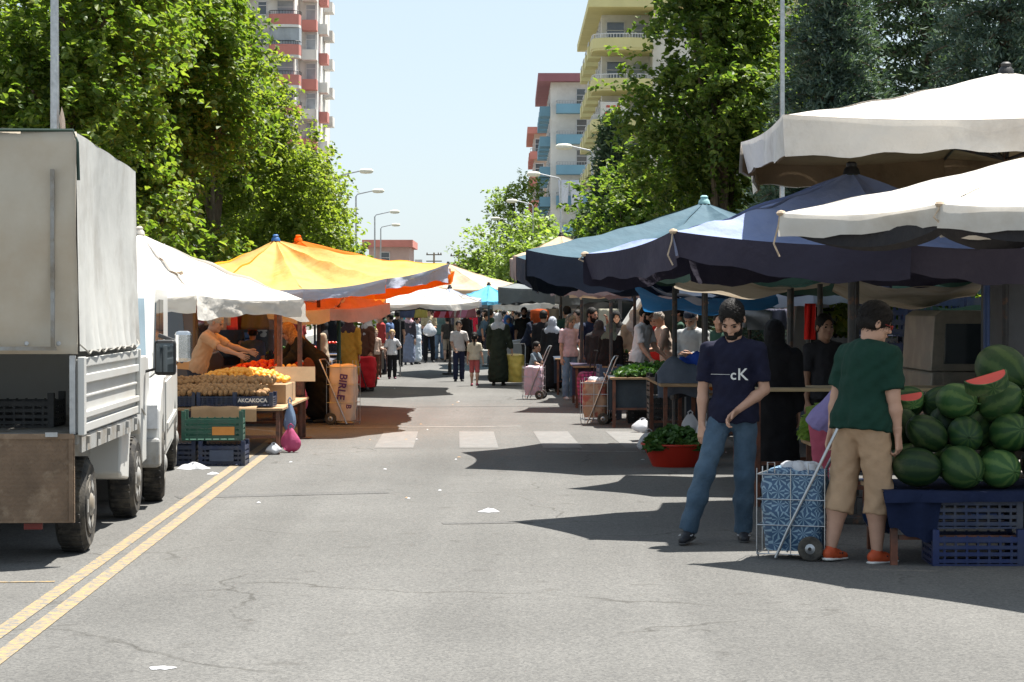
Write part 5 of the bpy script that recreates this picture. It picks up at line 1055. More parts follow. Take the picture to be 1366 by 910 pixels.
# boards and crate stacks behind
table('trestle table with a raw board top behind the men on the right', 3.2, 19.6, 2.3, .7, 1.02, mat('raw_board', (.50,.38,.22), .8, .15, 6))
for i in range(3):
    for j in range(4): crate('dark blue crate, %s up in the %s stack behind the man in green' % (ORD[j], ['left','middle','right'][i]), (3.85+.58*i-.0, 23.6, .001+.47*j), cm_navy, rd.uniform(-.05,.05), (.54,.4,.43), group='crates stacked high behind the green T-shirt')
for i in range(3):
    for j in range(3): crate('black crate, %s up in the %s stack at the back of the right-hand stalls' % (ORD[j], ['left','middle','right'][i]), (4.1+.6*i-.0, 27.6, .001+.47*j), cm_black, rd.uniform(-.05,.05), (.54,.4,.43), group='crates stacked at the back on the right')
for i in range(2):
    for j in range(1): crate('%s dark crate on the %s inside the load bay of the truck' % (['lower','upper'][j], ['right','left'][i]), (-3.5-.62*i, 16.0, .868+.235*j), cm_black, rd.uniform(-.05,.05), (.56,.4,.2), group='crates in the truck bed')
# hanging clothes
def garment(label, px, py0, py1, Y, w, col, group='clothes hanging for sale', name='hanging_garment', sleeves=False):
    a, bq = P(px, py0, Y), P(px, py1, Y); h = a.z-bq.z; b = MB()
    if sleeves: b.poly([(-w/2,0,-.03), (-w*.15,0,0), (w*.15,0,0), (w/2,0,-.03), (w/2,0,-.25), (w*.36,0,-.25), (w*.36,0,-.12), (w*.33,.03,-h), (-w*.33,.03,-h), (-w*.36,0,-.12), (-w*.36,0,-.25), (-w/2,0,-.25)])
    else: b.grid(lambda u, v: ((u-.5)*w*(1+.1*v), .03*math.sin(u*13+v*2), -h*v), 12, 6)
    o = b.build(name, cloth(col, .15), smooth='full', solid=.015); o.location = (a.x, Y, a.z); return tag(o, label, 'clothes', group)
garment('red cloth hanging on the thin pole behind the men', 1081, 405, 453, 22.9, .1, (.6,.02,.015), name='hanging_cloth')
for px, w, col, lb in ((560, .35, (.5,.42,.12), 'yellow garment hanging at the far stall'), (590, .4, (.45,.03,.04), 'red garment hanging at the far stall'), (604, .9, (.65,.25,.36), 'wide pink garment hanging at the far stall'), (611, .25, (.6,.58,.52), 'white garment hanging beside the pink one'), (618, .6, (.4,.16,.17), 'dull red garment hanging at the right end of the line'), (545, .4, (.1,.12,.2), 'dark garment hanging at the far stall')):
    garment(lb, px, 409, 424, 56, w, col)
for i, (px, Y, col, lb) in enumerate([(290, 34, (.45,.45,.45), 'pale grey'), (298, 34.5, (.5,.08,.15), 'crimson'), (360, 36, (.6,.6,.6), 'white'), (340, 35, (.1,.1,.12), 'black'), (325, 37, (.2,.05,.05), 'maroon'), (240, 36, (.25,.3,.4), 'blue-grey'), (720, 48, (.5,.1,.03), 'orange-red'), (733, 50, (.3,.26,.2), 'patterned beige'), (765, 50, (.5,.5,.48), 'white and grey'), (812, 46, (.4,.38,.3), 'beige'), (1010, 30, (.3,.32,.35), 'grey'), (1030, 31, (.1,.1,.14), 'dark')]):
    garment(lb+' garment hanging in the shade of the stalls', px, 412, 440, Y, .4, col, sleeves=i % 2 == 0)
c_ = thing('clothes_rail', 'rail holding the row of garments at the far left stall', 'rail', P(582, 412, 56.05)*1); c_.location.z = 0; b = MB(); b.tube([(-.9,0,0),(-.9,0,1.8),(.9,0,1.8),(.9,0,0)], .02, 6); b.build('frame', M_metal, c_)
b = MB(); b.bb((-.9,-.4,0), (.9,.4,.42)); o = b.build('concrete_block', M_kerb, bevel=.02); p = G(700, 470); o.location = (P(712, 470, 70).x-.9, 70, 0); tag(o, 'pale low concrete block on the road beyond the grey umbrella', 'block')
# bus-stop like white washing on the blue block balcony
for dx, w, h in ((0, 1.0, 2.7), (1.25, 1.4, 2.6)):
    b = MB(); b.grid(lambda u, v: ((u-.5)*w*(1-.3*v), .05*math.sin(u*9), -h*v), 8, 6); o = b.build('bed_sheet', cloth((.62,.66,.74), .2), smooth='full', solid=.02); o.location = (P(752, 240, 208).x+dx, 208.6, P(752, 240, 208).z); tag(o, 'narrow white sheet drying on the blue balcony' if dx == 0 else 'wide white sheet drying on the blue balcony', 'laundry')
# ------------------------------------------------------------------ shopping trolleys
M_wire = plain((.45,.46,.47), .35, .9)
def star_mat():
    m, nt, b = newmat('blue_star_fabric'); L = nt.links; tc = nt.nodes.new('ShaderNodeTexCoord'); mp = nt.nodes.new('ShaderNodeMapping'); mp.inputs['Scale'].default_value = (11,11,11); L.new(tc.outputs['Object'], mp.inputs[0])
    vo = nd(nt, 'ShaderNodeTexVoronoi', Scale=1.0); vo.inputs['Randomness'].default_value = .15; L.new(mp.outputs[0], vo.inputs['Vector'])
    su = nt.nodes.new('ShaderNodeVectorMath'); su.operation = 'SUBTRACT'; L.new(mp.outputs[0], su.inputs[0]); L.new(vo.outputs['Position'], su.inputs[1]); sp = nt.nodes.new('ShaderNodeSeparateXYZ'); L.new(su.outputs[0], sp.inputs[0])
    a = nt.nodes.new('ShaderNodeMath'); a.operation = 'ARCTAN2'; L.new(sp.outputs[2], a.inputs[0]); 
    ad = nt.nodes.new('ShaderNodeMath'); ad.operation = 'ADD'; L.new(sp.outputs[0], ad.inputs[0]); L.new(sp.outputs[1], ad.inputs[1]); L.new(ad.outputs[0], a.inputs[1])
    mu = nt.nodes.new('ShaderNodeMath'); mu.operation = 'MULTIPLY'; L.new(a.outputs[0], mu.inputs[0]); mu.inputs[1].default_value = 8
    si = nt.nodes.new('ShaderNodeMath'); si.operation = 'SINE'; L.new(mu.outputs[0], si.inputs[0]); r = nt.nodes.new('ShaderNodeValToRGB'); L.new(si.outputs[0], r.inputs[0])
    r.color_ramp.elements[0].color = (.03,.08,.16,1); r.color_ramp.elements[0].position = .3; r.color_ramp.elements[1].color = (.20,.31,.40,1); r.color_ramp.elements[1].position = .6; L.new(r.outputs[0], b.inputs['Base Color']); b.inputs['Roughness'].default_value = .5; return m
def tartan():
    m, nt, b = newmat('pink_tartan'); L = nt.links; tc = nt.nodes.new('ShaderNodeTexCoord'); o = []
    for ax in ('X', 'Z'):
        w = nd(nt, 'ShaderNodeTexWave', Scale=5.0); w.bands_direction = ax; L.new(tc.outputs['Object'], w.inputs['Vector']); o.append(w)
    mx = nt.nodes.new('ShaderNodeMix'); mx.data_type = 'RGBA'; L.new(o[0].outputs['Fac'], mx.inputs[0]); mx.inputs[6].default_value = (.55,.05,.2,1); mx.inputs[7].default_value = (.22,.02,.09,1)
    m2 = nt.nodes.new('ShaderNodeMix'); m2.data_type = 'RGBA'; m2.blend_type = 'MULTIPLY'; m2.inputs[0].default_value = .6; L.new(mx.outputs[2], m2.inputs[6]); L.new(o[1].outputs['Fac'], m2.inputs[7]); L.new(m2.outputs[2], b.inputs['Base Color']); b.inputs['Roughness'].default_value = .7; return m
def cart(label, X, Y, rz, bagm, w=.30, d=.30, h=.5, z0=.09, handle=.95, wr=.085, lean=.3, wire=True, bagname='bag', fill=None, htop=1.0, flop=.0, dark=False):
    t = thing('shopping_trolley', label, 'trolley', (X, Y, 0), rz); mw = M_wire if not dark else M_black
    b = MB()
    def fn(u, v):
        a = 2*math.pi*u; k = 4.5; cx_, sy_ = math.cos(a), math.sin(a); q = (abs(cx_)**k+abs(sy_)**k)**(-1/k)
        bul = 1+.06*math.sin(v*math.pi)+.045*math.sin(a*5+v*7+X)*math.sin(v*3)+.025*math.sin(v*24+a*2)+.02*math.sin(v*15-a*9+X)
        sh = 1-.12*(1-v)**3-flop*max(0, v-.8)*4
        return (cx_*q*w/2*bul*sh, sy_*q*d/2*bul*sh, z0+h*v+.012*math.sin(a*3+1)*v)
    b.grid(fn, 40, 16); b.poly([fn(i/40, 0) for i in range(40)]); b.grid(lambda u, v: Vector(fn(u, 1))*(1-v*.98)+Vector((0,0,(z0+h)*v*.98+.03*math.sin(v*3))), 40, 3)
    bg_ = b.build(bagname, bagm, t, smooth='full', fix=False)
    q = MB()
    for s in (-1, 1): q.tube([(-.10, s*(d/2+.025), .015), (-.02, s*(d/2+.025), .2), (lean, s*(d/2+.025), handle-.06), (lean+.035, s*(d/2+.0), handle), (lean+.04, 0, handle+.005)], .0105, 8)
    q.tube([(.13, -d/2-.03, wr), (.13, d/2+.03, wr)], .008, 6); q.tube([(-.02, -d/2-.02, .2), (-.02, d/2+.02, .2)], .007, 6)
    q.build('frame', mw, t, smooth=True)
    if wire:
        q = MB(); W2, D2 = w/2+.022, d/2+.016
        for z in (z0-.02, z0+h*.33, z0+h*.66, z0+h*.98): q.tube([(-W2,-D2,z), (W2,-D2,z), (W2,D2,z), (-W2,D2,z), (-W2,-D2,z)], .0038, 5)
        for (x, y) in [(-W2,-D2),(0,-D2),(W2,-D2),(W2,0),(W2,D2),(0,D2),(-W2,D2),(-W2,0)]: q.tube([(x,y,z0-.02), (x,y,z0+h+.03)], .0038, 5)
        for x in (-W2*.6, W2*.6): q.tube([(x-.02,-D2,z0+h), (x-.02,-D2,z0+h+.07), (x+.03,-D2,z0+h+.07), (x+.03,-D2,z0+h)], .004, 5)
        q.tube([(-W2+.01,-D2+.02,0.004), (-W2,-D2,z0+.01)], .006, 5); q.tube([(-W2+.01,D2-.02,.004), (-W2,D2,z0+.01)], .006, 5); q.build('basket', mw, t)
    for s in (-1, 1):
        q = MB(); y = s*(d/2+.045); q.lathe([(wr*.62,-.012), (wr*.9,-.014), (wr,-.006), (wr,.006), (wr*.9,.014), (wr*.62,.012)], (.14, y, wr), 'y', 28); wo = q.build('wheel', M_rubber, t, smooth=True)
        q = MB(); q.lathe([(wr*.61,-.008), (wr*.4,-.012), (wr*.15,-.02), (wr*.15,.02), (wr*.4,.012), (wr*.61,.008)], (.14, y, wr), 'y', 20); q.build('rim', M_metal if not dark else M_black, wo, smooth=True)
    if fill:
        q = MB(); [q.ball((rd.uniform(-w*.3, w*.3), rd.uniform(-d*.3, d*.3), z0+h+.02), (.07,.06,.045), 10, (rd.random(), rd.random(), 0)) for _ in range(6)]; q.build('contents', fill, t, smooth='full')
    return t
cart('wire trolley with a blue star-patterned bag, in front of the man in shorts', P(1062, 0, 15.35).x, 15.35, R(-18), star_mat(), .42, .34, .53, .06, 1.0, .085, .34, fill=M_wbag, dark=False)
cart('wire trolley with a worn brown and red bag, foremost on the right of the road', P(795, 0, 33.2).x, 33.2, R(-12), mat('brown_print_bag', (.36,.22,.14), .5, .15, 9, dirt=(.30,.07,.05), dscale=5, thr=(.48,.56)), .36, .32, .52, .1, 1.0, .085, .27, fill=M_wbag)
cart('trolley with a pink tartan bag behind the brown one', P(785, 0, 37.5).x, 37.5, R(10), tartan(), .34, .3, .5, .12, 1.0, .08, .1, wire=False, dark=True, flop=.1)
cart('wire trolley with a pale pink bag, handle leaning to the right', P(712, 0, 42.3).x, 42.3, R(-10), mat('pale_pink_bag', (.55,.40,.48), .5, .08, 6, bump=.3, bscale=8), .34, .3, .52, .08, 1.0, .085, .28)
cart('trolley with a crumpled yellow bag pulled by the woman in the grey headscarf', P(686, 0, 50.0).x, 50.0, R(80), mat('yellow_bag', (.72,.56,.12), .4, .15, 7, bump=.6, bscale=9, transl=.1), .38, .42, .6, .07, .92, .08, .1, dark=False, wire=False)
o = cart('wire trolley with a tall cream bag and purple lettering, on the left', P(458, 0, 33.1).x, 33.1, R(170), mat('cream_sack', (.62,.50,.40), .7, .08, 5, bump=.4, bscale=7, dirt=(.48,.36,.3), dscale=2), .37, .34, .80, .06, .95, .09, .28)
M_purple = plain((.08,.03,.14), .7)
text(o, 'BIRLE', .16, (-.03, .212, .56), (R(90), R(98), R(180)), M_purple, bold=.004)
text(o, 'B', .11, (-.13, .215, .27), (R(90), R(98), R(180)), M_purple, bold=.003)
cart('trolley with a bright red bag beside the mustard coat', P(488, 0, 46).x, 46, R(170), cloth((.5,.02,.03)), .38, .34, .6, .1, 1.0, .08, .2, wire=False, dark=True)
# ------------------------------------------------------------------ people: continuous surfaces grown from a signed distance field
def A(*v): return np.array(v, np.float32)
def N_(v): v = np.asarray(v, np.float32); return v/(np.linalg.norm(v)+1e-9)
class Body:
    """list of primitives: ('c', a, b, ra, rb, flat_n, flat_k, cut) round cone; ('e', c, r, rot) ellipsoid; op + or -"""
    def __init__(s): s.p = []; s.cuts = []
    def cone(s, a, b, ra, rb, n=None, k=1.0, bl=.02, cut=False, op='+'): s.p.append(('c', np.asarray(a, np.float32), np.asarray(b, np.float32), ra, rb, None if n is None else N_(n), k, bl, cut, op)); return s
    def ell(s, c, r, rot=None, bl=.015, op='+'): s.p.append(('e', np.asarray(c, np.float32), np.asarray(r, np.float32), rot, bl, op)); return s
    def cut(s, pt, n): s.cuts.append((np.asarray(pt, np.float32), N_(n))); return s      # removes the side the normal points to
    def mesh(s, h, noise=None):
        lo = np.full(3, 1e9); hi = np.full(3, -1e9)
        for q in s.p:
            if q[-1] == '-': continue
            if q[0] == 'c': r_ = max(q[3], q[4]); a, b = q[1]-r_, q[1]+r_; c, d = q[2]-r_, q[2]+r_; lo = np.minimum(lo, np.minimum(a, c)); hi = np.maximum(hi, np.maximum(b, d))
            else: r_ = max(q[2]) if q[3] is not None else q[2]; lo = np.minimum(lo, q[1]-r_); hi = np.maximum(hi, q[1]+r_)
        lo -= 3*h+.01; hi += 3*h+.01; n = np.ceil((hi-lo)/h).astype(int)+1
        ax = [lo[i]+h*np.arange(n[i], dtype=np.float32) for i in range(3)]; Fd = np.full(n, .5, np.float32)
        for q in s.p:
            bl = q[-3] if q[0] == 'c' else q[-2]
            if q[0] == 'c': r_ = max(q[3], q[4])+bl+2.5*h; l = np.minimum(q[1], q[2])-r_; u = np.maximum(q[1], q[2])+r_
            else: r_ = (max(q[2]) if q[3] is not None else q[2])+bl+2.5*h; l = q[1]-r_; u = q[1]+r_
            i0 = np.clip(np.floor((l-lo)/h).astype(int), 0, n-1); i1 = np.clip(np.ceil((u-lo)/h).astype(int)+1, 1, n)
            if (i1 <= i0).any(): continue
            X, Y, Z = np.meshgrid(ax[0][i0[0]:i1[0]], ax[1][i0[1]:i1[1]], ax[2][i0[2]:i1[2]], indexing='ij')
            if q[0] == 'c':
                a, b = q[1], q[2]; ba = b-a; L2 = float(ba@ba)+1e-9; px, py, pz = X-a[0], Y-a[1], Z-a[2]
                t0 = (px*ba[0]+py*ba[1]+pz*ba[2])/L2; t = np.clip(t0, 0, 1); px -= t*ba[0]; py -= t*ba[1]; pz -= t*ba[2]
                if q[5] is not None:
                    nn = q[5]; cm = (px*nn[0]+py*nn[1]+pz*nn[2])*(q[6]-1); px += cm*nn[0]; py += cm*nn[1]; pz += cm*nn[2]
                d = np.sqrt(px*px+py*py+pz*pz)-(q[3]+t*(q[4]-q[3]))
                if q[8]: d = np.maximum(d, (t0-1)*math.sqrt(L2))
            else:
                px, py, pz = X-q[1][0], Y-q[1][1], Z-q[1][2]
                if q[3] is not None: Rm = np.asarray(q[3], np.float32); px, py, pz = (px*Rm[0,0]+py*Rm[1,0]+pz*Rm[2,0]), (px*Rm[0,1]+py*Rm[1,1]+pz*Rm[2,1]), (px*Rm[0,2]+py*Rm[1,2]+pz*Rm[2,2])
                r3 = q[2]; k0 = np.sqrt((px/r3[0])**2+(py/r3[1])**2+(pz/r3[2])**2); k1 = np.sqrt((px/r3[0]**2)**2+(py/r3[1]**2)**2+(pz/r3[2]**2)**2)+1e-6; d = k0*(k0-1)/k1
            sl = tuple(slice(i0[i], i1[i]) for i in range(3)); f = Fd[sl]
            if q[-1] == '+': hh = np.clip(.5+.5*(f-d)/bl, 0, 1); Fd[sl] = f*(1-hh)+d*hh-bl*hh*(1-hh)
            else: Fd[sl] = np.maximum(f, -d)
        for (pt, nn) in s.cuts:
            dd = ((ax[0]-pt[0])*nn[0])[:, None, None]+((ax[1]-pt[1])*nn[1])[None, :, None]+((ax[2]-pt[2])*nn[2])[None, None, :]; Fd = np.maximum(Fd, dd)
        if noise:
            am, wl, ph = noise; X, Y, Z = ax[0][:, None, None], ax[1][None, :, None], ax[2][None, None, :]; w = 6.283/wl
            Fd = Fd+am*(np.sin(w*(X*.9+Z*.5)+ph+1.3*np.sin(w*.4*(Y+Z)+ph))*np.sin(w*.6*(Z*.8-X*.6+Y)+ph*2)+.6*np.sin(w*1.7*(Z*.7+Y*.6-X*.5)+ph*3)*np.sin(w*.7*(X+Y)-ph))
        return snet(Fd, lo, h)
def snet(f, o, h):
    s = f < 0; c = [(i, j, k) for i in (0,1) for j in (0,1) for k in (0,1)]; n = f.shape
    def sh(a, d): return a[d[0]:n[0]-1+d[0], d[1]:n[1]-1+d[1], d[2]:n[2]-1+d[2]]
    cnt = sum(sh(s, d).astype(np.int8) for d in c); act = (cnt > 0) & (cnt < 8); I = np.argwhere(act)
    if len(I) == 0: return np.zeros((0,3)), np.zeros((0,4), int)
    vals = np.stack([f[I[:,0]+d[0], I[:,1]+d[1], I[:,2]+d[2]] for d in c], 1); acc = np.zeros((len(I), 3)); num = np.zeros(len(I))
    for i, a in enumerate(c):
        for j, b in enumerate(c):
            if j <= i or sum(abs(x-y) for x, y in zip(a, b)) != 1: continue
            va, vb = vals[:, i], vals[:, j]; m = (va < 0) != (vb < 0); t = np.where(m, va/(va-vb+1e-12), 0)
            acc += np.where(m[:, None], np.array(a)+t[:, None]*(np.array(b)-np.array(a)), 0); num += m
    V = (I+acc/num[:, None])*h+o; idx = np.full(act.shape, -1, np.int64); idx[act] = np.arange(len(I)); Q = []
    for axx in range(3):
        d = [0,0,0]; d[axx] = 1; a = s; sl0 = [slice(None)]*3; sl1 = [slice(None)]*3; sl0[axx] = slice(0, -1); sl1[axx] = slice(1, None)
        ch = a[tuple(sl0)] != a[tuple(sl1)]; E = np.argwhere(ch); u, w = (axx+1) % 3, (axx+2) % 3; E = E[(E[:, u] > 0) & (E[:, w] > 0) & (E[:, u] < n[u]-1) & (E[:, w] < n[w]-1)]
        ins = a[E[:,0], E[:,1], E[:,2]]
        def cell(du, dw): q = E.copy(); q[:, u] += du; q[:, w] += dw; return idx[q[:,0], q[:,1], q[:,2]]
        q = np.stack([cell(-1,-1), cell(0,-1), cell(0,0), cell(-1,0)], 1); q[~ins] = q[~ins][:, ::-1]; Q.append(q)
    Q = np.concatenate(Q); Q = Q[(Q >= 0).all(1)]; return V, Q
def joinm(ms):
    V = []; Q = []; b = 0
    for v, q in ms:
        if len(v): V.append(v); Q.append(q+b); b += len(v)
    return np.concatenate(V), np.concatenate(Q)
def rotm(fwd, up):
    f = N_(fwd); u = np.asarray(up, float); l = N_(np.cross(f, u)) ; u = np.cross(l, f); return np.stack([-l, -f, u], 1)   # columns: local x, y(back), z
def hand(B, w, d, pn, s, side, curl=.5, k=1.0):
    """wrist w, direction d, palm normal pn; side: sign that puts the thumb"""
    d = N_(d); pn = N_(np.asarray(pn, float)-np.dot(pn, d)*d); a = N_(np.cross(d, pn))*side; S = s
    for o, r in ((-.028, .014), (-.009, .0155), (.011, .0155), (.028, .014)): B.cone(w+a*o*.6*S, w+d*.088*S+a*o*S, r*S, r*.85*S, bl=.01*S)
    for o, L_, r in ((-.031,.062,.0075), (-.0105,.078,.0083), (.0105,.084,.0086), (.031,.076,.0083)):
        p = w+d*.090*S+a*o*S; cu = curl*(1.0+(.25 if o < 0 else 0)); dd = N_(d+a*o*2.4)
        for m, (f_, ) in enumerate(((.45,),(.32,),(.25,))):
            ang = cu*(.45+.75*m); q = N_(dd*math.cos(ang)+pn*math.sin(ang)); e = p+q*L_*f_*S; B.cone(p, e, r*(1-.06*m)*S, r*(.94-.07*m)*S, bl=.003); p = e
    p = w+d*.022*S+a*.026*S; e = p+N_(d*.75+a*.62+pn*.25)*.04*S; B.cone(p, e, .0125*S, .0105*S, bl=.006); e2 = e+N_(d*.9+a*.25+pn*.4*(.5+curl))*.034*S; B.cone(e, e2, .0102*S, .009*S, bl=.003); e3 = e2+N_(d*.9+pn*.5*(.4+curl))*.024*S; B.cone(e2, e3, .009*S, .0075*S, bl=.003)
SKIN = {}
def skinmat(c):
    if c not in SKIN: SKIN[c] = mat('skin', c, .5, .07, 14, bump=.08, bscale=60, spec=.4)
    return SKIN[c]
SK1 = (.40,.22,.145); SK2 = (.46,.27,.19); SK3 = (.33,.18,.115)
M_hair = mat('hair_black', (.010,.008,.007), .65, .2, 60, bump=.35, bscale=90, spec=.2); M_hairb = mat('hair_brown', (.05,.028,.015), .5, .4, 60, bump=.6, bscale=70); M_hairg = mat('hair_grey', (.35,.31,.27), .6, .2, 60, bump=.6, bscale=70); M_blond = mat('hair_blond', (.45,.30,.14), .5, .2, 50, bump=.6, bscale=70)
M_eye = plain((.015,.01,.008), .15); M_white = plain((.6,.58,.55), .3); M_lip = plain((.30,.11,.09), .5)
_pc = [0]
def person(label, px, Y, H, yaw, arms=None, legs=None, lean=0, head=(0,0), hair='short', hairm=None, beard=False, top=None, bottom=None, robe=None, skin=SK1, shoes=(.03,.03,.03), res=.016, scarf=None, cap=None,
           bulk=1.0, child=False, sleeve='short', fwd=0, px_is_x=False, curl=(.55,.55), z=0, seated=False, longcoat=None, group=None, side=0, glasses=False, pn=None, shorts=False, skirt=None, cat='person', coat_hem=.08, shoe_trim=None, sole=None):
    """local frame: faces -Y, person's right hand at -X. arms/legs: dict R/L -> (upper dir, lower dir)"""
    _pc[0] += 1; ph = _pc[0]*1.7; S = H/1.75; X = px if px_is_x else (px-683)*Y/F
    t = thing('person', label, cat, (X, Y, z), R(yaw), group); hs = (S if not child else max(S, .80+(S-.6)*.3))*1.06; bk = bulk
    yv = A(0,-1,0)
    arms = {**{'R': ((-.10,.02,-1), (-.04,-.16,-1)), 'L': ((.10,.02,-1), (.04,-.16,-1))}, **(arms or {})}; legs = {**{'R': ((-.04,-.06,-1), (-.0,.04,-1)), 'L': ((.04,.05,-1), (.0,.10,-1))}, **(legs or {})}
    th, sh = .43*S, .415*S; hipw = .085*S*(.6+.4*bk)
    an = {}; dl = {}
    for k_, sg in (('R', -1), ('L', 1)): dl[k_] = (N_(legs[k_][0]), N_(legs[k_][1]))
    drop = max(-(dl[k_][0][2]*th+dl[k_][1][2]*sh) for k_ in 'RL'); pz = drop+.085*S
    pel = A(0, fwd, pz); u = N_(A(side*math.sin(R(lean))*0+side, -math.sin(R(lean)), math.cos(R(lean)))); fw = N_(A(0, -math.cos(R(lean)), -math.sin(R(lean)))); rt = N_(np.cross(fw, u))*-1  # rt = +X
    if rt[0] < 0: rt = -rt
    def T(x, f, z_): return pel+rt*x*S+fw*f*S+u*z_*S
    shw = .178*(.75+.25*bk); J = {}
    for k_, sg in (('R', -1), ('L', 1)):
        hip = pel+A(sg*hipw, 0, 0); kn = hip+dl[k_][0]*th; ank = kn+dl[k_][1]*sh; J['hip'+k_], J['kn'+k_], J['an'+k_] = hip, kn, ank
        s_ = T(sg*shw, 0, .458); a0, a1 = N_(arms[k_][0]), N_(arms[k_][1]); el = s_+a0*.285*S; wr = el+a1*.25*S; J['sh'+k_], J['el'+k_], J['wr'+k_] = s_, el, wr
    # head frame
    hp, hy = R(head[0]), R(head[1]); hf = N_(A(math.sin(hy)*math.cos(hp), -math.cos(hy)*math.cos(hp), -math.sin(hp))); nb = T(0, .0, .51); hu0 = N_(u*.7+A(0,0,.5)+hf*(math.sin(hp)*.55))
    hc = nb+N_(u*.75+A(0,0,.45)+hf*.25*(1 if hp > 0 else .2))*.158*hs; Hm = rotm(hf, hu0)
    def hd(x, y, z_): return hc+Hm@(np.array([x,y,z_])*hs)
    def el(B, c, r, bl=.012, op='+', rx=0): B.ell(hd(*c), np.array(r)*hs, Hm if not rx else Hm@np.array(Matrix.Rotation(rx, 3, 'X')), bl*hs, op)
    # ---- skin
    sm = skinmat(skin); ms = []; B = Body()
    el(B, (0,.012,.035), (.074,.094,.083)); el(B, (0,-.022,-.02), (.062,.068,.088), .02); B.cone(hd(-.02,-.035,-.078), hd(-.0,-.058,-.092), .036*hs, .026*hs, bl=.02); B.cone(hd(.02,-.035,-.078), hd(0,-.058,-.092), .036*hs, .026*hs, bl=.02)
    B.cone(hd(-.028,-.076,.024), hd(.028,-.076,.024), .012*hs, .012*hs, bl=.012); B.cone(hd(0,-.084,.012), hd(0,-.104,-.026), .008*hs, .0125*hs, bl=.008); B.cone(hd(-.012,-.09,-.03), hd(.012,-.09,-.03), .0085*hs, .0085*hs, bl=.008)
    for sx in (-1, 1): B.ell(hd(sx*.031,-.096,.002), np.array((.015,.014,.010))*hs, Hm, .008, '-'); B.ell(hd(sx*.080,.008,-.010), np.array((.010,.019,.031))*hs, Hm, .008); B.ell(hd(sx*.042,-.058,-.03), np.array((.02,.022,.02))*hs, Hm, .015)
    B.cone(hd(-.014,-.085,-.060), hd(.014,-.085,-.060), .009*hs, .009*hs, bl=.006); B.cone(hd(0,.022,-.055), nb-u*.03*S, .053*hs*(.8+.2*bk), .058*S*(.8+.2*bk), bl=.03)
    ms.append(B.mesh(.0075 if res < .012 else .011 if res < .02 else .016))
    hres = .0045 if res < .012 else .006 if res < .02 else .0085
    for k_, sg in (('R', -1), ('L', 1)):
        B = Body(); fd = N_(J['wr'+k_]-J['el'+k_]); pnn = (pn or {}).get(k_, (-sg*.9, .25, .1)); w = J['wr'+k_]; cu = curl[0 if k_ == 'R' else 1]
        dn = N_(fd+A(0,0,-.12)); c0 = np.cross(dn, N_(pnn)); sd = 1 if np.dot(c0, A(0,-1,.05)) > 0 else -1
        B.cone(J['el'+k_]+(w-J['el'+k_])*.8, w, .029*S*(.5+.5*bk), .024*S, bl=.01); hand(B, w, dn, pnn, S*1.0, sd, cu); ms.append(B.mesh(hres))
    B = Body(); r0 = bk
    for k_ in 'RL':
        B.cone(J['sh'+k_], J['el'+k_], .050*S*bk, .040*S*(.5+.5*bk), bl=.03); B.cone(J['el'+k_], J['el'+k_]+(J['wr'+k_]-J['el'+k_])*.32, .037*S*(.5+.5*bk), .0425*S*(.5+.5*bk), bl=.012); B.cone(J['el'+k_]+(J['wr'+k_]-J['el'+k_])*.30, J['wr'+k_], .041*S*(.5+.5*bk), .0245*S, bl=.012)
        B.cone(J['hip'+k_], J['kn'+k_], .082*S*bk, .055*S*bk, bl=.03); B.cone(J['kn'+k_], J['kn'+k_]*.65+J['an'+k_]*.35+A(0,.012,0)*S, .054*S*bk, .056*S*bk, bl=.03); B.cone(J['kn'+k_]*.65+J['an'+k_]*.35+A(0,.012,0)*S, J['an'+k_], .055*S*bk, .037*S, bl=.03)
    B.cone(T(-.06,0,.02), T(.06,0,.02), .10*S*bk, .10*S*bk, fw, 1.15, .04); B.cone(T(0,0,.05), T(0,.0,.2), .12*S*bk, .122*S*bk, fw, 1.35, .05); B.cone(T(0,0,.2), T(0,0,.38), .125*S*bk, .14*S*bk, fw, 1.4, .05); B.cone(T(-.10,0,.452), T(.10,0,.452), .052*S*bk, .052*S*bk, bl=.05); B.cone(T(0,0,.44), nb+u*.02*S, .07*S, .052*S, bl=.03)
    ms.append(B.mesh(max(res, .012))); v, q = joinm(ms); body = npmesh('body', v, q, sm, t)
    # ---- face pieces
    if res < .024:
        b = MB(); [b.ball(hd(sx*.031,-.078,.001), (.0125*hs,.0125*hs,.0095*hs), 10) for sx in (-1,1)]; b.build('eyes', M_eye, t, smooth='full')
        b = MB(); [b.tube([hd(sx*.014,-.0895,.021), hd(sx*.031,-.0885,.026), hd(sx*.047,-.077,.020)], [.0038*hs,.0045*hs,.002*hs], 6) for sx in (-1,1)]; b.build('eyebrows', hairm or M_hair, t, smooth=True)
        if not beard: b = MB(); b.tube([hd(-.02,-.089,-.060), hd(0,-.0965,-.059), hd(.02,-.089,-.060)], [.002,.0055*hs,.002], 6); b.build('lips', M_lip, t, smooth=True)
    hm = hairm or M_hair; hres2 = .008 if res < .012 else .012 if res < .02 else .018
    if hair and not scarf:
        B = Body(); th_ = {'short': .011, 'crop': .006, 'thick': .022, 'long': .018, 'pony': .013, 'bun': .015}[hair]; B.ell(hd(0,.016,.040), np.array((.076+th_*.6,.095+th_*.8,.083+th_*1.1))*hs, Hm)
        lo_ = .012 if hair == 'thick' else 0; B.ell(hd(0,-.112,.003-lo_*2.6), np.array((.064,.064,.088))*hs, Hm, op='-'); 
        for sx in (-1, 1): B.ell(hd(sx*.09,.010,-.016-lo_*2), np.array((.022,.024,.030))*hs, Hm, op='-')
        B.cut(hd(0,-.03,-.016-lo_), Hm@np.array((0,-.42,-.91))); ms = [B.mesh(hres2*.75, (.0028,.02,ph))]
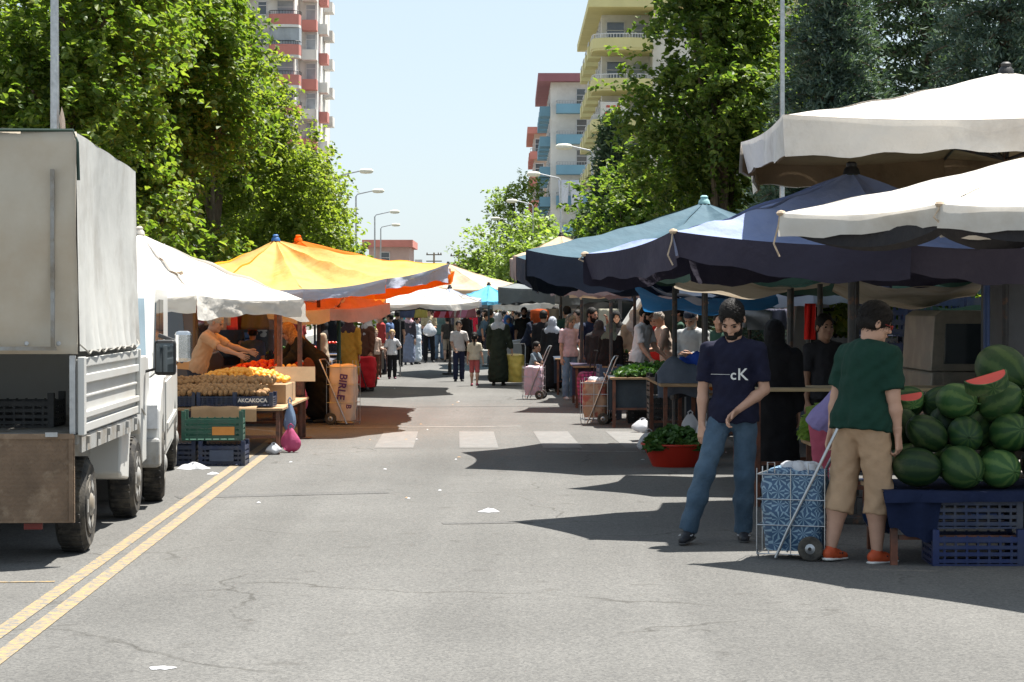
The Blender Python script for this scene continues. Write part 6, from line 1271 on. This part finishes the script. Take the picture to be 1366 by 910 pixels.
        B = Body(); B.ell(hd(0,.040,-.004), np.array((.074+th_*.5,.075+th_*.5,.072))*hs, Hm); B.cut(hd(0,-.006,0), Hm@np.array((0,-1,.35))); B.cut(hd(0,.05,-.055), Hm@np.array((0,.1,-1.))); ms.append(B.mesh(hres2, (.003,.03,ph)))
        if hair == 'long': B = Body(); B.cone(hd(0,.05,-.02), T(0,-.10,.36), .075*hs, .085*S, fw, 1.7); B.cone(hd(-.06,.02,-.02), T(-.07,-.02,.40), .03*hs, .03*S, bl=.03); B.cone(hd(.06,.02,-.02), T(.07,-.02,.40), .03*hs, .03*S, bl=.03); ms.append(B.mesh(hres2, (.006,.05,ph)))
        if hair == 'pony': B = Body(); B.ell(hd(0,.11,.03), np.array((.035,.035,.035))*hs, Hm); B.cone(hd(0,.125,.01), hd(0,.12,-.20), .032*hs, .016*hs, bl=.02); ms.append(B.mesh(hres2, (.004,.04,ph)))
        if hair == 'bun': B = Body(); B.ell(hd(0,.10,.07), np.array((.04,.04,.04))*hs, Hm); ms.append(B.mesh(hres2, (.004,.04,ph)))
        v, q = joinm(ms)
        if res < .017:      # loose strands lying over the hair mass
            rr = np.random.default_rng(_pc[0]); nrm_ = v-hc; nrm_ = nrm_/np.linalg.norm(nrm_, axis=1)[:, None]; k_ = rr.choice(len(v), min(len(v), 1500 if res < .012 else 500), replace=False); p0, n0 = v[k_], nrm_[k_]
            tg = (Hm@np.array((.2,.55,-.8)))[None]+rr.normal(size=p0.shape)*.28; tg -= (tg*n0).sum(1)[:, None]*n0; tg /= np.linalg.norm(tg, axis=1)[:, None]; L_ = rr.uniform(.010,.024,len(p0))[:, None]*(1.7 if hair == 'thick' else 1.0)*hs; sd_ = np.cross(tg, n0)*.0016
            a_ = p0-n0*.002; e_ = p0+tg*L_+n0*L_*rr.uniform(.02,.16,len(p0))[:, None]; m_ = p0+tg*L_*.5+n0*L_*.12
            sv = np.stack([a_-sd_, a_+sd_, m_+sd_, m_-sd_, e_+sd_*.4, e_-sd_*.4], 1).reshape(-1, 3); i_ = np.arange(len(p0))[:, None]*6; v, q = joinm([(v, q), (sv, np.concatenate([i_+[0,1,2,3], i_+[3,2,4,5]], 1).reshape(-1, 4))])
        npmesh('hair', v, q, hm, t)
    if beard:
        B = Body(); g = .0075; B.cone(hd(-.02,-.036,-.078), hd(0,-.060,-.094), (.037+g)*hs, (.028+g)*hs, bl=.02); B.cone(hd(.02,-.036,-.078), hd(0,-.060,-.094), (.037+g)*hs, (.028+g)*hs, bl=.02); B.ell(hd(0,-.022,-.02), np.array((.063+g*.5,.068+g,.088+g*.3))*hs, Hm, .01)
        B.cut(hd(0,-.066,-.038), Hm@np.array((0,-.85,1.))); B.cut(hd(0,.005,0), Hm@np.array((0,1.,0))); B.ell(hd(0,-.080,-.088), np.array((.036,.022,.026))*hs, Hm, .01); B.cone(hd(-.024,-.088,-.050), hd(.024,-.088,-.050), .0085*hs, .0085*hs, bl=.008); B.ell(hd(0,-.106,-.062), np.array((.016,.016,.0055))*hs, Hm, .006, '-'); v, q = B.mesh(.006 if res < .012 else .011, (.0015,.02,ph)); npmesh('beard', v, q, hm, t)
    if scarf:
        B = Body(); B.ell(hd(0,.014,.028), np.array((.090,.112,.102))*hs, Hm, .03); B.cone(hd(0,.03,-.04), nb+u*.0*S, .085*hs, .105*S, bl=.05); B.ell(hd(0,-.108,-.012), np.array((.052,.060,.070))*hs, Hm, .01, '-')
        B.cone(T(-.10,-.02,.47), T(.10,-.02,.47), .085*S*bk, .085*S*bk, bl=.06); B.cone(T(0,-.05,.46), T(0,-.085,.30), .13*S, .085*S, fw, 2.1, .05); B.cone(T(0,.04,.46), T(.03,.085,.34), .09*S, .06*S, fw, 1.9, .05); v, q = B.mesh(hres2*1.1, (.0055,.055,ph)); npmesh('headscarf', v, q, scarf, t)
    if cap:
        B = Body(); B.ell(hd(0,.014,.05), np.array((.086,.105,.082))*hs, Hm); B.cut(hd(0,-.08,.045), Hm@np.array((0,-.1,-1.))); ms = [B.mesh(hres2)]
        if cap[1]: B = Body(); B.cone(hd(0,-.07,.052), hd(0,-.135,.046), .06*hs, .05*hs, Hm@np.array((0,.1,1.)), 6); ms.append(B.mesh(hres2))
        v, q = joinm(ms); npmesh('cap', v, q, cap[0], t)
    if glasses:
        b = MB(); 
        for sx in (-1,1): b.tube([hd(sx*.031+.02*math.cos(a_*.785), -.098, .0+.015*math.sin(a_*.785)) for a_ in range(9)], .0022, 5); b.tube([hd(sx*.052,-.096,.004), hd(sx*.08,-.0,.004)], .002, 5)
        b.build('glasses', glasses, t)
    # ---- garments
    nz = (.0055*S, .12*S, ph)
    def arm_cover(B, k_, ln, ex, cut=True):
        s_, e_, w_ = J['sh'+k_], J['el'+k_], J['wr'+k_]
        if ln <= 1: B.cone(s_, s_+(e_-s_)*ln, (.052*bk+ex)*S, (.046*bk+ex*1.35)*S, bl=.03, cut=cut)
        else: B.cone(s_, e_, (.052*bk+ex)*S, (.043*bk+ex)*S, bl=.03); B.cone(e_, e_+(w_-e_)*(ln-1), (.043*bk+ex)*S, (.03*bk+ex)*S, bl=.03, cut=cut)
    ln = {'short': .80, 'long': 1.93, 'half': 1.1, 'none': .18}[sleeve] if not isinstance(sleeve, float) else sleeve
    if top:
        B = Body(); e = .016; B.cone(T(-.05,0,.04), T(.05,0,.04), (.100*bk+e)*S, (.100*bk+e)*S, fw, 1.15, .05); B.cone(T(0,0,.05), T(0,0,.2), (.118*bk+e*1.3)*S, (.122*bk+e*1.2)*S, fw, 1.28, .06); B.cone(T(0,0,.2), T(0,0,.38), (.126*bk+e)*S, (.142*bk+e)*S, fw, 1.36, .06); B.cone(T(-.10,0,.452), T(.10,0,.452), (.052*bk+e*.8)*S, (.052*bk+e*.8)*S, bl=.05)
        B.cone(T(0,0,.42), T(0,0,.475), .085*S*bk, .075*S, fw, 1.1, bl=.04); B.cone(T(-.045,.0,.02), T(-.045,.0,-.03), (.085*bk+e)*S, (.085*bk+e)*S, bl=.04); B.cone(T(.045,.0,.02), T(.045,.0,-.03), (.085*bk+e)*S, (.085*bk+e)*S, bl=.04)
        B.cone(T(-.06*bk,0,.03), T(-.06*bk,0,-.06), (.10*bk+.024)*S, (.10*bk+.028)*S, bl=.05); B.cone(T(.06*bk,0,.03), T(.06*bk,0,-.06), (.10*bk+.024)*S, (.10*bk+.028)*S, bl=.05)
        for k_, sg in (('R',-1),('L',1)): arm_cover(B, k_, ln, .012); B.cone(T(sg*.125,0,.458), T(sg*.035,-.005,.518), .05*S*bk, .047*S, bl=.04)
        B.ell(T(0,.018,.565), np.array((.066,.066,.060))*S, op='-'); B.cut(T(0,0,-.05), -u); B.cut(T(0,0,.55), N_(u+fw*.25)); v, q = B.mesh(res, nz); npmesh('coat' if longcoat else 'shirt', v, q, top, t)
    if bottom:
        B = Body(); e = .014; B.cone(T(-.055,0,.0), T(.055,0,.0), (.094*bk+e)*S, (.094*bk+e)*S, fw, 1.1, .05); B.cone(T(0,0,.03), T(0,0,.10), (.112*bk+e*.6)*S, (.108*bk+e*.6)*S, fw, 1.3, .05)
        for k_ in 'RL':
            hi, kn, an_ = J['hip'+k_], J['kn'+k_], J['an'+k_]; B.cone(hi, kn, (.082*bk+e)*S, (.056*bk+e*1.3)*S, bl=.025)
            if shorts: B.cone(kn, kn+(an_-kn)*shorts, (.056*bk+e*1.5)*S, (.056*bk+e*1.9)*S, bl=.02, cut=True) if shorts > 0 else None
            else: B.cone(kn, kn+(an_-kn)*.45, (.056*bk+e*1.2)*S, (.055*bk+e*1.3)*S, bl=.03); B.cone(kn+(an_-kn)*.45, an_+(an_-kn)*.06, (.055*bk+e*1.3)*S, (.046*bk+e*1.5)*S, bl=.03, cut=True)
        B.cut(T(0,0,.0), u); v, q = B.mesh(res*.95, (nz[0]*.8, nz[1]*1.15, ph+2)); npmesh('shorts' if shorts else 'trousers', v, q, bottom, t)
    if robe or skirt:
        B = Body(); e = .02; m_ = robe or skirt; g0 = pel*A(1,1,0)+A(0,0,coat_hem*S+.13)+(J['anR']+J['anL'])*A(.5,.5,0)-pel*A(1,1,0)
        B.cone(T(0,0,.0), g0, (.15*bk+e)*S, (.20*bk+e)*S, fw, 1.12, .06); B.cone(T(-.05,0,.02), T(.05,0,.02), (.105*bk+e)*S, (.105*bk+e)*S, fw, 1.1, .06)
        for k_ in 'RL': B.cone(J['kn'+k_], J['an'+k_]+A(0,0,.12)*S, .09*S, .10*S, bl=.08)
        if robe:
            B.cone(T(0,0,.03), T(0,0,.2), (.13*bk+e)*S, (.126*bk+e)*S, fw, 1.25, .06); B.cone(T(0,0,.2), T(0,0,.38), (.13*bk+e)*S, (.143*bk+e)*S, fw, 1.36, .06); B.cone(T(-.10,0,.452), T(.10,0,.452), (.054*bk+e*.8)*S, (.054*bk+e*.8)*S, bl=.05)
            for k_ in 'RL': arm_cover(B, k_, 1.95, .024)
        else: B.cone(T(0,0,.03), T(0,0,.12), (.12*bk+e*.3)*S, (.11*bk+e*.3)*S, fw, 1.3, .05); B.cut(T(0,0,.15), u)
        B.cut((0,0,coat_hem*S), (0,0,-1)); v, q = B.mesh(res*1.1, (.008*S, .17*S, ph)); npmesh('robe' if robe else 'skirt', v, q, m_, t)
    # ---- shoes
    shm = shoes if not isinstance(shoes, tuple) else plain(shoes, .6)
    for k_, sg in (('R', -1), ('L', 1)):
        an_ = J['an'+k_]; d = N_(dl[k_][1]); hdv = N_(A(sg*.16, -1, 0)); zl = an_[2]-.085*S; B = Body()
        tilt = min(.35, max(0, zl*2.2)); hd2 = N_(hdv+A(0,0,-tilt*2.0)); c = an_+A(0,0,-.045*S)
        B.cone(c-hd2*.035*S, c+hd2*.06*S+A(0,0,-.008)*S, .040*S, .040*S, (1,0,0), 1.12, .02); B.cone(c+hd2*.05*S+A(0,0,-.01*S), c+hd2*.145*S+A(0,0,-.016*S), .040*S, .030*S, A(0,0,1), 1.15, .02); B.cone(c, an_+A(0,0,.0), .038*S, .036*S, bl=.02)
        up = N_(np.cross(np.cross(hd2, A(0,0,1)), hd2)); B.cut(c-up*.039*S, -up); v, q = B.mesh(max(.008, res*.7)); so = npmesh('shoe', v, q, shm, t)
        if sole: B = Body(); B.cone(c-hd2*.035*S-up*.036*S, c+hd2*.145*S-up*.034*S, .043*S, .036*S, up, 3.2, .01); v, q = B.mesh(.007); npmesh('sole', v, q, sole, so)
        if shoe_trim: B = Body(); [B.cone(c+hd2*a_*S+up*.005*S+A(sg*0-.045*S,0,0), c+hd2*a_*S+up*.005*S+A(.045*S,0,0), .006, .006, bl=.004) for a_ in (.05,.08)]; v, q = B.mesh(.005); npmesh('stripe', v, q, shoe_trim, so)
    t['_j'] = [float(x) for x in (*J['wrR'], *J['wrL'])]
    return t, J, T, hd
denim = mat('denim', (.045,.085,.135), .85, .2, 5, dirt=(.075,.125,.18), dscale=3, thr=(.45,.7), bump=.4, bscale=60); denim2 = mat('light_denim', (.12,.19,.29), .85, .15, 5, dirt=(.18,.26,.36), dscale=3, bump=.3, bscale=50)
# ---- the two men in the foreground
t, J, T, hd = person('bearded man in a navy T-shirt and jeans, striding towards us with eyes lowered', 979, 16.3, 1.80, -12,
    arms={'R': ((-.16,.14,-1), (-.02,-.10,-1)), 'L': ((.16,.02,-1), (-.78,-.50,-.62))}, legs={'R': ((-.26,-.32,-1), (-.30,.04,-1)), 'L': ((-.03,.12,-1), (-.05,.30,-1))}, lean=4, head=(40, -8), hair='short', beard=True,
    top=cloth((.011,.012,.03)), bottom=denim, skin=SK2, shoes=(.012,.014,.02), res=.010, bulk=.93, curl=(.5,.8), pn={'L': (-.1,-.5,-.8), 'R': (.6,.6,0)}, shoe_trim=plain((.35,.35,.36), .5), sole=plain((.05,.05,.05), .7))
p = T(.075, .187, .300); text(t, 'K', .12, tuple(T(.085,.190,.298)), (R(90-3), 0, 0), M_wink, bold=.001, name='chest_logo'); text(t, 'c', .10, tuple(T(.020,.191,.296)), (R(90-3), 0, 0), M_wink, bold=.0016, name='chest_logo'); 
b = MB(); q1, q2 = T(-.14,.166,.30), T(-.005,.184,.30); b.tube([tuple(q1), tuple((q1+q2)/2+A(0,-.006,0)), tuple(q2)], .0016, 5); b.build('chest_stripe', M_wink, t)
b = MB(); 
t, J, T, hd = person('man in a dark green T-shirt, beige shorts and orange trainers, facing the watermelons', 1150, 15.1, 1.76, 128,
    arms={'R': ((-.14,.02,-1), (-.02,-.14,-1)), 'L': ((.18,.18,-1), (.10,.10,-1))}, legs={'R': ((-.05,-.10,-1), (.0,.05,-1)), 'L': ((.06,.12,-1), (.06,.22,-1))}, lean=8, head=(18, -30), hair='thick',
    top=cloth((.008,.035,.024)), bottom=cloth((.40,.27,.17)), shorts=.42, skin=SK2, shoes=plain((.45,.07,.02), .6), res=.010, bulk=1.30, glasses=plain((.4,.02,.02), .4), curl=(.9,1.1), sole=M_wink, shoe_trim=plain((.02,.02,.025), .6))
# ---- people near them
person('woman in a lilac top and pink trousers bending behind the blue trolley', 1099, 17.3, 1.55, 60, lean=38, arms={'R': ((-.1,-.3,-1), (0,-.8,-.6)), 'L': ((.1,-.5,-.8), (0,-1,-.1))}, legs={'R': ((0,-.05,-1), (0,.03,-1))}, top=cloth((.28,.24,.48)), bottom=cloth((.42,.09,.14)), hair='bun', res=.014, skin=SK2)
person('figure in a long black robe standing behind the man in the navy T-shirt', 1033, 19.6, 1.62, 170, robe=cloth((.012,.012,.014)), scarf=cloth((.012,.012,.014)), res=.016, bulk=1.15)
person('seller in dark clothes in the shade behind the wooden board', 1100, 21.6, 1.66, 20, top=cloth((.03,.03,.035)), bottom=cloth((.02,.02,.02)), res=.018, hair='short', skin=SK3)
# ---- right middle distance
person('man in a plain white T-shirt and black trousers picking greens', 853, 34.4, 1.77, 62, lean=8, head=(30, 0), beard=True, arms={'R': ((-.05,-.25,-1), (0,-.65,-.8)), 'L': ((.05,-.35,-1), (0,-.75,-.65))}, top=cloth((.62,.61,.62)), bottom=cloth((.012,.012,.015)), res=.014, shoes=(.25,.06,.03), bulk=1.05, skin=SK2)
person('older seller in a beige shirt bending over his stall', 893, 35.6, 1.72, -75, lean=16, head=(35,0), sleeve='half', arms={'R': ((-.1,-.4,-.9), (0,-1,-.3)), 'L': ((.1,-.35,-.9), (0,-1,-.2))}, top=cloth((.45,.36,.30)), bottom=cloth((.05,.05,.06)), hair='crop', hairm=M_hairg, res=.016, skin=SK1, z=.0)
person('elderly bearded man in a light grey shirt and dark knitted cap', 925, 29.6, 1.72, -28, lean=5, head=(30,0), beard=True, sleeve='long', arms={'R': ((-.05,-.2,-1), (.5,-.8,.0)), 'L': ((.1,-.2,-1), (-.4,-.9,.05))}, top=cloth((.36,.37,.37)), bottom=cloth((.2,.2,.2)), hair='crop', hairm=M_hairg, cap=(cloth((.03,.035,.05)), False), res=.015, bulk=1.08)
person('man in a red T-shirt behind the man in white', 872, 37.5, 1.68, 150, top=cloth((.45,.02,.015)), bottom=cloth((.02,.02,.03)), res=.018)
person('young woman with long two-tone hair, pink top and wide blue jeans', 760, 42.0, 1.60, 28, head=(20,15), arms={'R': ((-.06,.02,-1), (-.0,-.06,-1)), 'L': ((.12,-.15,-1), (.1,-.6,-.8))}, top=cloth((.58,.40,.42)), bottom=denim2, hair='long', hairm=mat('hair_two_tone', (.05,.035,.025), .5, .3, 20, dirt=(.34,.29,.2), dscale=4), res=.014, skin=SK2, shoes=(.5,.45,.45), bulk=.95)
person('balding bearded man in navy raising a hand to his glasses', 788, 40.3, 1.74, 40, head=(8,10), beard=True, hair='crop', arms={'L': ((.25,-.75,-.55), (-.25,-.05,1)), 'R': ((-.1,.05,-1), (0,-.1,-1))}, top=cloth((.015,.022,.05)), bottom=denim2, res=.014, skin=SK1, bulk=1.1, glasses=M_chrome)
person('woman in a sage green headscarf and red-sleeved black coat, back to us', 811, 38.6, 1.50, 150, lean=14, scarf=cloth((.16,.22,.19)), robe=cloth((.014,.014,.016)), res=.016, bulk=1.15)
person('heavy woman in a black robe and dark grey shawl beside the balding man', 798, 39.4, 1.52, 165, lean=8, scarf=cloth((.07,.07,.075)), robe=cloth((.03,.03,.034)), res=.018, bulk=1.25)
person('child in a grey T-shirt sitting low beside the pale pink trolley', 710, 46.6, 1.2, 60, child=True, lean=14, arms={'R': ((-.1,-.5,-1), (0,-1,-.3)), 'L': ((.1,-.5,-1), (0,-1,-.3))}, legs={'R': ((-.1,-1,-.35), (0,.1,-1)), 'L': ((.1,-1,-.35), (0,.1,-1))}, top=cloth((.2,.24,.28)), bottom=cloth((.03,.03,.04)), res=.018)
# ---- centre of the road
G1 = dict(res=.014)
t, J, T, hd = person('woman in a dark green coat and pale grey headscarf, pulling the yellow trolley', 665, 49.8, 1.62, 172, scarf=cloth((.40,.40,.41)), robe=cloth((.022,.028,.018)), bulk=1.12, arms={'R': ((-.22,.0,-1), (-.30,.0,-1)), 'L': ((.16,.0,-1), (.05,-.1,-1))}, res=.013, skin=SK2)
person('boy in a pale T-shirt and navy trousers walking towards us', 612, 52.6, 1.42, 6, child=True, arms={'R': ((-.10,.05,-1), (.25,-.7,-.6)), 'L': ((.32,.1,-1), (.10,-.15,-1))}, legs={'R': ((-.02,-.10,-1), (0,.12,-1)), 'L': ((.03,.10,-1), (0,.12,-1))}, top=cloth((.48,.44,.42)), bottom=cloth((.018,.022,.05)), res=.013, skin=SK1, hair='short')
person('little girl with a ponytail, cream top and red shorts, walking away', 633, 49.6, 1.14, 176, child=True, arms={'R': ((-.20,.02,-1), (-.22,-.05,-1)), 'L': ((.14,.0,-1), (.1,-.1,-1))}, legs={'R': ((-.03,.06,-1), (0,.25,-1)), 'L': ((.02,-.06,-1), (0,.05,-1))}, top=cloth((.50,.44,.34)), bottom=cloth((.42,.10,.10)), shorts=.12, sleeve='short', hair='pony', res=.012, skin=SK2, shoes=(.4,.1,.14))
person('blond child in a white T-shirt and black trousers, hand on hip', 523, 54.5, 1.16, 10, child=True, arms={'L': ((.50,.25,-.8), (-.72,-.45,-.3)), 'R': ((-.35,.1,-1), (.05,.1,-1))}, top=cloth((.60,.60,.62)), bottom=cloth((.012,.012,.014)), res=.013, hair='short', hairm=M_blond, skin=(.5,.33,.26), shoes=(.15,.05,.08))
person('blond child in a brown outfit beside the one in white', 500, 54.0, 1.2, 30, child=True, arms={'L': ((.05,-.1,-1), (.2,-.9,-.2)), 'R': ((-.05,-.35,-1), (.1,-.5,.9))}, top=cloth((.42,.30,.24)), bottom=cloth((.10,.035,.02)), res=.014, hair='short', hairm=M_blond, skin=(.5,.33,.26), shoes=(.4,.05,.04))
# ---- left side
person('woman in a brown patterned headscarf and long black coat, bending over the tomatoes', 424, 33.6, 1.70, -72, lean=46, head=(30,0), scarf=mat('brown_scarf', (.20,.09,.04), .8, .3, 30, dirt=(.34,.19,.09), dscale=28), robe=cloth((.012,.011,.011)), arms={'R': ((-.05,-.55,-.9), (0,-.6,-.7)), 'L': ((.05,-.45,-.9), (0,-.8,-.5))}, res=.012, bulk=1.12, skin=SK1)
b = MB(); p = P(413, 492, 33.0); b.ball(p, (.09,.07,.17), 14, (0, R(-12), 0)); o = b.build('handbag', cloth((.10,.03,.02)), smooth='full'); o.location = (0,0,0); 
me = o.data; me.transform(Matrix.Translation(-p)); o.location = p; tag(o, 'small dark red shoulder bag hanging on the bending woman', 'bag')
person('grey-haired seller in an orange-lit T-shirt leaning over the apricots', 262, 30.2, 1.72, 78, lean=24, head=(22,0), arms={'R': ((-.05,-.85,-.55), (0,-.92,-.3)), 'L': ((.05,-.85,-.45), (0,-.95,-.25))}, top=cloth((.50,.30,.17)), bottom=cloth((.03,.03,.04)), hair='short', hairm=M_hairg, res=.013, skin=SK1, bulk=1.05)
person('man in a dark blue T-shirt, back to us, deep under the white umbrella', 306, 38.5, 1.74, 175, top=cloth((.03,.045,.07)), bottom=cloth((.02,.02,.03)), res=.017, bulk=1.1)
person('boy in a blue T-shirt and red and green cap under the white umbrella', 337, 36.5, 1.42, 190, child=True, top=cloth((.05,.09,.2)), bottom=cloth((.03,.03,.04)), cap=(cloth((.3,.03,.03)), True), res=.017)
person('woman in a long mustard coat and dark headscarf, back to us', 466, 44.5, 1.60, 160, scarf=cloth((.06,.03,.035)), robe=cloth((.42,.21,.03)), coat_hem=.42, bottom=cloth((.03,.02,.02)), res=.014, bulk=1.08)
person('woman in a grey-white headscarf and dark brown dress, facing the mustard coat', 489, 46.5, 1.62, -50, scarf=cloth((.42,.42,.45)), robe=cloth((.10,.045,.03)), res=.014, arms={'R': ((-.1,-.3,-1), (0,-1,.1))})
person('man in a khaki shirt looking down at a bag of vegetables in his hands', 572, 71.0, 1.76, 8, head=(38,0), arms={'R': ((-.12,-.1,-1), (.45,-.9,-.05)), 'L': ((.12,-.1,-1), (-.45,-.9,-.05))}, legs={'R': ((-.04,-.03,-1), (0,.04,-1)), 'L': ((.10,.06,-1), (.02,.12,-1))}, top=cloth((.33,.27,.17)), bottom=cloth((.012,.012,.015)), res=.014, skin=SK1)
p = P(573, 437, 70.55); bag('white see-through bag of vegetables held by the man in khaki', (p.x, p.y, p.z-.28), .46, .50, M_wbag, 21)
person('man in a teal shirt and jeans behind the man in khaki', 586, 74, 1.70, 5, top=cloth((.10,.18,.19)), bottom=denim2, res=.02, skin=SK1)
person('boy in a black vest over a yellow T-shirt walking away, beige shorts', 597, 72, 1.45, 185, child=True, top=cloth((.04,.035,.03)), bottom=cloth((.3,.24,.18)), shorts=.05, res=.018, skin=SK2)
person('woman in a pink patterned headscarf and grey skirt, far left of the road', 545, 68, 1.60, 10, scarf=cloth((.5,.32,.36)), top=cloth((.06,.05,.06)), sleeve='long', skirt=cloth((.20,.22,.30)), res=.018)
person('girl in a long white dress beside the man in khaki', 556, 69, 1.48, 60, top=cloth((.55,.58,.62)), sleeve='long', skirt=cloth((.55,.58,.62)), res=.018, hair='long')
person('person all in black beside the pink headscarf', 530, 66, 1.66, 170, top=cloth((.012,.012,.014)), bottom=cloth((.012,.012,.014)), res=.018)
person('person in a bright teal top behind the blond children', 540, 78, 1.70, 0, top=cloth((.04,.25,.30)), bottom=cloth((.02,.02,.03)), res=.02)
person('man in a red T-shirt under the far clothes line', 629, 80, 1.72, 30, top=cloth((.5,.02,.05)), bottom=cloth((.02,.02,.03)), res=.02)
person('man in a blue-grey T-shirt bending near the concrete block', 641, 76, 1.62, 60, lean=25, top=cloth((.08,.14,.2)), bottom=cloth((.02,.02,.03)), res=.02)
person('woman in a black robe standing under the far clothes line', 622, 77, 1.60, 20, robe=cloth((.012,.012,.014)), scarf=cloth((.012,.012,.014)), res=.022)
person('man in a navy T-shirt leaning over a stall behind the grey umbrella', 703, 52.5, 1.70, 60, lean=20, arms={'R': ((-.1,-.4,-1), (0,-.9,-.4)), 'L': ((.1,-.4,-1), (0,-.9,-.4))}, top=cloth((.014,.02,.04)), bottom=cloth((.02,.02,.02)), res=.018)
person('bearded seller facing us from behind the stall under the grey umbrella', 699, 58, 1.75, 0, beard=True, top=cloth((.02,.02,.02)), bottom=cloth((.02,.02,.02)), res=.018)
person('person in a bright blue headscarf beyond the grey headscarf', 677, 58, 1.55, 20, scarf=cloth((.05,.15,.4)), robe=cloth((.03,.04,.08)), res=.02)
person('tall figure in black with dark hair behind the seated child', 725, 47.5, 1.68, 170, top=cloth((.01,.01,.012)), bottom=cloth((.01,.01,.012)), sleeve='long', res=.018, bulk=1.1)
person('figure in a black robe and black and white headscarf left of the woman in pink', 737, 46, 1.55, 165, robe=cloth((.012,.012,.014)), scarf=cloth((.30,.32,.36)), res=.018, bulk=1.15)
GC = 'shoppers crowding the far end of the market'
rd = random.Random(77); cols = [(.012,.012,.014), (.05,.05,.06), (.02,.03,.07), (.35,.34,.33), (.3,.04,.04), (.10,.16,.3), (.35,.28,.2), (.45,.43,.42), (.03,.07,.05), (.2,.1,.15)]
cn = ['black', 'charcoal', 'dark blue', 'light grey', 'red', 'blue', 'tan', 'off-white', 'dark green', 'plum']; crowd_src = []
spots = [(508,58),(515,72),(552,86),(566,90),(578,86),(606,92),(616,98),(635,96),(645,104),(652,90),(660,99),(668,84),(676,92),(686,75),(694,82),(706,68),(716,61),(726,70),(746,54),(756,50),(770,47),(783,56),(822,44),(833,48),(846,41),(800,60),(905,40),(960,30),(655,118),(640,124),(625,116),(610,128),(670,112),(540,98),(445,50),(430,42),(395,46),(365,42),(350,48),(275,40),(250,43),(285,46),(590,118),(600,132),(686,104),(700,96),(648,82),(655,76),(690,66),(715,72),(740,62),(520,62),(535,75),(562,78),(598,84),(630,88),(622,100),(664,94),(730,56),(764,60),(512,66),(525,84),(548,95),(572,90),(582,108),(594,76),(610,84),(618,92),(638,84),(646,92),(658,88),(664,78),(674,70),(682,84),(690,92),(712,64),(720,78),(735,66),(752,64),(748,72)]
places = {}
for i, (px, Y) in enumerate(spots):
    ci = rd.randrange(10); rob = rd.random() < .3; sd_ = 'right' if px > 683 else 'left' if px < 560 else 'centre'
    lb = '%s in %s%s, %s' % ('woman with a headscarf' if rob else 'person', cn[ci], ' robe' if rob else ' top', {'right': 'under the right-hand canopies', 'left': 'under the left-hand canopies', 'centre': 'in the far crowd'}[sd_])
    n_ = places.get(lb, 0); places[lb] = n_+1
    if n_: lb += ', ' + ['farther back', 'a third', 'a fourth', 'a fifth', 'a sixth', 'a seventh'][min(n_-1, 5)]
    c_ = cloth(cols[ci]); hh = rd.uniform(1.55, 1.78)
    if rob: person(lb, px, Y, hh-.05, rd.uniform(0, 360), robe=c_, scarf=cloth(cols[rd.choice([0,1,3,7,9])]), res=.026, group=GC)
    else: person(lb, px, Y, hh, rd.uniform(0, 360), top=c_, bottom=cloth(rd.choice([(.02,.02,.03), (.05,.08,.15), (.012,.012,.014)])), res=.026, group=GC, sleeve=rd.choice(['short','long']))
for o in list(C.objects):
    if '_j' in o.keys(): del o['_j']
for o in list(bpy.data.objects):
    if o.name.split('.')[0].endswith('_m') and not o.get('label'): bpy.data.objects.remove(o)
